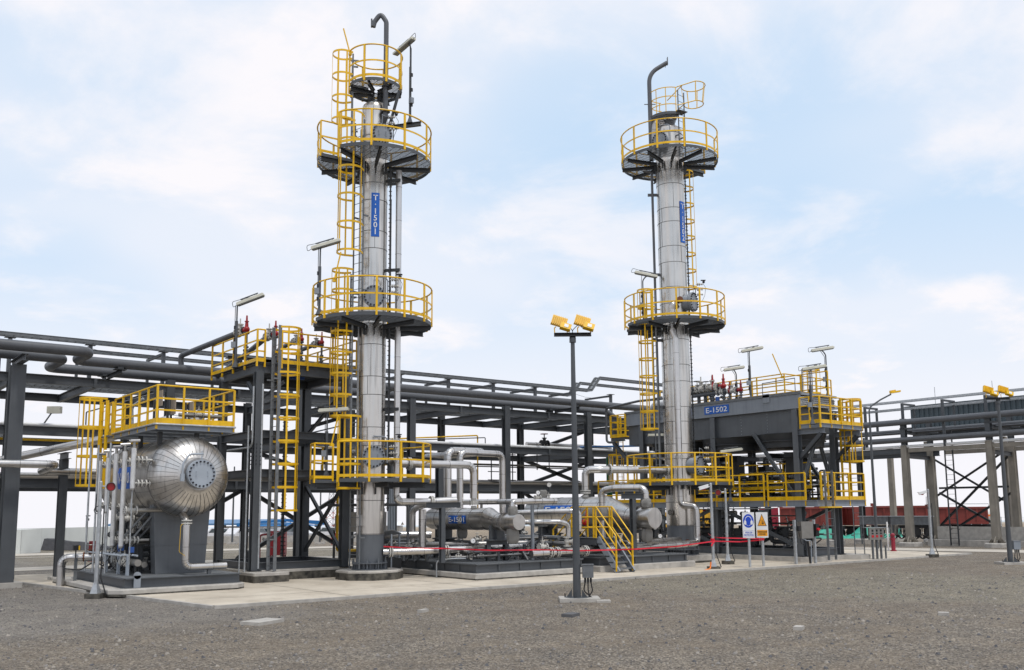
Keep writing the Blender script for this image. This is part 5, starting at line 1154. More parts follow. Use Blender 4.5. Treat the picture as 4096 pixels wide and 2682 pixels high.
mb.build('frame','steel_light',ld)
mb=MB(); mb.box(DX0+.05,DX1,DY0,DY1,DZ-.01,DZ+.01); mb.build('floor_plate','steel_dark',ld)
rail_run(ld,[(DX0,DY1),(DX0,25.0)],DZ,1.12,(.75,.38),1.45,.16,pw=.055,hang=.25)
rail_run(ld,[(DX0,24.8),(DX0,22.95)],DZ,1.12,(.75,.38),1.3,.16,pw=.055,hang=.25)
rail_run(ld,[(33.35,DY0-.1),(34.3,DY0-.1)],DZ,1.12,(.6,.12),.5,0,pw=.06)
rail_run(ld,[(34.35,DY0),(DX1,DY0),(DX1,DY1)],DZ,1.12,(.75,.38),1.5,.16,pw=.055,hang=.25)
rail_run(ld,[(34.4,33),(34.4,23.5)],DZ+.5,1.1,(.73,.37),1.5,.14,pw=.05)
mb=MB(); mb.box(33.3,34.3,DY0-.4,DY0,DZ-.32,DZ-.26); mb.build('access_step','yellow',ld)
ladder(ld,(33.65,DY0-.25),DZ+1.2,(0,-1),.1,None,None,wd=.5,matr='galv_dark',rt=(.1,.03))
ladder(ld,(36.85,22.9),DZ+1.0,(1,0),.0,None,None,wd=.45,matr='galv_dark')
mb=MB(); mb.tube([(33.1,33.5,DZ-.33),(33.1,24.5,DZ-.33)],.03,6); mb.build('cable_tray','galv_dark',ld)
pole_lamp((33.05,26.7,DZ),2.25,(RH.x,RH.y),'linear lamp on a pole under the air cooler fans',tilt=.12,reach=.2)
pole_lamp((33.2,31.2,4.0),1.75,(RH.x,RH.y),'linear lamp half hidden behind the right tower below the air cooler',tilt=.02,reach=.2)
# left end platform of the cooler
le=thing('end_platform',(33.3,33.8,5.5),'small yellow railed platform at the left end of the air cooler','platform')
mb=MB(); mb.C((33.3,33.4,5.7),(33.3,34.4,5.7),.2,.08); mb.box(33.3,35.5,33.4,34.4,5.78,5.8); mb.I((33.4,34.3,5.55),(33.4,33.3,4.6),.16,.14,up=(1,0,0)); mb.build('frame','steel',le)
rail_run(le,[(33.3,33.35),(33.3,34.4),(35.4,34.4)],5.8,1.15,(.8,.45),1.0,.17,pw=.07)
ladder(le,(34.2,34.7),5.9,(0,1),2.5,3.2,5.0,hoopstep=.8,wd=.5,matr='yellow')
clad_pipe('header_pipe',[(33.0,33.9,5.55),(32.9,34.3,5.55),(32.9,34.3,7.3),(32.9,32.0,7.45),(33.6,30.0,7.5)],.06,'thin grey pipe bending round the left end platform of the air cooler',m='pipe_grey',seams=False,bend=.2)
clad_pipe('header_pipe',[(36,34.2,7.3),(34.4,32.2,7.45),(34.4,30.0,7.45)],.17,'pale clad header pipe passing behind the right tower above the air cooler',m='white',bend=.3)
# machinery under and on the deck
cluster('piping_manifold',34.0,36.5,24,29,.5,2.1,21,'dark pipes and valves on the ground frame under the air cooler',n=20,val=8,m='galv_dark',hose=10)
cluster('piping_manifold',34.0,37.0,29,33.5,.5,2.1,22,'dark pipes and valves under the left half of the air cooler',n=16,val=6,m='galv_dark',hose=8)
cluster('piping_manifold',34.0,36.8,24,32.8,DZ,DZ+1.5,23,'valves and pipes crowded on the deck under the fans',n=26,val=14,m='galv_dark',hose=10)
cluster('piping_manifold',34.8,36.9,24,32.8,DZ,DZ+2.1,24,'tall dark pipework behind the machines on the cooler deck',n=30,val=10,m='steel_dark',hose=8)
for i,(x,y,w_,h_) in enumerate(((35.9,25.3,.8,1.9),(36.0,27.0,.5,1.6),(35.8,29.4,.9,1.8),(36.2,31.2,.7,1.5))):
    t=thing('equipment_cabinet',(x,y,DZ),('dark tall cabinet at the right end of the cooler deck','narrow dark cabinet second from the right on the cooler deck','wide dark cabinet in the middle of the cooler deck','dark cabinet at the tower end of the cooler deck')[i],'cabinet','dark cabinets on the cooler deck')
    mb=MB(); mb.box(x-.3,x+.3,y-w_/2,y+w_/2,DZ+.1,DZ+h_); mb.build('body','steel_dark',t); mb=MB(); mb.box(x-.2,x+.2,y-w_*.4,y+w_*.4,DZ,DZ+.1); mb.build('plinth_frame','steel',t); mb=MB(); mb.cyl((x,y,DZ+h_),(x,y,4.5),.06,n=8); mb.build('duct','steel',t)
for i,(y,x) in enumerate(((24.6,34.9),(26.4,35.0),(28.6,34.8),(30.6,35.0))):
    t=thing('compressor_unit',(x,y,DZ),('dark cylindrical machine on the deck at the right end','dark machine second from the right on the deck','dark machine in the middle of the deck','dark machine on the deck behind the right tower')[i],'machine','dark machines on the cooler deck')
    mb=MB(); mb.cyl((x-.5,y,DZ+.55),(x+.5,y,DZ+.55),.32,n=20); mb.ob((x,y,DZ+.15),1.1,.7,.3); mb.build('body','steel_dark',t)
    mb=MB(); mb.cyl((x,y,DZ+.8),(x,y,DZ+1.3),.14,n=14); flange(mb,(x,y,DZ+1.3),(0,0,1),.22,.04,8); mb.build('nozzle',['galv_dark','bolt'],t)
for i,(x,y,w_) in enumerate(((34.3,27.1,.9),(34.6,29.6,.7),(35,31.6,.8))):
    t=thing('pump',(x,y,.2),('dark pump on the ground frame behind the two warning signs','dark pump under the cooler left of the warning signs','dark pump under the cooler behind the right tower')[i],'pump','pumps under the air cooler')
    mb=MB(); mb.ob((x,y,.75),w_,w_*.7,.5); mb.cyl((x-.4,y,1.1),(x+.4,y,1.1),.22,n=16); mb.build('casing','steel_dark',t); mb=MB(); mb.cyl((x,y,1.2),(x,y,1.9),.06,n=10); mb.ball((x,y,1.95),.1); mb.build('outlet','galv_dark',t)
mb=MB(); mb.tube([(34.2,26.9,1.6),(34.2,25.5,1.6),(34.2,25.5,.75),(34.2,24.7,.75)],.1,12,bend=.25); mb.tube([(34.4,27.5,1.15),(34.4,24.9,1.15)],.14,12); flange(mb,(34.4,25.2,1.15),(0,1,0),.22,.05,8,0); flange(mb,(34.4,24.9,1.15),(0,1,0),.22,.05,8,0); mb.build('dark_pipe','steel_dark',label='dark bent pipe with flanges right of the warning signs',cat='pipe')
mb=MB(); mb.cyl((34,29.0,1.9),(34,29.0,2.15),.05,n=8); mb.ball((34,29.0,2.1),.09); mb.ball((33.9,28.7,2.15),.07); mb.build('alarm_beacon','red_bright',label='small red beacons under the cooler deck left of the signs',cat='beacon')
# ================================================================= MAIN PIPE RACK
pr_=thing('pipe_rack',(18,39,0),'long dark grey three level steel pipe rack behind the plant','pipe rack')
FY,BY=36.0,41.7; XS=[.66+5.42*k for k in range(-1,9)]
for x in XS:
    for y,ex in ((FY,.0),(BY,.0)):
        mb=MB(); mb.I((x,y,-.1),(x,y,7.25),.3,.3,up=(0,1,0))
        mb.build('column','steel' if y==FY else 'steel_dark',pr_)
        mb=MB(); mb.box(x-.3,x+.3,y-.3,y+.3,-.1,-.05)
        for s in (-1,1): mb.add([(x+s*.15,y-.12,-.05),(x+s*.42,y-.12,-.05),(x+s*.42,y-.12,.15),(x+s*.15,y-.12,.4),(x+s*.15,y-.1,-.05),(x+s*.42,y-.1,-.05),(x+s*.42,y-.1,.15),(x+s*.15,y-.1,.4)],[(0,1,2,3),(7,6,5,4),(1,5,6,2),(2,6,7,3),(0,3,7,4)])
        mb.build('base_plate','steel_dark',pr_)
for z in (7.1,5.26,3.43):
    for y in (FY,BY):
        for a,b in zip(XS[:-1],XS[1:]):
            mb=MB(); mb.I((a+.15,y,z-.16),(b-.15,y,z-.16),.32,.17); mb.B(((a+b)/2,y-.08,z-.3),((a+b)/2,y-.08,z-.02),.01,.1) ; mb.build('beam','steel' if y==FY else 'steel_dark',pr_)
    for x in XS:
        mb=MB(); mb.I((x,FY+.15,z-.2),(x,BY-.15,z-.2),.3,.17); mb.build('crossbeam','steel',pr_)
        if z>7:
            mb=MB(); mb.I((x+2.71,FY+.1,z-.2),(x+2.71,BY-.1,z-.2),.3,.17); mb.build('crossbeam','steel',pr_)
for a,b in (((16.92,BY,3.3),(11.5,BY,.2)),((16.92,BY,.2),(22.34,BY,3.3)),((22.34,BY,.2),(16.92,BY,3.3)),((16.92,BY,5.1),(22.34,BY,3.5)),((22.34,BY,7),(16.92,BY,5.3)),((33.2,BY,3.3),(38.6,BY,.2)),((33.2,BY,.2),(38.6,BY,3.3)),((33.2,BY,5.1),(38.6,BY,3.5)),((38.6,BY,5.1),(33.2,BY,3.5)),((33.2,BY,5.3),(38.6,BY,7))):
    mb=MB(); mb.I(a,b,.18,.16); mb.build('brace','steel_dark',pr_)
# cable trays on goal posts
def tray(par,pts,z,w_=.35,h=.11,name='cable_tray',m='galv_dark'):
    mb=MB()
    for s in (-1,1):
        for a,b in zip(pts[:-1],pts[1:]):
            a=V(a);b=V(b); d=(b-a).normalized(); n_=V((-d.y,d.x,0)).normalized()*s*w_/2; mb.C(a+n_+V((0,0,z)),b+n_+V((0,0,z)),h,.03,side=-s)
    for a,b in zip(pts[:-1],pts[1:]):
        a=V(a);b=V(b); d=b-a; L_=d.length; k=int(L_/.3); n_=V((-d.y,d.x,0)).normalized()*w_/2
        for i in range(k): q=a+d*(i+.5)/k+V((0,0,z-h*.35)); mb.B(q-n_,q+n_,.03,.02)
    return mb.build(name,m,par)
for i in range(-3,11):
    x=8.9+2.735*i; mb=MB(); mb.B((x,37.4,7.12),(x,37.4,8.52),.13,.13); mb.B((x,37.35,8.48),(x,39.5,8.48),.1,.1); mb.B((x,39.4,7.12),(x,39.4,8.45),.1,.1); mb.ob((x,37.4,8.56),.36,.3,.02); mb.build('tray_post','steel_light' if 0 else 'steel',pr_)
tray(pr_,[(-8,37.45,0),(34.7,37.45,0),(35.3,37.45,.75),(44,37.45,.75)],8.68,.35,.13); tray(pr_,[(-8,39.3,0),(34.9,39.3,0),(35.5,39.3,.75),(44,39.3,.75)],8.62,.35,.11)
mb=MB(); mb.add([(34.7,37.2,8.62),(35.35,37.2,9.38),(35.35,37.75,9.38),(34.7,37.75,8.62)],[(0,1,2,3)]); mb.add([(34.9,39.0,8.56),(35.55,39.0,9.32),(35.55,39.6,9.32),(34.9,39.6,8.56)],[(0,1,2,3)]); mb.build('tray_cover','galv',pr_)
tray(pr_,[(-8,40.2,0),(44,40.2,0)],7.2,.6,.12); tray(pr_,[(-8,39.4,0),(44,39.4,0)],7.2,.5,.12)
mb=MB()
for i in range(-3,10):
    x=8.9+2.735*i; mb.tube([(x,37.5,8.45),(x+.9,37.5,8.3),(x+1.8,37.5,8.28),(x+2.73,37.5,8.42)],.008,4)
mb.build('cable','black',pr_)
# long lines on the rack
def longpipe(pts,r,label,name='pipeline',m='pipe_grey',bend=None,group=None): 
    mb=MB(); mb.tube(pts,r,20,bend=bend if bend is not None else r*2.4,seg=8); return mb.build(name,m,label=label,cat='pipe',group=group)
longpipe([(-10,32.4,7.47),(7.72,32.4,7.47),(7.72,34.4,7.47),(44,34.4,7.47)],.175,'upper thick grey pipeline with a double bend at the left',bend=.42)
longpipe([(-10,33.9,7.42),(7.25,33.9,7.42),(7.25,36.4,7.42),(34.9,36.4,7.42),(35.6,36.4,7.1),(35.6,36.4,5)],.175,'lower thick grey pipeline with a double bend at the left',bend=.42)
for x,y,z in ((9.2,34.4,7.1),(9.2,36.4,7.1),(20.05,34.4,7.1),(20.05,36.4,7.1),(30.9,34.4,7.1),(30.9,36.4,7.1)):
    mb=MB(); mb.B((x,y,z+.16),(x,y,z+.25),.3,.2,up=(1,0,0)); mb.ob((x,y,z+.16),.4,.35,.02); mb.I((x,y-.3,z+.07),(x,y+1.6 if y<35 else y+.3,z+.07),.15,.12); mb.build('pipe_shoe','steel_dark',pr_)
def psupport(x,y,zt,w_,label,cap=None,m='steel'):
    t=thing('pipe_support',(x,y,-.06),label,'pipe support'); mb=MB(); mb.I((x,y,.1),(x,y,zt),w_,w_,up=(0,1,0)); mb.build('post',m,t)
    mb=MB(); mb.ob((x,y,.02),w_*2,w_*2,.16); mb.build('footing','concrete',t)
    if cap: mb=MB(); mb.I((x-cap*.0,y-cap,zt+.11),(x,y+cap,zt+.11),.22,.2); mb.build('crossbeam','steel',t)
    return t
psupport(5.72,33.0,6.95,.42,'thick grey steel column at the far left carrying the bent pipelines',1.1)
psupport(7.6,34.7,4.05,.26,'slimmer grey steel post behind the left end of the vessel',.6)
psupport(4.95,34.2,6.6,.3,'dark steel column just left of the thick left column',None,'steel_dark')
clad_pipe('steel_pipeline',[(-8,32.3,3.75),(6.85,32.3,3.75),(6.85,34.6,3.62),(16,34.6,3.62)],.125,'silver clad pipeline with a double bend crossing the thick left column',bend=.3)
clad_pipe('rack_pipe',[(-8,37.0,5.4),(44,37.0,5.4)],.07,'thin pale pipe along the middle level of the pipe rack',m='white',seams=False)
clad_pipe('rack_pipe',[(-8,36.6,3.58),(44,36.6,3.58)],.08,'pale clad pipe along the lowest level of the pipe rack',m='clad_fine',seams=False)
clad_pipe('rack_pipe',[(-8,38.2,3.6),(44,38.2,3.6)],.1,'second clad pipe on the lowest level, farther in',m='clad_dull',seams=False)
longpipe([(-8,36.25,4.8),(6,36.25,4.8),(11,36.25,4.8)],.04,'thin yellow pipe under the left middle beam','gas_pipe','yellow')
a=clad_pipe('rack_pipe',[(30.0,37.2,5.55),(35,37.2,5.55),(36,37.2,5.55),(36,37.2,3.7)],.11,'clad pipe with a tall valve near the right of the rack',bend=.25)
gate_valve(a,(31.2,37.2,5.6),(1,0,0),.14,.4,wheel='maroon',m='black')
longpipe([(33.5,37.0,5.5),(37.5,35.2,5.62)],.05,'thin blue pipe at the right end of the rack','water_pipe','blue_pipe')
longpipe([(34.5,37.6,5.5),(36.2,37.6,5.5),(36.2,37.6,.3)],.16,'dark green vertical pipe at the right end of the rack','water_pipe','green_pipe')
longpipe([(20,38.5,5.4),(27.2,37.6,5.9),(27.2,37.6,1.5)],.035,'thin yellow pipe dropping from the rack behind the loop pipes','gas_pipe','yellow')
longpipe([(21,38.5,5.4),(27.6,37.5,5.8),(27.6,37.5,5.3)],.025,'thin grey vent pipe beside the yellow drop pipe','vent_pipe','pipe_grey')
longpipe([(16.5,37.2,5.2),(20.3,37.2,6.2),(20.3,37.2,5.2)],.03,'thin bent vent pipe right of the left tower','vent_pipe','pipe_grey')
longpipe([(8.9,37.5,5.2),(8.9,37.5,6.0),(11.4,37.5,6.9)],.025,'thin bent vent pipe above the rack at the left','vent_pipe','pipe_grey')
t=psupport(21.5,32.4,4.15,.28,'dark steel post under the loop pipes behind E-1501',None); mb=MB(); mb.I((19.5,31.6,4.24),(22.6,32.7,4.24),.2,.16); mb.build('crossbeam','steel',t)
psupport(19.3,32.5,4.15,.28,'second dark steel post under the loop pipes behind E-1501',None)
# hanging scaffold
sc=thing('hanging_scaffold',(26,37.5,3.5),'dark tube scaffold with a plank hanging under the rack','scaffold')
for x in (27.0,28.3):
    mb=MB(); mb.cyl((x,36.2,3.6),(x,36.2,5.1),.028,n=6); mb.build('tube','black',sc)
for z in (3.65,4.05,4.9): 
    mb=MB(); mb.cyl((26.8,36.2,z),(28.5,36.2,z),.024,n=6); mb.build('tube','black',sc)
for x in (30.2,31,34,36): 
    mb=MB(); mb.cyl((x,36.6,4.2),(x,36.6,5.0),.028,n=6); mb.build('tube','black',sc)
mb=MB(); mb.ob((31.5,36.9,4.42),10.5,.8,.05); mb.cyl((26.5,36.4,4.38),(37,36.4,4.38),.03,n=6); mb.cyl((26.5,37.2,4.34),(37,37.2,4.34),.03,n=6); mb.build('plank','bitumen',sc)
# yellow lamp head behind left column
lh=thing('small_floodlight',(7.6,38.5,5.26),'small pale floodlight leaning on the rack at the left','floodlight'); mb=MB(); mb.cyl((7.5,38.5,5.3),(7.9,38.5,6.0),.03,n=6); mb.build('arm','steel',lh); mb=MB(); mb.ob((8.0,38.5,6.12),.5,.2,.26,ax=RH,ay=FH); mb.build('lamp_head','lamp_white',lh)
# ================================================================= RIGHT CONCRETE RACK
rr=thing('concrete_rack',(58,30,-.3),'tall pipe rack on tapering concrete columns at the right','pipe rack')
RX0,RX1=56.0,60.6
for x,ys in ((RX0,(31.25,25.95,20.6,15.3)),(RX1,(32.0,26.75,21.4,16)),(67.0,(35.6,30.1,24.8)),(72,(41.5,))):
    for y in ys:
        g=gz(x,y); mb=MB(); zt=6.05 if x<62 else 7.0
        w_=.27; mb.lathe((x,y,g+.35),(0,0,1),[(0,.3),(.12,.3),(.125,.285),(zt-g-.36,.26),(zt-g-.355,.01)],4,PI/4,PI/4+2*PI)
        mb.build('concrete_column','concrete_col',rr,smooth=False)
        mb=MB()
        for sx,sy in ((1,0),(-1,0),(0,1),(0,-1),(.7,.7),(-.7,-.7),(.7,-.7),(-.7,.7)):
            a=V((x,y,g+.2))+V((sx,sy,0))*.2; b=V((x,y,g+.2))+V((sx,sy,0))*.46; mb.add([a,b,b+V((0,0,.06)),a+V((0,0,.38)),a+V((.06*sy,.06*sx,0)),b+V((.06*sy,.06*sx,0)),b+V((.06*sy,.06*sx,.06)),a+V((.06*sy,.06*sx,.38))],[(0,1,2,3),(7,6,5,4),(0,4,5,1),(1,5,6,2),(2,6,7,3)])
        mb.build('foot_ribs','concrete_col',rr,smooth=False)
        mb=MB(); mb.lathe((x,y,g-.1),(0,0,1),[(0,.72),(.25,.72),(.3,.66),(.301,.01)],8); mb.build('footing','concrete',rr,smooth=False)
        if x<62:
            mb=MB(); mb.I((x,y,6.06),(x,y,7.75),.3,.3,up=(1,0,0)); mb.B((x-.05,y-.6,7.1),(x-.05,y+.2,7.1),.2,.1); mb.build('steel_column','steel',rr)
for x,ys in ((RX0,(36.55,41.9)),(RX1,(37.3,42.6))):
    for y in ys: 
        mb=MB(); mb.I((x,y,-.2),(x,y,5.6),.32,.32,up=(1,0,0)); mb.build('steel_column','steel_dark',rr)
        mb=MB(); mb.lathe((x,y,gz(x,y)-.1),(0,0,1),[(0,.6),(.35,.6),(.4,.54),(.401,.01)],12); mb.build('footing','concrete',rr,smooth=False)
for x in (RX0,RX1):
    mb=MB(); mb.box(x-.11,x+.11,14,31.0,5.6,5.86); mb.build('concrete_beam','concrete_col',rr)
    mb=MB(); mb.I((x,31.4,5.7),(x,44,5.7),.34,.2); mb.build('beam','steel',rr)
for y in (20.6,25.95,31.25,36.55): 
    mb=MB(); mb.I((RX0,y,6.9),(RX1,y+.7,6.9),.22,.16); mb.I((RX0,y+.1,5.4),(RX1,y+.8,5.4),.26,.18); mb.build('crossbeam','steel',rr)
longpipe([(55.7,12,7.5),(55.7,36.2,7.5),(55.7,46,7.5)],.19,'upper thick grey pipeline along the concrete rack')
longpipe([(55.7,12,6.38),(55.7,46,6.38)],.175,'lower thick grey pipeline along the concrete rack')
clad_pipe('rack_pipe',[(56,12,5.98),(56,46,5.98)],.09,'pale pipe lying on the concrete beam of the right rack',m='white',seams=False)
longpipe([(57.2,12,6.95),(57.2,44,6.95)],.045,'thin grey pipe between the two thick right pipelines')
longpipe([(58.2,12,7.1),(58.2,44,7.1)],.17,'thick grey pipeline farther inside the concrete rack')
for i in range(-4,4):
    y=31.3-2.62*i+0; mb=MB(); mb.B((56.1,y,6.05 if i%2 else 7.7),(56.1,y,8.75),.14,.14,up=(1,0,0)); mb.B((56.1,y,8.7),(57.6,y,8.7),.12,.12); mb.B((57.5,y,7.2),(57.5,y,8.7),.12,.12,up=(1,0,0)); mb.build('tray_post','steel',rr)
def tray2(y0,y1,x,z): 
    mb=MB(); mb.C((x-.2,y0,z),(x-.2,y1,z),.13,.03); mb.C((x+.2,y0,z),(x+.2,y1,z),.13,.03,side=-1); y=y0
    while y<y1: mb.B((x-.2,y,z-.04),(x+.2,y,z-.04),.03,.02); y+=.35
    mb.build('cable_tray','galv',rr)
tray2(12,46,56.1,8.86); tray2(12,46,57.3,8.5)
for k in (34.0,28.6): 
    mb=MB(); mb.B((55.9,k,5.9),(55.9,k,6.7),.1,.1,up=(1,0,0)); mb.build('pipe_post','steel',rr)
for a,b in (((RX1,31.6,1.0),(RX1,27.0,5.3)),((RX1,27,3.0),(RX1,31.6,.2)),((RX1,31.6,3.1),(RX1,27,.4)),((RX1,31.6,3.4),(RX1,27.1,3.4)),((67,35.4,5.8),(67,30.4,2.6)),((67,30.4,5.8),(67,35.4,2.8))):
    mb=MB(); mb.I(a,b,.13,.12); mb.build('brace','steel_dark',rr)
en=thing('corrugated_enclosure',(64,24,7.2),'dark blue grey corrugated metal enclosure raised behind the right rack','building')
mb=MB(); yy=33.9; pr=[]
x=62.0
y=34.0
while y>14:
    pr+=[(x,y),(x,y-.13),(x-.07,y-.17),(x-.07,y-.3)]; y-=.34
vs=[];fs=[]
for p in pr: vs+=[(p[0],p[1],7.28),(p[0],p[1],9.05)]
for i in range(len(pr)-1): fs.append((2*i,2*i+2,2*i+3,2*i+1)[::-1])
mb.add(vs,fs); mb.box(62.05,66,14,34.02,7.28,9.04); mb.build('wall','corrugated',en,smooth=False)
mb=MB(); mb.add([(61.6,34.3,9.08),(61.6,13.8,9.08),(66.4,13.8,9.4),(66.4,34.3,9.4),(61.6,34.3,9.14),(61.6,13.8,9.14),(66.4,13.8,9.46),(66.4,34.3,9.46)],[(3,2,1,0),(4,5,6,7),(0,1,5,4),(1,2,6,5),(2,3,7,6),(3,0,4,7)]); mb.build('roof','corrugated',en)
mb=MB(); mb.I((62.1,34,7.15),(62.1,14,7.15),.25,.2); mb.I((65.9,34,7.15),(65.9,14,7.15),.25,.2); mb.build('beam','steel_dark',en)
for y in (33.2,29.2,22):
    mb=MB(); mb.cyl((64,y,9.3),(64,y,10.6),.02,n=5); mb.build('lightning_rod','galv',en)
ladder(rr,(57.3,29.1),7.0,(-1,0),-.2,None,None,wd=.5,matr='steel_dark',rt=(.12,.04))
mb=MB(); mb.box(58.5,58.7,18,30.8,-.5,.94); mb.build('low_wall','concrete',label='low grey concrete wall behind the front concrete columns',cat='wall',smooth=False)
mb=MB(); mb.box(57.6,58.28,20,31.0,-.5,.12); mb.build('wall_footing','concrete',label='concrete step along the foot of the low wall',cat='wall',smooth=False)
# junction racks with hanging cables
for i,(y0,y1,lab) in enumerate(((36.2,34.1,'left galvanised cable box rack with hanging black cables'),(33.9,32.6,'middle galvanised cable box rack with hanging black cables'),(32.4,31.2,'right galvanised cable box rack with hanging black cables'))):
    x=59.2-1.6*i if i<2 else 57.6; x=58.6
    t=thing('cable_box_rack',(x,(y0+y1)/2,-.3),lab,'cable rack','galvanised cable box racks'); g=-.3
    mb=MB(); mb.box(x-.2,x+.2,y1,y0,1.02,1.55); mb.build('box_row','galv_dark',t)
    mb=MB(); mb.box(x-.28,x+.28,y1-.05,y0+.05,1.555,1.6); mb.build('cover','galv',t)
    for y in (y0,y1):
        mb=MB(); mb.B((x,y,g),(x,y,1.55),.07,.07); mb.build('leg','galv_dark',t)
    for k in range(4):
        mb=MB(); yc=y0-.3-(y0-y1-.6)*k/3
        for j in range(4): a=V((x-.15,yc+.08*j-.12,1.0)); mb.tube([a,a+V((0,.02*j,-.6)),V((x-.1,yc+.3*(1 if k%2 else -1),.1)),V((x,yc+.6*(1 if k%2 else -1),.25)),V((x,yc+.5*(1 if k%2 else -1),.7))],.02,5,bend=.2)
        mb.build('cable','black',t)
# ================================================================= YARD OBJECTS
def twin_flood(loc,H,label,yaw=0,ph=.75):
    x,y,z=loc; p=V(loc); t=thing('floodlight_pole',loc,label,'floodlight','yellow twin floodlight poles'); ax=(RH*cos(yaw)+FH*sin(yaw)); ay=V((-ax.y,ax.x,0))
    mb=MB(); mb.cyl(p+V((0,0,.06)),p+V((0,0,H-.35)),.1,.052,n=20)
    for k in range(4): a=PI/2*k+.6; d=V((cos(a),sin(a),0)); q=p+V((0,0,.08)); mb.add([q+d*.13,q+d*.27,q+d*.13+V((0,0,.2)),q+d*.13+V((0,0,.2))+ay*.01,q+d*.27+ay*.01,q+d*.13+ay*.01],[(0,1,2),(5,4,3)])
    mb.cyl(p+V((0,0,.07)),p+V((0,0,.09)),.3,n=24); mb.cyl(p+V((0,0,H-.42)),p+V((0,0,H-.3)),.085,n=16)
    mb.build('pole','steel',t)
    mb=MB(); mb.C(p-ax*.48+V((0,0,H-.22)),p+ax*.48+V((0,0,H-.22)),.09,.1); mb.B(p+V((0,0,H-.4)),p+V((0,0,H-.25)),.16,.02,up=ay); mb.build('crossarm','steel_dark',t)
    for s in (-1,1):
        c=p+ax*(s*.3)+V((0,0,H)); tl=(ay*-.55+V((0,0,.83))).normalized()     # back plate leaning
        mb=MB(); sidev=(ax*.93-V((0,0,.3))).normalized(); f=(V((0,0,.95))+ay*.3-ax*.4).normalized(); f=(f-sidev*f.dot(sidev)).normalized(); nn=f.cross(sidev)
        if nn.dot(FH)>0: nn=-nn
        mb.ob(c+f*.13-sidev*.08,.4,.27,.08,ax=sidev,ay=f,az=nn)
        for k in range(8): mb.ob(c+f*.13+sidev*(-.26+.05*k)+nn*.055,.014,.26,.05,ax=sidev,ay=f,az=nn)
        mb.ob(c+sidev*.12-f*.03+nn*.1,.28,.16,.14,ax=sidev,ay=f,az=nn); mb.build('lamp_head','yellow',t)
        mb=MB(); mb.ob(c+sidev*.13-f*.03+nn*.175,.11,.09,.01,ax=sidev,ay=f,az=nn); mb.build('type_plate','white',t)
        mb=MB(); b=p+ax*(s*.3)+V((0,0,H-.18)); mb.tube([b-ax*.16,b-ax*.17+V((0,0,.14)),c-ax*.13],.014,6,bend=.03); mb.tube([b+ax*.16,b+ax*.17+V((0,0,.12)),c+ax*.14],.014,6,bend=.03); mb.build('yoke','yellow',t)
        mb=MB(); mb.tube([c-nn*.1,c-ax*s*.15+V((0,0,.06)),p+V((0,0,H-.1)),p+V((0,0,H-.3))],.01,5,bend=.1); mb.build('cable','black',t)
    mb=MB(); b=p+ax*.28+V((0,0,.72)); mb.ob(b,.27,.15,.32,ax=ax,ay=ay); mb.ob(b+V((0,0,.165)),.3,.18,.015,ax=ax,ay=ay); mb.build('switch_box','galv_dark' if H>6.9 else 'steel_light',t)
    mb=MB()
    for k in (-1,0,1):
        q=b+ax*.07*k-V((0,0,.16)); mb.cyl(q,q-V((0,0,.12)),.028,n=8); mb.tube([q-V((0,0,.1)),q+ax*.04*k-V((0,0,.32)),b+ax*(.05-.05*k)-V((0,0,.66))],.016,6,bend=.1)
    mb.build('gland_cables','black',t)
    mb=MB(); c=p+V((0,0,0)); d1=ax; 
    mb.ob(p+ax*.05+V((0,0,.02)),1.0,.8,.12,ax=ax,ay=ay); mb.ob(p+ax*.62-ay*.35+V((0,0,-.01)),.34,.3,.1,ax=ax,ay=ay); mb.build('footing','concrete',t)
    mb=MB()
    for s in (-1,1): mb.cyl(p+ax*s*.3+V((0,0,.07)),p+ax*s*.3+V((0,0,.18)),.016,n=6)
    mb.build('anchor_bolts','bolt',t); return t
twin_flood((15.87,17.73,-.05),6.95,'tall grey pole with two yellow floodlights in the gravel foreground',.0)
twin_flood((38.1,17.2,-.05),6.72,'grey pole with two yellow floodlights at the right edge of the yard',.0)
# street lamp
t=thing('street_lamp',(48.4,29.0,-.1),'thin grey street lamp with a yellow head right of the air cooler','street lamp'); p=V((48.4,29.0,-.1))
mb=MB(); mb.cyl(p,p+V((0,0,7.0)),.09,.06,n=12); mb.tube([p+V((0,0,6.9)),p+V((0,0,7.9)),p+RH*.7+V((0,0,8.35)),p+RH*1.3+V((0,0,8.65))],.045,10,bend=.5); mb.build('pole','steel',t); mb=MB(); mb.ob(p+RH*1.55+V((0,0,8.78)),.55,.25,.1,ax=RH+V((0,0,.15)),ay=FH); mb.ob(p+RH*1.4+V((0,0,8.82)),.3,.2,.12,ax=RH+V((0,0,.15)),ay=FH); mb.build('lamp_head','yellow',t)
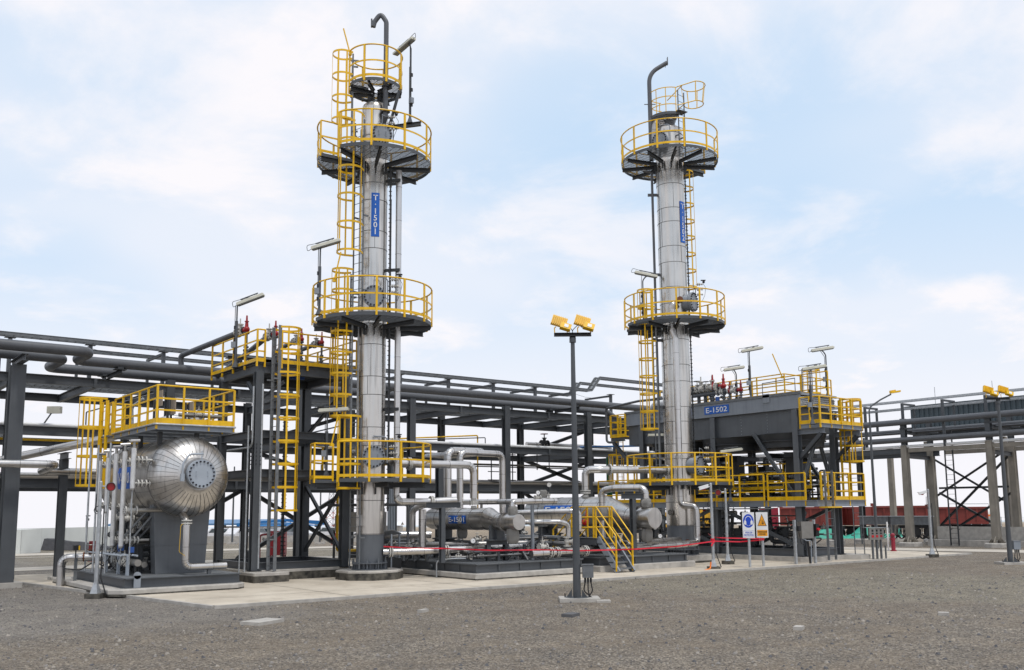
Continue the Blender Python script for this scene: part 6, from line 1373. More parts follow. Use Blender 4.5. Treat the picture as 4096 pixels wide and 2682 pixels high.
# gas detector / camera poles
def det_pole(loc,H,label,head='red',face=1,foot=.2,white=True):
    p=V(loc); t=thing('detector_pole',loc,label,'detector pole','detector poles round the slab'); m='galv'
    mb=MB(); mb.cyl(p+V((0,0,.12)),p+V((0,0,.42)),.15,.06,n=4); mb.cyl(p+V((0,0,.12)),p+V((0,0,H*.72)),.058,n=12); mb.cyl(p+V((0,0,H*.72)),p+V((0,0,H)),.045,n=12); mb.ball(p+V((0,0,H)),.045); mb.build('post',m,t)
    mb=MB(); mb.ob(p+V((0,0,.06)),.42,.42,.14,ax=RH,ay=FH); mb.build('footing','bitumen',t)
    mb=MB(); q=p+RH*.12; mb.cyl(q+V((0,0,.55)),q+V((0,0,H*.8)),.018,n=6); mb.tube([q+V((0,0,.55)),q+RH*.16+V((0,0,.1))],.018,6)
    mb.tube([p-RH*.1+V((0,0,H-.3)),p-RH*.12+V((0,0,H-.75)),p+V((0,0,H-.85)),p-RH*.05+V((0,0,H-.6))],.012,5,bend=.08); mb.tube([p-RH*.05+V((0,0,H-.75))+RH*.1*cos(a*PI/5)+V((0,0,.1*sin(a*PI/5))) for a in range(10)],.012,5,closed=True); mb.build('cable','black',t)
    c=p+RH*.28*face+V((0,0,H-.12)); mb=MB(); mb.cyl(p+V((0,0,H-.1)),c,.02,n=6)
    if head=='red':
        d=(-FH*.9+RH*.35*face).normalized(); mb.build('arm','galv',t); mb=MB(); mb.lathe(c-d*.12,d,[(0,.07),(.02,.12),(.2,.125),(.2,.115),(.1,.11)],20); mb.build('housing','galv_dark',t); mb=MB(); mb.cyl(c,c+d*.03,.1,n=20); mb.build('lens','red',t)
    else:
        mb.build('arm','galv',t); mb=MB(); a_=(RH*.94-V((0,0,-.25))).normalized(); mb.ob(c+V((0,0,.05)),.36,.2,.03,ax=a_,ay=FH); mb.ob(c-FH*.1+V((0,0,0)),.36,.02,.12,ax=a_,ay=FH); mb.build('hood','white',t); mb=MB(); mb.cyl(c-a_*.14-V((0,0,.03)),c+a_*.12-V((0,0,.03)),.05,n=12); mb.ob(c-V((0,0,.08)),.16,.06,.06); mb.build('sensor','red',t)
    return t
det_pole((6.9,27.1,-.06),3.1,'galvanised detector pole with a red lens in front of the big vessel','red',1)
det_pole((27.3,22.95,-.05),3.15,'galvanised detector pole with a white hood that the red tape is tied to','white',-1)
det_pole((29.9,24.4,0),2.95,'galvanised detector pole with a red lens left of the warning signs','red',-1)
det_pole((41.0,21.9,-.05),3.0,'galvanised detector pole with a white hood at the right end of the slab','white',-1)
# warning signs
def sign(loc,label,kind):
    p=V(loc); t=thing('warning_sign',loc,label,'sign'); ax=(RH*.985-FH*.17).normalized(); nn=V((ax.y,-ax.x,0)); 
    if nn.dot(FH)>0: nn=-nn
    mb=MB(); mb.cyl(p,p+V((0,0,1.3)),.05,n=14); mb.build('post','galv',t)
    c=p+V((0,0,1.58))+nn*.06; mb=MB(); mb.ob(c,.44,.02,.96,ax=ax,ay=nn); bd=mb.build('board','white',t)
    f=nn*.013
    def disc(cx,cz,rx,rz,m,k=0,n=36,name='symbol'):
        mb=MB(); vs=[c+f+nn*.002*k+ax*(cx+rx*cos(2*PI*i/n))+V((0,0,cz+rz*sin(2*PI*i/n))) for i in range(n)]; mb.add(vs,[tuple(range(n))]); mb.build(name,m,bd,smooth=False)
    def poly(pts,m,k,name='symbol'):
        mb=MB(); mb.add([c+f+nn*.002*k+ax*a+V((0,0,b)) for a,b in pts],[tuple(range(len(pts)))]); mb.build(name,m,bd,smooth=False)
    if kind=='ear':
        disc(0,.16,.195,.255,'sign_blue',0); disc(0,.18,.125,.165,'white',1); disc(0,.17,.11,.15,'sign_blue',2); disc(0,.14,.105,.17,'white',1); disc(0,.13,.085,.15,'sign_blue',3)
        disc(-.12,.1,.045,.085,'white',4); disc(.12,.1,.045,.085,'white',4)
        for (a,b,u,w_) in ((-.19,.19,-.2,-.195),(-.19,.19,-.44,-.435)): poly([(a,w_),(b,w_),(b,u),(a,u)],'blue',1,'frame_line')
        for a in (-.19,.185): poly([(a,-.44),(a+.005,-.44),(a+.005,-.195),(a,-.195)],'blue',1,'frame_line')
        put_text(bd,'WEAR EAR\nPROTECTION',1,c+f*1.3+V((0,0,-.32)),ax,(0,0,1),matn='sign_blue',fit=(.33,.17),bold=.015)
    else:
        poly([(-.17,-.04),(.17,-.04),(0,.42)],'black',0); poly([(-.145,-.022),(.145,-.022),(0,.375)],'sign_orange',1)
        disc(-.045,.1,.04,.085,'black',2); disc(-.045,.1,.033,.077,'sign_orange',3)
        for k in range(4): poly([(.0+.025*k,.03+.0*k),(.012+.025*k,.03),(.018+.022*k,.2-.03*k),(.008+.022*k,.2-.03*k)],'black',2)
        poly([(.01,.02),(.05,.02),(.03,.12)],'black',2)
        poly([(-.19,-.42),(.19,-.42),(.19,-.19),(-.19,-.19)],'sign_orange',0)
        put_text(bd,'WARNING,SUDDEN\nLOUD NOISE',1,c+f*1.3+V((0,0,-.305)),ax,(0,0,1),matn='black',fit=(.35,.15),bold=.02)
    return t
sign((28.9,22.55,-.02),'white board with a blue ear protection disc on a post','ear'); sign((29.65,22.5,-.02),'white board with an orange warning triangle on a post','warn')
# local panel
t=thing('electrical_box_stand',(32.2,22.4,0),'stainless control box on two posts with a red switch','control panel')
a0=V((31.7,22.5,0)); b0=V((32.7,22.3,0)); ax=(b0-a0).normalized(); ay=V((-ax.y,ax.x,0))
for q in (a0,b0): 
    mb=MB(); mb.B(q,q+V((0,0,1.72)),.1,.08,up=ax); mb.build('post','galv',t)
mb=MB(); mb.ob(a0+ax*.55+V((0,0,1.32))-ay*.02,.62,.22,.66,ax=ax,ay=ay); mb.build('box','inox',t)
mb=MB(); mb.ob(a0+ax*1.05+V((0,0,1.3))-ay*.1,.16,.14,.5,ax=ax,ay=ay); mb.ob(a0+ax*.12+V((0,0,1.38))-ay*.1,.1,.12,.2,ax=ax,ay=ay); mb.cyl(a0+ax*.65+V((0,0,.98)),a0+ax*.75+V((0,0,0)),.045,n=8); mb.tube([a0+ax*.12-ay*.1+V((0,0,1.25)),a0+ax*.2-ay*.12+V((0,0,.8)),a0+ax*.42-ay*.1+V((0,0,.72)),a0+ax*.45+V((0,0,1.0))],.014,5,bend=.1); mb.build('switch_box','black',t)
mb=MB(); mb.cyl(a0+ax*1.05+V((0,0,1.34))-ay*.17,a0+ax*1.05+V((0,0,1.34))-ay*.26,.055,n=14); mb.build('red_switch','red_bright',t)
mb=MB(); mb.tube([a0+ax*.3-ay*.1+V((0,0,1.0)),a0+ax*.5-ay*.1+V((0,0,.9)),a0+ax*.75-ay*.1+V((0,0,.9)),a0+ax*.8+V((0,0,0))],.018,6,bend=.1); mb.build('conduit','pale_grey',t)
t=thing('push_button_station',(37.1,22.25,0),'three grey push button boxes on posts at the slab edge','control panel')
for k in range(3):
    c=V((36.87+.27*k,22.3-.03*k,0)); mb=MB(); mb.B(c,c+V((0,0,.85)),.08,.06); mb.build('post','galv_dark',t)
    mb=MB(); mb.ob(c+V((0,0,1.06)),.27,.16,.5,ax=RH,ay=FH); mb.build('box','inox',t)
    mb=MB(); mb.ob(c-FH*.09+V((0,0,.96)),.1,.02,.1,ax=RH,ay=FH); mb.build('red_button','red_bright',t)
    mb=MB(); mb.ob(c-FH*.09+V((0,0,1.2)),.07,.02,.09,ax=RH,ay=FH); mb.ob(c-FH*.09+V((0,0,1.08)),.07,.02,.06,ax=RH,ay=FH); mb.build('black_button','black',t)
mb=MB(); mb.ob((37.1,22.27,1.33),1.0,.3,.015,ax=RH,ay=FH); mb.build('rain_hood','galv',t); mb=MB(); mb.B((37.7,22.2,0),(37.7,22.2,.55),.06,.05); mb.build('post','galv_dark',t)
t=thing('fire_hydrant',(44.2,25.6,-.05),'dark pink fire hydrant post beyond the button boxes','hydrant'); mb=MB(); mb.cyl((44.2,25.6,-.05),(44.2,25.6,.78),.1,n=16); mb.cyl((44.2,25.6,.0),(44.2,25.6,.05),.15,n=16); mb.cyl((44.2,25.6,.76),(44.2,25.6,.8),.14,n=16); mb.ball((44.2,25.6,.8),.1); mb.cyl((44.02,25.6,.6),(44.38,25.6,.6),.045,n=10); mb.build('body','cab_red',t); mb=MB(); mb.cyl((44.25,25.9,-.05),(44.25,25.9,1.45),.04,n=8); mb.build('marker_post','white',t)
# barrier tape
def tapeband(pts,label,w_=.045,tw=0):
    mb=MB(); P=mb.fil(pts,.6,6); Q=[]
    for a,b in zip(P[:-1],P[1:]):
        k=max(1,int((b-a).length/.25)); Q+=[a+(b-a)*i/k for i in range(k)]
    Q.append(P[-1]); n=len(Q); L_=len(Q)-1; vs=[];fs=[]
    for i,q in enumerate(Q):
        tt=.35*sin(i*.35+tw); vs+=[q+V((-.3*sin(tt),-.6*sin(tt),cos(tt))).normalized()*s*w_/2 for s in (-1,1)]+[q+V((-.3*sin(tt),-.6*sin(tt),cos(tt))).normalized()*s*w_/2+V((-.0015,-.002,0)) for s in (-1,1)]
    for i in range(L_): a=4*i; fs+=[(a,a+4,a+5,a+1),(a+2,a+3,a+7,a+6)]
    mb.add(vs,fs); return mb.build('barrier_tape','tape',label=label,cat='tape',group='red barrier tape')
A_=V((15.75,27.05,1.05)); B1=V((17.3,25.88,.97)); B2=V((20.4,24.6,.86)); C1=V((23.1,23.7,.8)); C2=V((23.95,23.6,.8)); D_=V((27.3,22.88,1.0)); E_=V((29.65,22.42,1.0))
tapeband([A_,(A_+B1)/2-V((0,0,.03)),B1],'red barrier tape from the left tower to the T shaped post')
tapeband([B1,(B1+B2)/2-V((0,0,.04)),B2,(B2+C1)/2-V((0,0,.03)),C1],'red barrier tape from the T shaped post to the yellow stair',tw=1)
tapeband([C1,C2,(C2+D_)/2-V((0,0,.05)),D_],'red barrier tape from the yellow stair to the white hooded detector pole',tw=2)
tapeband([D_,(D_+E_)/2-V((0,0,.05)),E_],'red barrier tape from the detector pole to the warning sign post',tw=3)
tapeband([V((31,26.3,1.15)),D_+V((0,0,.12)),E_+V((0,0,.04))],'upper red tape strand running behind the detector pole',.04,tw=4)
mb=MB(); mb.cyl((27.3,22.95,.95),(27.3,22.95,1.1),.075,n=10); mb.tube([(27.3,22.86,1.0),(27.15,22.85,.9),(27.1,22.85,.82)],.03,5); mb.build('tape_knot','tape',label='crumpled red tape knot on the white hooded detector pole',cat='tape')
mb=MB(); mb.tube([(27.1,22.9,.25),(27.05,22.9,.02),(26.75,22.75,.0),(26.5,22.7,-.02)],.03,5,bend=.1); mb.build('orange_strap','orange',label='orange strap lying at the foot of the white hooded pole',cat='strap')
# small handrail on the E-1501 plinth, slabs in the gravel
mb=MB(); mb.tube([(17.4,26.4,.02),(17.4,26.4,.55),(17.75,26.0,.62),(18.1,25.7,.62)],.025,7,bend=.15); mb.build('bent_conduit','galv',label='short galvanised conduit bent over the E-1501 skid edge',cat='conduit')
for (px,sx,sy,lab) in (((8.0,18.6),.75,.5,'flat pale concrete slab lying in the gravel at the left'),((11.6,18.15),.28,.12,'small pale block half buried left of the middle'),((13.5,15.3),.4,.25,'dark flat stone half buried in the middle gravel'),((15.2,10.8),.26,.16,'pale block at the bottom right of the gravel'),((19.4,10.2),.2,.2,'pale square block near the bottom right corner')):
    mb=MB(); x,y=px; mb.ob((x,y,-.04),sx,sy,.09,ax=(.9,.4,0),ay=(-.4,.9,0)); mb.build('stone_block','concrete' if 'dark' not in lab else 'stone_b',label=lab,cat='block')
mb=MB(); mb.cyl((11.6,28.9,0),(11.6,28.9,1.6),.02,n=6); mb.build('earth_rod','galv',label='thin grey stake beside the corner block of the valve tower',cat='stake')
mb=MB(); mb.tube([(16.9,31,.78),(16.1,31,.78),(16.1,31,3.4)],.05,8,bend=.15); mb.build('gas_pipe','yellow',label='vertical yellow pipe just left of the left tower foot',cat='pipe')
# ================================================================= BACKGROUND
def far(x,y):
    D=x*FH.x+y*FH.y; d=1.57/(2.2/D-.015) if D>46 else D; s=d/D; return x*s,y*s,s,gz(x*s,y*s)-.06
def zf(z,s): return 2.2+(z-2.2)*s
def fbox(name,x,y,wR,wF,ztop,m,label,cat,group=None,zb=None):
    X,Y,s,g=far(x,y); mb=MB(); zt=zf(ztop,s); z0=g-.1 if zb is None else zf(zb,s); mb.ob((X,Y,(zt+z0)/2),wR*s,wF*s,zt-z0,ax=RH,ay=FH); return mb.build(name,m,label=label,cat=cat,group=group)
# white boundary wall, blocks, black sheet
X,Y,s,g=far(12.0,62.7)
bw=thing('boundary_wall',(X,Y,g),'long pale precast boundary wall far behind the left end','wall')
a=V(far(4,63)[:2]+(0,)); b=V(far(19.5,63.5)[:2]+(0,)); d=(b-a).normalized(); n_=V((-d.y,d.x,0)); k=11
for i in range(k):
    p=a+(b-a)*i/k; q=a+(b-a)*(i+1)/k; gg=gz(p.x,p.y)-.1; zt=zf(1.33,s); mb=MB(); mb.ob((p+q)/2+V((0,0,(gg+zt)/2)),(q-p).length-.12,.12,zt-gg,ax=d,ay=n_); mb.build('panel','wall_white',bw)
    mb=MB(); mb.ob(p+V((0,0,(gg+zt)/2)),.25,.2,zt-gg,ax=d,ay=n_); mb.build('pier','wall_white',bw)
X,Y,s,g=far(10.2,59.7); t=thing('white_wall_block',(X,Y,g),'nearer white walled block with a recessed face at the far left','wall'); c=V((X,Y,0)); zt=zf(1.35,s)
mb=MB(); mb.ob(c-RH*1.5+V((0,0,(g+zt)/2)),6.4,2.5,zt-g,ax=RH,ay=FH); mb.build('block','wall_white',t); mb=MB(); q=c-RH*1.5-FH*1.26
for (a_,b_,z0,z1) in ((-3.2,3.2,zt-.3,zt),(2.6,3.2,g,zt-.3)): mb.ob(q+RH*(a_+b_)/2+V((0,0,(z0+z1)/2)),b_-a_,.12,z1-z0,ax=RH,ay=FH)
mb.build('frame_band','wall_white',t)
X,Y,s,g=far(14.0,61.8); mb=MB(); vs=[];fs=[]; rnd=random.Random(4)
for i in range(9):
    for j in range(4): u=i/8; vs.append(V((X,Y,g))+RH*(-1.6+5*u)+FH*(j*.4-.6)+V((0,0,(.75*(1-u)**.7+.12+rnd.uniform(-.05,.05))*(1 if 0<j<3 else .05))))
for i in range(8):
    for j in range(3): fs.append((i*4+j,i*4+j+1,i*4+j+5,i*4+j+4))
mb.add(vs,fs); mb.build('black_tarp','tarp_black',label='crumpled black sheet lying before the pale wall',cat='tarp')
# camera mast, tall lamp poles, lattice tower
def mast(x,y,ztop,label,head=None,r=.06,name='lamp_pole',zb=None):
    X,Y,s,g=far(x,y); t=thing(name,(X,Y,g),label,'pole'); zt=zf(ztop,s); mb=MB(); mb.cyl((X,Y,g),(X,Y,zt),r*s,r*s*.7,n=10); mb.build('pole','steel',t); mb=MB(); mb.ob((X,Y,g+.08),.6*s,.6*s,.2,ax=RH,ay=FH); mb.build('footing','concrete',t)
    if head: mb=MB(); mb.ob(V((X,Y,zt))+RH*.1*s,.5*s*.5,.15*s,.08*s,ax=RH,ay=FH); mb.ob(V((X,Y,zt-.25*s))+RH*.1*s,.14*s,.14*s,.16*s,ax=RH,ay=FH); mb.build('camera_head','galv_dark',t)
    return t
mast(16.5,68,2.05,'thin camera mast beyond the pale wall',True,.045)
mast(25.1,63.9,5.4,'tall thin pole beyond the back road, left of the valve tower legs',None,.07)
mast(29.25,58.8,5.4,'tall thin pole beyond the back road, right of the red cabinets',None,.06)
# red cabinets
def cabinet(x,y,w_,dp,ztop,label,m='maroon'):
    X,Y,s,g=far(x,y); t=thing('fire_cabinet',(X,Y,g),label,'cabinet','red fire cabinets'); zt=zf(ztop,s); c=V((X,Y,0)); mb=MB(); mb.ob(c+V((0,0,(zt+g+.12)/2)),w_*s,dp*s,zt-g-.12,ax=RH,ay=FH); mb.build('body',m,t)
    for k in (-1,1):
        for j in (-1,1): mb=MB(); mb.ob(c+RH*k*w_*.42*s+FH*j*dp*.4*s+V((0,0,g+.06)),.07,.07,.14); mb.build('leg',m,t)
    mb=MB(); mb.ob(c-FH*(dp*.5*s+.01)+V((0,0,(zt+g)/2+.05)),.02,.02,(zt-g)*.8,ax=RH,ay=FH); mb.build('door_gap','black',t); return t
cabinet(19.45,43.6,.74,.5,1.28,'large dark red cabinet seen between the valve tower legs')
cabinet(29.65,57.5,.33,.3,.77,'small bright red cabinet beyond the back road','red_bright')
cabinet(11.95,47.9,.16,.4,.9,'narrow red cabinet glimpsed behind the vessel gauges','maroon')
mb=MB(); q=V((18.55,43.7,0)); mb.tube([q+V((0,0,-.1)),q+V((0,0,1.1)),q+RH*.6+V((0,0,1.15))],.05,8,bend=.15); mb.build('red_pipe','maroon',label='dark red pipe bending into the large red cabinet',cat='pipe')
# blue roofed canopy
X0c,Y0c,s0,g0=far(27.0,74.0); P0=V((X0c,Y0c,g0)); t=thing('parking_canopy',tuple(P0),'long blue roofed open canopy far behind the plant','building')
sc_=s0; W_=17*sc_; Dp=5.0*sc_
def cp(u,v,z): return P0+RH*(u*sc_)+FH*(v*sc_)+V((0,0,z-g0))
zt=zf(1.62,sc_); ze=zf(1.33,sc_)
mb=MB(); mb.add([cp(-8,0,ze),cp(6.3,0,ze),cp(5.2,3.2,zt),cp(-8,3.2,zt),cp(-8,0,ze-.2),cp(6.3,0,ze-.2),cp(5.2,3.2,zt-.2),cp(-8,3.2,zt-.2)],[(0,1,2,3),(7,6,5,4),(0,4,5,1),(1,5,6,2),(2,6,7,3),(3,7,4,0)]); mb.build('roof','roof_blue',t)
mb=MB(); mb.add([cp(2.6,-1.0,ze+.02),cp(6.0,1.2,zt+.05),cp(9.2,-.6,ze+.1),cp(9.2,-.6,ze-.32),cp(6.0,1.2,zt-.32),cp(2.6,-1.0,ze-.32)],[(0,1,4,5)]); mb.add([cp(6.0,1.2,zt+.05),cp(9.4,.2,ze+.18),cp(9.4,.2,ze-.3),cp(6.0,1.2,zt-.3)],[(0,1,2,3)]); mb.add([cp(2.6,-1.05,ze-.35),cp(6.0,1.15,zt-.35),cp(9.4,.15,ze-.35)],[(0,1,2)]); mb.build('fascia','edge_blue',t)
for u in (-7,-4.3,-1.6,1.2,3.9,6.4,8.6):
    mb=MB(); q=cp(u,.4,0); mb.cyl(V((q.x,q.y,g0-.2)),V((q.x,q.y,ze-.2)),.26,n=4); mb.build('post','concrete_col',t,smooth=False)
for u in (-5.6,-.2,5.2): mb=MB(); mb.B(cp(u-1.3,.4,g0+1.0),cp(u,.4,ze-.2),.12,.12); mb.build('strut','galv_dark',t)
# low barrier of concrete blocks
X,Y,s,g=far(27.3,66.2); bl=thing('concrete_barrier',(X,Y,g),'low row of concrete blocks before the parked cars','barrier')
for i in range(15):
    q=V((X,Y,g))+RH*(-13+1.9*i)+FH*(.4*(i%3)); mb=MB(); mb.ob(q+V((0,0,.28)),1.8,.5,.75,ax=RH,ay=FH); mb.build('block','concrete',bl)
# parked cars
def car(col):
    t=thing('parked_car',(0,0,0),'x','car','cars parked far behind the plant')
    mb=MB(); pr=[(-2.1,.35),(2.1,.35),(2.15,.75),(1.3,.92),(.75,1.4),(-1.4,1.45),(-2.0,.95),(-2.15,.8)]
    n=len(pr); vs=[(x,-.85,z) for x,z in pr]+[(x,.85,z) for x,z in pr]; mb.add(vs,[tuple(range(n))[::-1],tuple(range(n,2*n))]+[(i,(i+1)%n,n+(i+1)%n,n+i) for i in range(n)]); mb.build('body',col,t,org=(0,0,0),smooth=False)
    mb=MB(); 
    for s in (-.86,.86): mb.add([(1.15,s,.95),(.68,s,1.34),(-1.3,s,1.38),(-1.75,s,.98)],[(0,1,2,3)])
    mb.add([(1.32,-.7,.95),(1.32,.7,.95),(.8,.7,1.36),(.8,-.7,1.36)],[(0,1,2,3)]); mb.build('windows','glass',t,org=(0,0,0),smooth=False)
    for x in (-1.35,1.35):
        for s in (-1,1): mb=MB(); mb.cyl((x,s*.7,.33),(x,s*.9,.33),.33,n=14); mb.build('wheel','tyre',t,org=(0,0,0))
    return t
protos=[car('car_white'),car('car_silver')]
rnd=random.Random(9); words=['white car under the blue canopy','silver car under the blue canopy']
spots=[]
for i in range(13): spots.append((24.5+.95*i,72-.35*i+rnd.uniform(-1,1)))
labs=['leftmost far car glimpsed between the vessel and the valve tower','far white car second from the left under the blue canopy','far silver car third from the left under the canopy','far white car fourth from the left, left of the large red cabinet','far car just right of the large red cabinet','far white car left of the valve tower middle leg','far silver car behind the crossing braces','far car behind the lower end of the light brace','far white car right of the crossing braces','far silver car left of the small red cabinet','far white car above the small red cabinet','far car right of the small red cabinet','rightmost far car before the left tower']
for i,(x,y) in enumerate(spots):
    X,Y,s,g=far(x,y); src=protos[i%2] if i%3 else protos[0]
    if i<2: c=protos[i]
    else: c=copy_tree(src)
    c.location=(X,Y,g); c.rotation_euler=(0,0,math.atan2(RH.y,RH.x)+(PI/2.4 if i%2 else PI/3)); c['label']=labs[i]
# white tents / roofs beyond
for i,(x,y,w_,zt,lab) in enumerate(((33,79,6,1.35,'long white low roof beyond the parked cars'),(42,74,5,1.25,'white low roof right of the left tower foot'),(24,84,4,1.3,'white low roof at the left beyond the canopy'))):
    X,Y,s,g=far(x,y); t=thing('white_shed',(X,Y,g),lab,'shed','white sheds far away'); c=V((X,Y,0)); zz=zf(zt,s); mb=MB(); mb.ob(c+V((0,0,(g+zz)/2-.3)),w_*s,4,zz-g-.6,ax=RH,ay=FH); mb.build('wall','concrete',t); mb=MB(); mb.add([c+RH*a*w_*s*.52+FH*b*2.3+V((0,0,zz-.5+(.5 if b==0 else 0))) for a in (-1,1) for b in (-1,0,1)],[(0,3,4,1),(1,4,5,2)]); mb.build('roof','white',t)
X,Y,s,g=far(37,72); t=thing('lattice_mast',(X,Y,g),'tall red and white lattice mast far behind the left tower','mast'); H0=g;H1=zf(4.3,s)
for seg in range(8):
    z0=H0+(H1-H0)*seg/8; z1=H0+(H1-H0)*(seg+1)/8; r0=1.4*s*.5*(1-.6*seg/8); r1=1.4*s*.5*(1-.6*(seg+1)/8); mb=MB(); cs=[]
    for k in range(4): a=PI/4+PI/2*k+.3; cs.append((V((X+r0*cos(a),Y+r0*sin(a),z0)),V((X+r1*cos(a),Y+r1*sin(a),z1))))
    for k in range(4): mb.B(*cs[k],.07,.07); mb.B(cs[k][0],cs[(k+1)%4][1],.04,.04); mb.B(cs[(k+1)%4][0],cs[k][1],.04,.04); mb.B(cs[k][1],cs[(k+1)%4][1],.04,.04)
    mb.build('lattice_section','mast_red' if seg%2 else 'galv',t)
# dump trucks on the right
def truck(loc,yaw,label,cabin=False,k=1.0,m='truck_red'):
    t=thing('dump_truck',loc,label,'truck','red dump trucks behind the right rack'); p=V(loc); ax=V((cos(yaw),sin(yaw),0)); ay=V((-ax.y,ax.x,0)); L_=5.6*k; H0,H1=1.25*k,3.0*k; W_=2.4*k
    mb=MB(); mb.ob(p+V((0,0,(H0+H1)/2)),L_,W_,H1-H0,ax=ax,ay=ay)
    for s in (-1,1):
        for i in range(7): mb.ob(p+ax*(-L_/2+L_*i/6)+ay*s*W_*.52+V((0,0,(H0+H1)/2)),.16,.12,H1-H0,ax=ax,ay=ay)
        for z in (H0+.08,H1-.1): mb.ob(p+ay*s*W_*.53+V((0,0,z)),L_,.13,.2,ax=ax,ay=ay)
    mb.ob(p+ax*L_*.5+V((0,0,H1+.12)),.5,.8,.3,ax=ax,ay=ay); mb.build('tipper_body',m,t,smooth=False)
    mb=MB(); mb.ob(p+V((0,0,H0-.25)),L_*1.1,.9,.3,ax=ax,ay=ay); mb.build('chassis','black',t)
    for s in (-1,1):
        for u in (-.38,-.15,.42): mb=MB(); c=p+ax*L_*u+ay*s*W_*.38+V((0,0,.5)); mb.cyl(c,c+ay*s*.3,.5,n=18); mb.build('wheel','tyre',t)
    mb=MB(); mb.cyl(p+ax*.6+ay*W_*.35+V((0,0,.75)),p+ax*1.7+ay*W_*.35+V((0,0,.75)),.3,n=14); mb.build('fuel_tank','tank_white',t)
    if cabin:
        mb=MB(); c=p+ax*(L_/2+1.1); mb.ob(c+V((0,0,1.9*k)),1.8,W_*.95,2.1,ax=ax,ay=ay); mb.build('cab','cab_red',t); mb=MB(); mb.ob(c+ax*.5+V((0,0,2.35*k)),.95,W_*.96,.8,ax=ax,ay=ay); mb.build('windows','glass',t)
    return t
def tk(x,y,yaw,label,**k): X,Y,s,g=far(x,y); truck((X,Y,g),yaw,label,k=k.get('k',1),cabin=k.get('cabin',False),m=k.get('m','truck_red'))
tk(59.2,40.6,R_(126),'red dump truck with a cab seen behind the air cooler columns',cabin=True,m='truck_red')
tk(61.5,39.6,R_(80),'brick red dump truck body just right of the air cooler deck')
tk(65.0,36.6,R_(122),'long dark pink dump truck body behind the front concrete columns',k=1.02)
tk(70.5,35.5,R_(118),'red dump truck body behind the black ladder')
X,Y,s,g=far(60.5,38.0); mb=MB(); vs=[];fs=[]; rnd=random.Random(2)
for i in range(11):
    for j in range(5): u=i/10; vs.append(V((X,Y,g-.05))+RH*(-4.3+8.5*u)+FH*(j*.5-1)+V((0,0,(.75*abs(sin(u*7.3))**1.5+.15+rnd.uniform(-.1,.1))*(1.2 if 0<j<4 else .1))))
for i in range(10):
    for j in range(4): fs.append((i*5+j,i*5+j+1,i*5+j+6,i*5+j+5))
mb.add(vs,fs); mb.build('green_tarp','tarp_green',label='bright green tarpaulin heap under the red dump trucks',cat='tarp')
# tanker
X,Y,s,g=far(87,43.5); t=thing('tanker_truck',(X,Y,g),'white tanker truck with an orange stripe behind the concrete columns','truck'); p=V((X,Y,g)); r=1.25
mb=MB(); mb.cyl(p-RH*5.2+V((0,0,2.35)),p+RH*5.0+V((0,0,2.35)),r,n=24); mb.build('tank','tank_white',t)
mb=MB(); mb.cyl(p-RH*.6+V((0,0,2.35)),p+RH*5.02+V((0,0,2.35)),r+.012,n=24); mb.build('stripe_band','tank_white',t); mb=MB(); mb.ob(p+RH*2.2-FH*(r+.02)+V((0,0,2.4)),5.6,.04,.3,ax=RH,ay=FH); mb.build('stripe','orange',t)
put_text(t,'SINOCH',1,p-RH*2.2-FH*(r+.03)+V((0,0,2.4)),RH,(0,0,1),matn='blue',fit=(3.2,.5),bold=.03)
mb=MB(); mb.ob(p+V((0,0,.85)),10.4,1.0,.35,ax=RH,ay=FH); mb.build('chassis','black',t)
for u in (-4,-3,2.5,3.6,4.7): mb=MB(); mb.cyl(p+RH*u-FH*1.2+V((0,0,.5)),p+RH*u-FH*.8+V((0,0,.5)),.5,n=16); mb.build('wheel','tyre',t)
mb=MB(); mb.tube([p+RH*4.6-FH*.4+V((0,0,3.5)),p+RH*4.6-FH*.4+V((0,0,4.3)),p+RH*-1-FH*.4+V((0,0,4.3))],.06,6); mb.build('top_rail','galv',t)
# yellow excavator arm and site machinery behind the right tower
X,Y,s,g=far(44,42); t=thing('yellow_crane',(X,Y,g),'yellow telescopic crane parked behind the right tower','crane'); p=V((X,Y,g))
mb=MB(); mb.ob(p-RH*1.0+V((0,0,2.0)),9.5,.6,.55,ax=RH+V((0,0,.05)),ay=FH); mb.ob(p-RH*2.0+V((0,0,1.35)),8,.5,.4,ax=RH,ay=FH); mb.ob(p+RH*4.2+V((0,0,1.9)),3.2,2.2,1.5,ax=RH,ay=FH); mb.build('boom','machine_yellow',t)
mb=MB(); mb.ob(p+V((0,0,1.05)),10,2.2,.4,ax=RH,ay=FH); mb.ob(p-RH*4.6+V((0,0,1.8)),1.0,.7,1.1,ax=RH,ay=FH); mb.build('chassis','black',t); mb=MB(); mb.ob(p+RH*5.3-FH*.3+V((0,0,2.4)),1.1,1.8,1.0,ax=RH,ay=FH); mb.build('cab','glass',t)
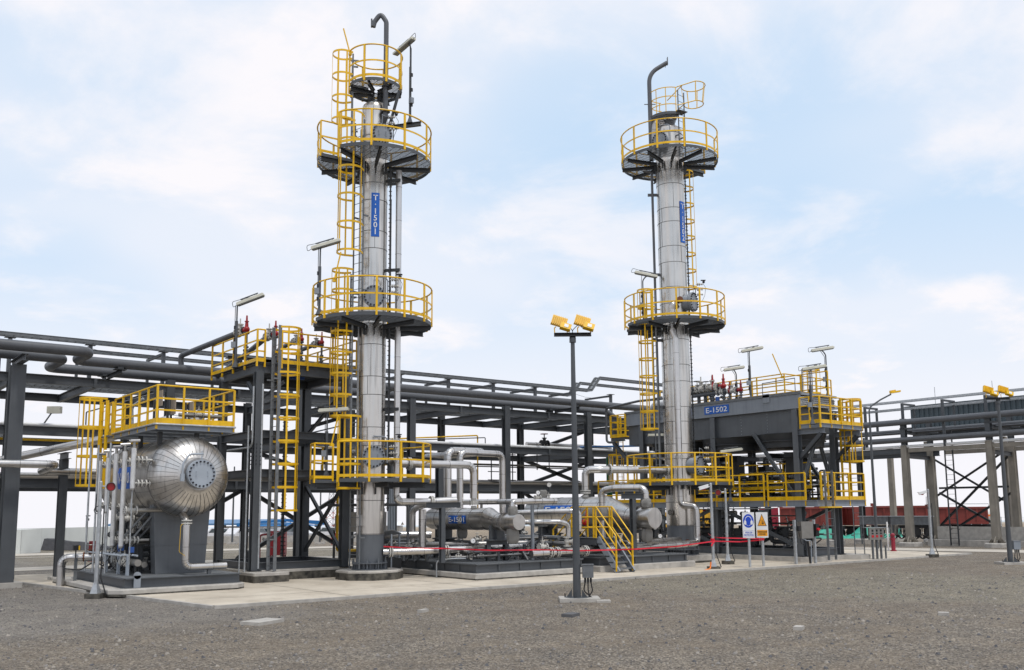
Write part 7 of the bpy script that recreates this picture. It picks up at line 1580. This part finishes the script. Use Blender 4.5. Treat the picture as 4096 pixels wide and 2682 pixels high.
for u in (-3.4,-1.8,2.2,3.8): mb=MB(); mb.cyl(p+RH*u-FH*1.1+V((0,0,.5)),p+RH*u-FH*.7+V((0,0,.5)),.52,n=16); mb.build('wheel','tyre',t)
# distant low scrub and mesh fence
def tree(x,y,w_,h,label,seed):
    X,Y,s,g=far(x,y); t=thing('tree',(X,Y,g),label,'tree','small trees far away'); p=V((X,Y,g)); rnd=random.Random(seed); mb=MB(); mb.cyl(p,p+V((0,0,h*s*.5)),.1*s,.05*s,n=7); mb.build('trunk','rust',t); mb=MB()
    for k in range(420):
        a=rnd.uniform(0,2*PI); q=rnd.random()**.5; z=rnd.uniform(.3,1); c=p+V((cos(a)*q*w_*s*.5*sin(PI*z)**.5,sin(a)*q*w_*s*.5*sin(PI*z)**.5,h*s*z)); e=[V((rnd.uniform(-1,1),rnd.uniform(-1,1),rnd.uniform(-1,1)))*.22*s for _ in range(3)]; mb.add([c+e[0],c+e[1],c+e[2]],[(0,1,2)])
    mb.build('crown','foliage',t,smooth=False)
tree(38.3,73,1.6,1.2,'bare reddish tree right of the far lattice mast',1); tree(40.3,72.5,1.5,1.2,'green tree just left of the left tower foot',2); tree(26.5,73.5,1.3,.6,'low green bush under the left end of the blue canopy',3); tree(28,78,2,1,'far tree above the left part of the canopy cars',4)
t=thing('mesh_fence',(110,58,-1),'long thin mesh fence far away on the right','fence')
pa=V(far(60,44)[:2]+(0,)); pb=V(far(90,38)[:2]+(0,))
for i in range(22):
    p=pa+(pb-pa)*i/21; q=pa+(pb-pa)*(i+1)/21; g=gz(p.x,p.y); g2=gz(q.x,q.y); mb=MB(); mb.B(p+V((0,0,g)),p+V((0,0,g+2.0)),.08,.08); mb.build('post','galv',t)
mb=MB()
for i in range(21):
    p=pa+(pb-pa)*i/21; q=pa+(pb-pa)*(i+1)/21; g=gz(p.x,p.y); g2=gz(q.x,q.y)
    for z in (.4,.9,1.4,1.9): mb.B(p+V((0,0,g+z)),q+V((0,0,g2+z)),.015,.02)
mb.build('wires','galv',t)
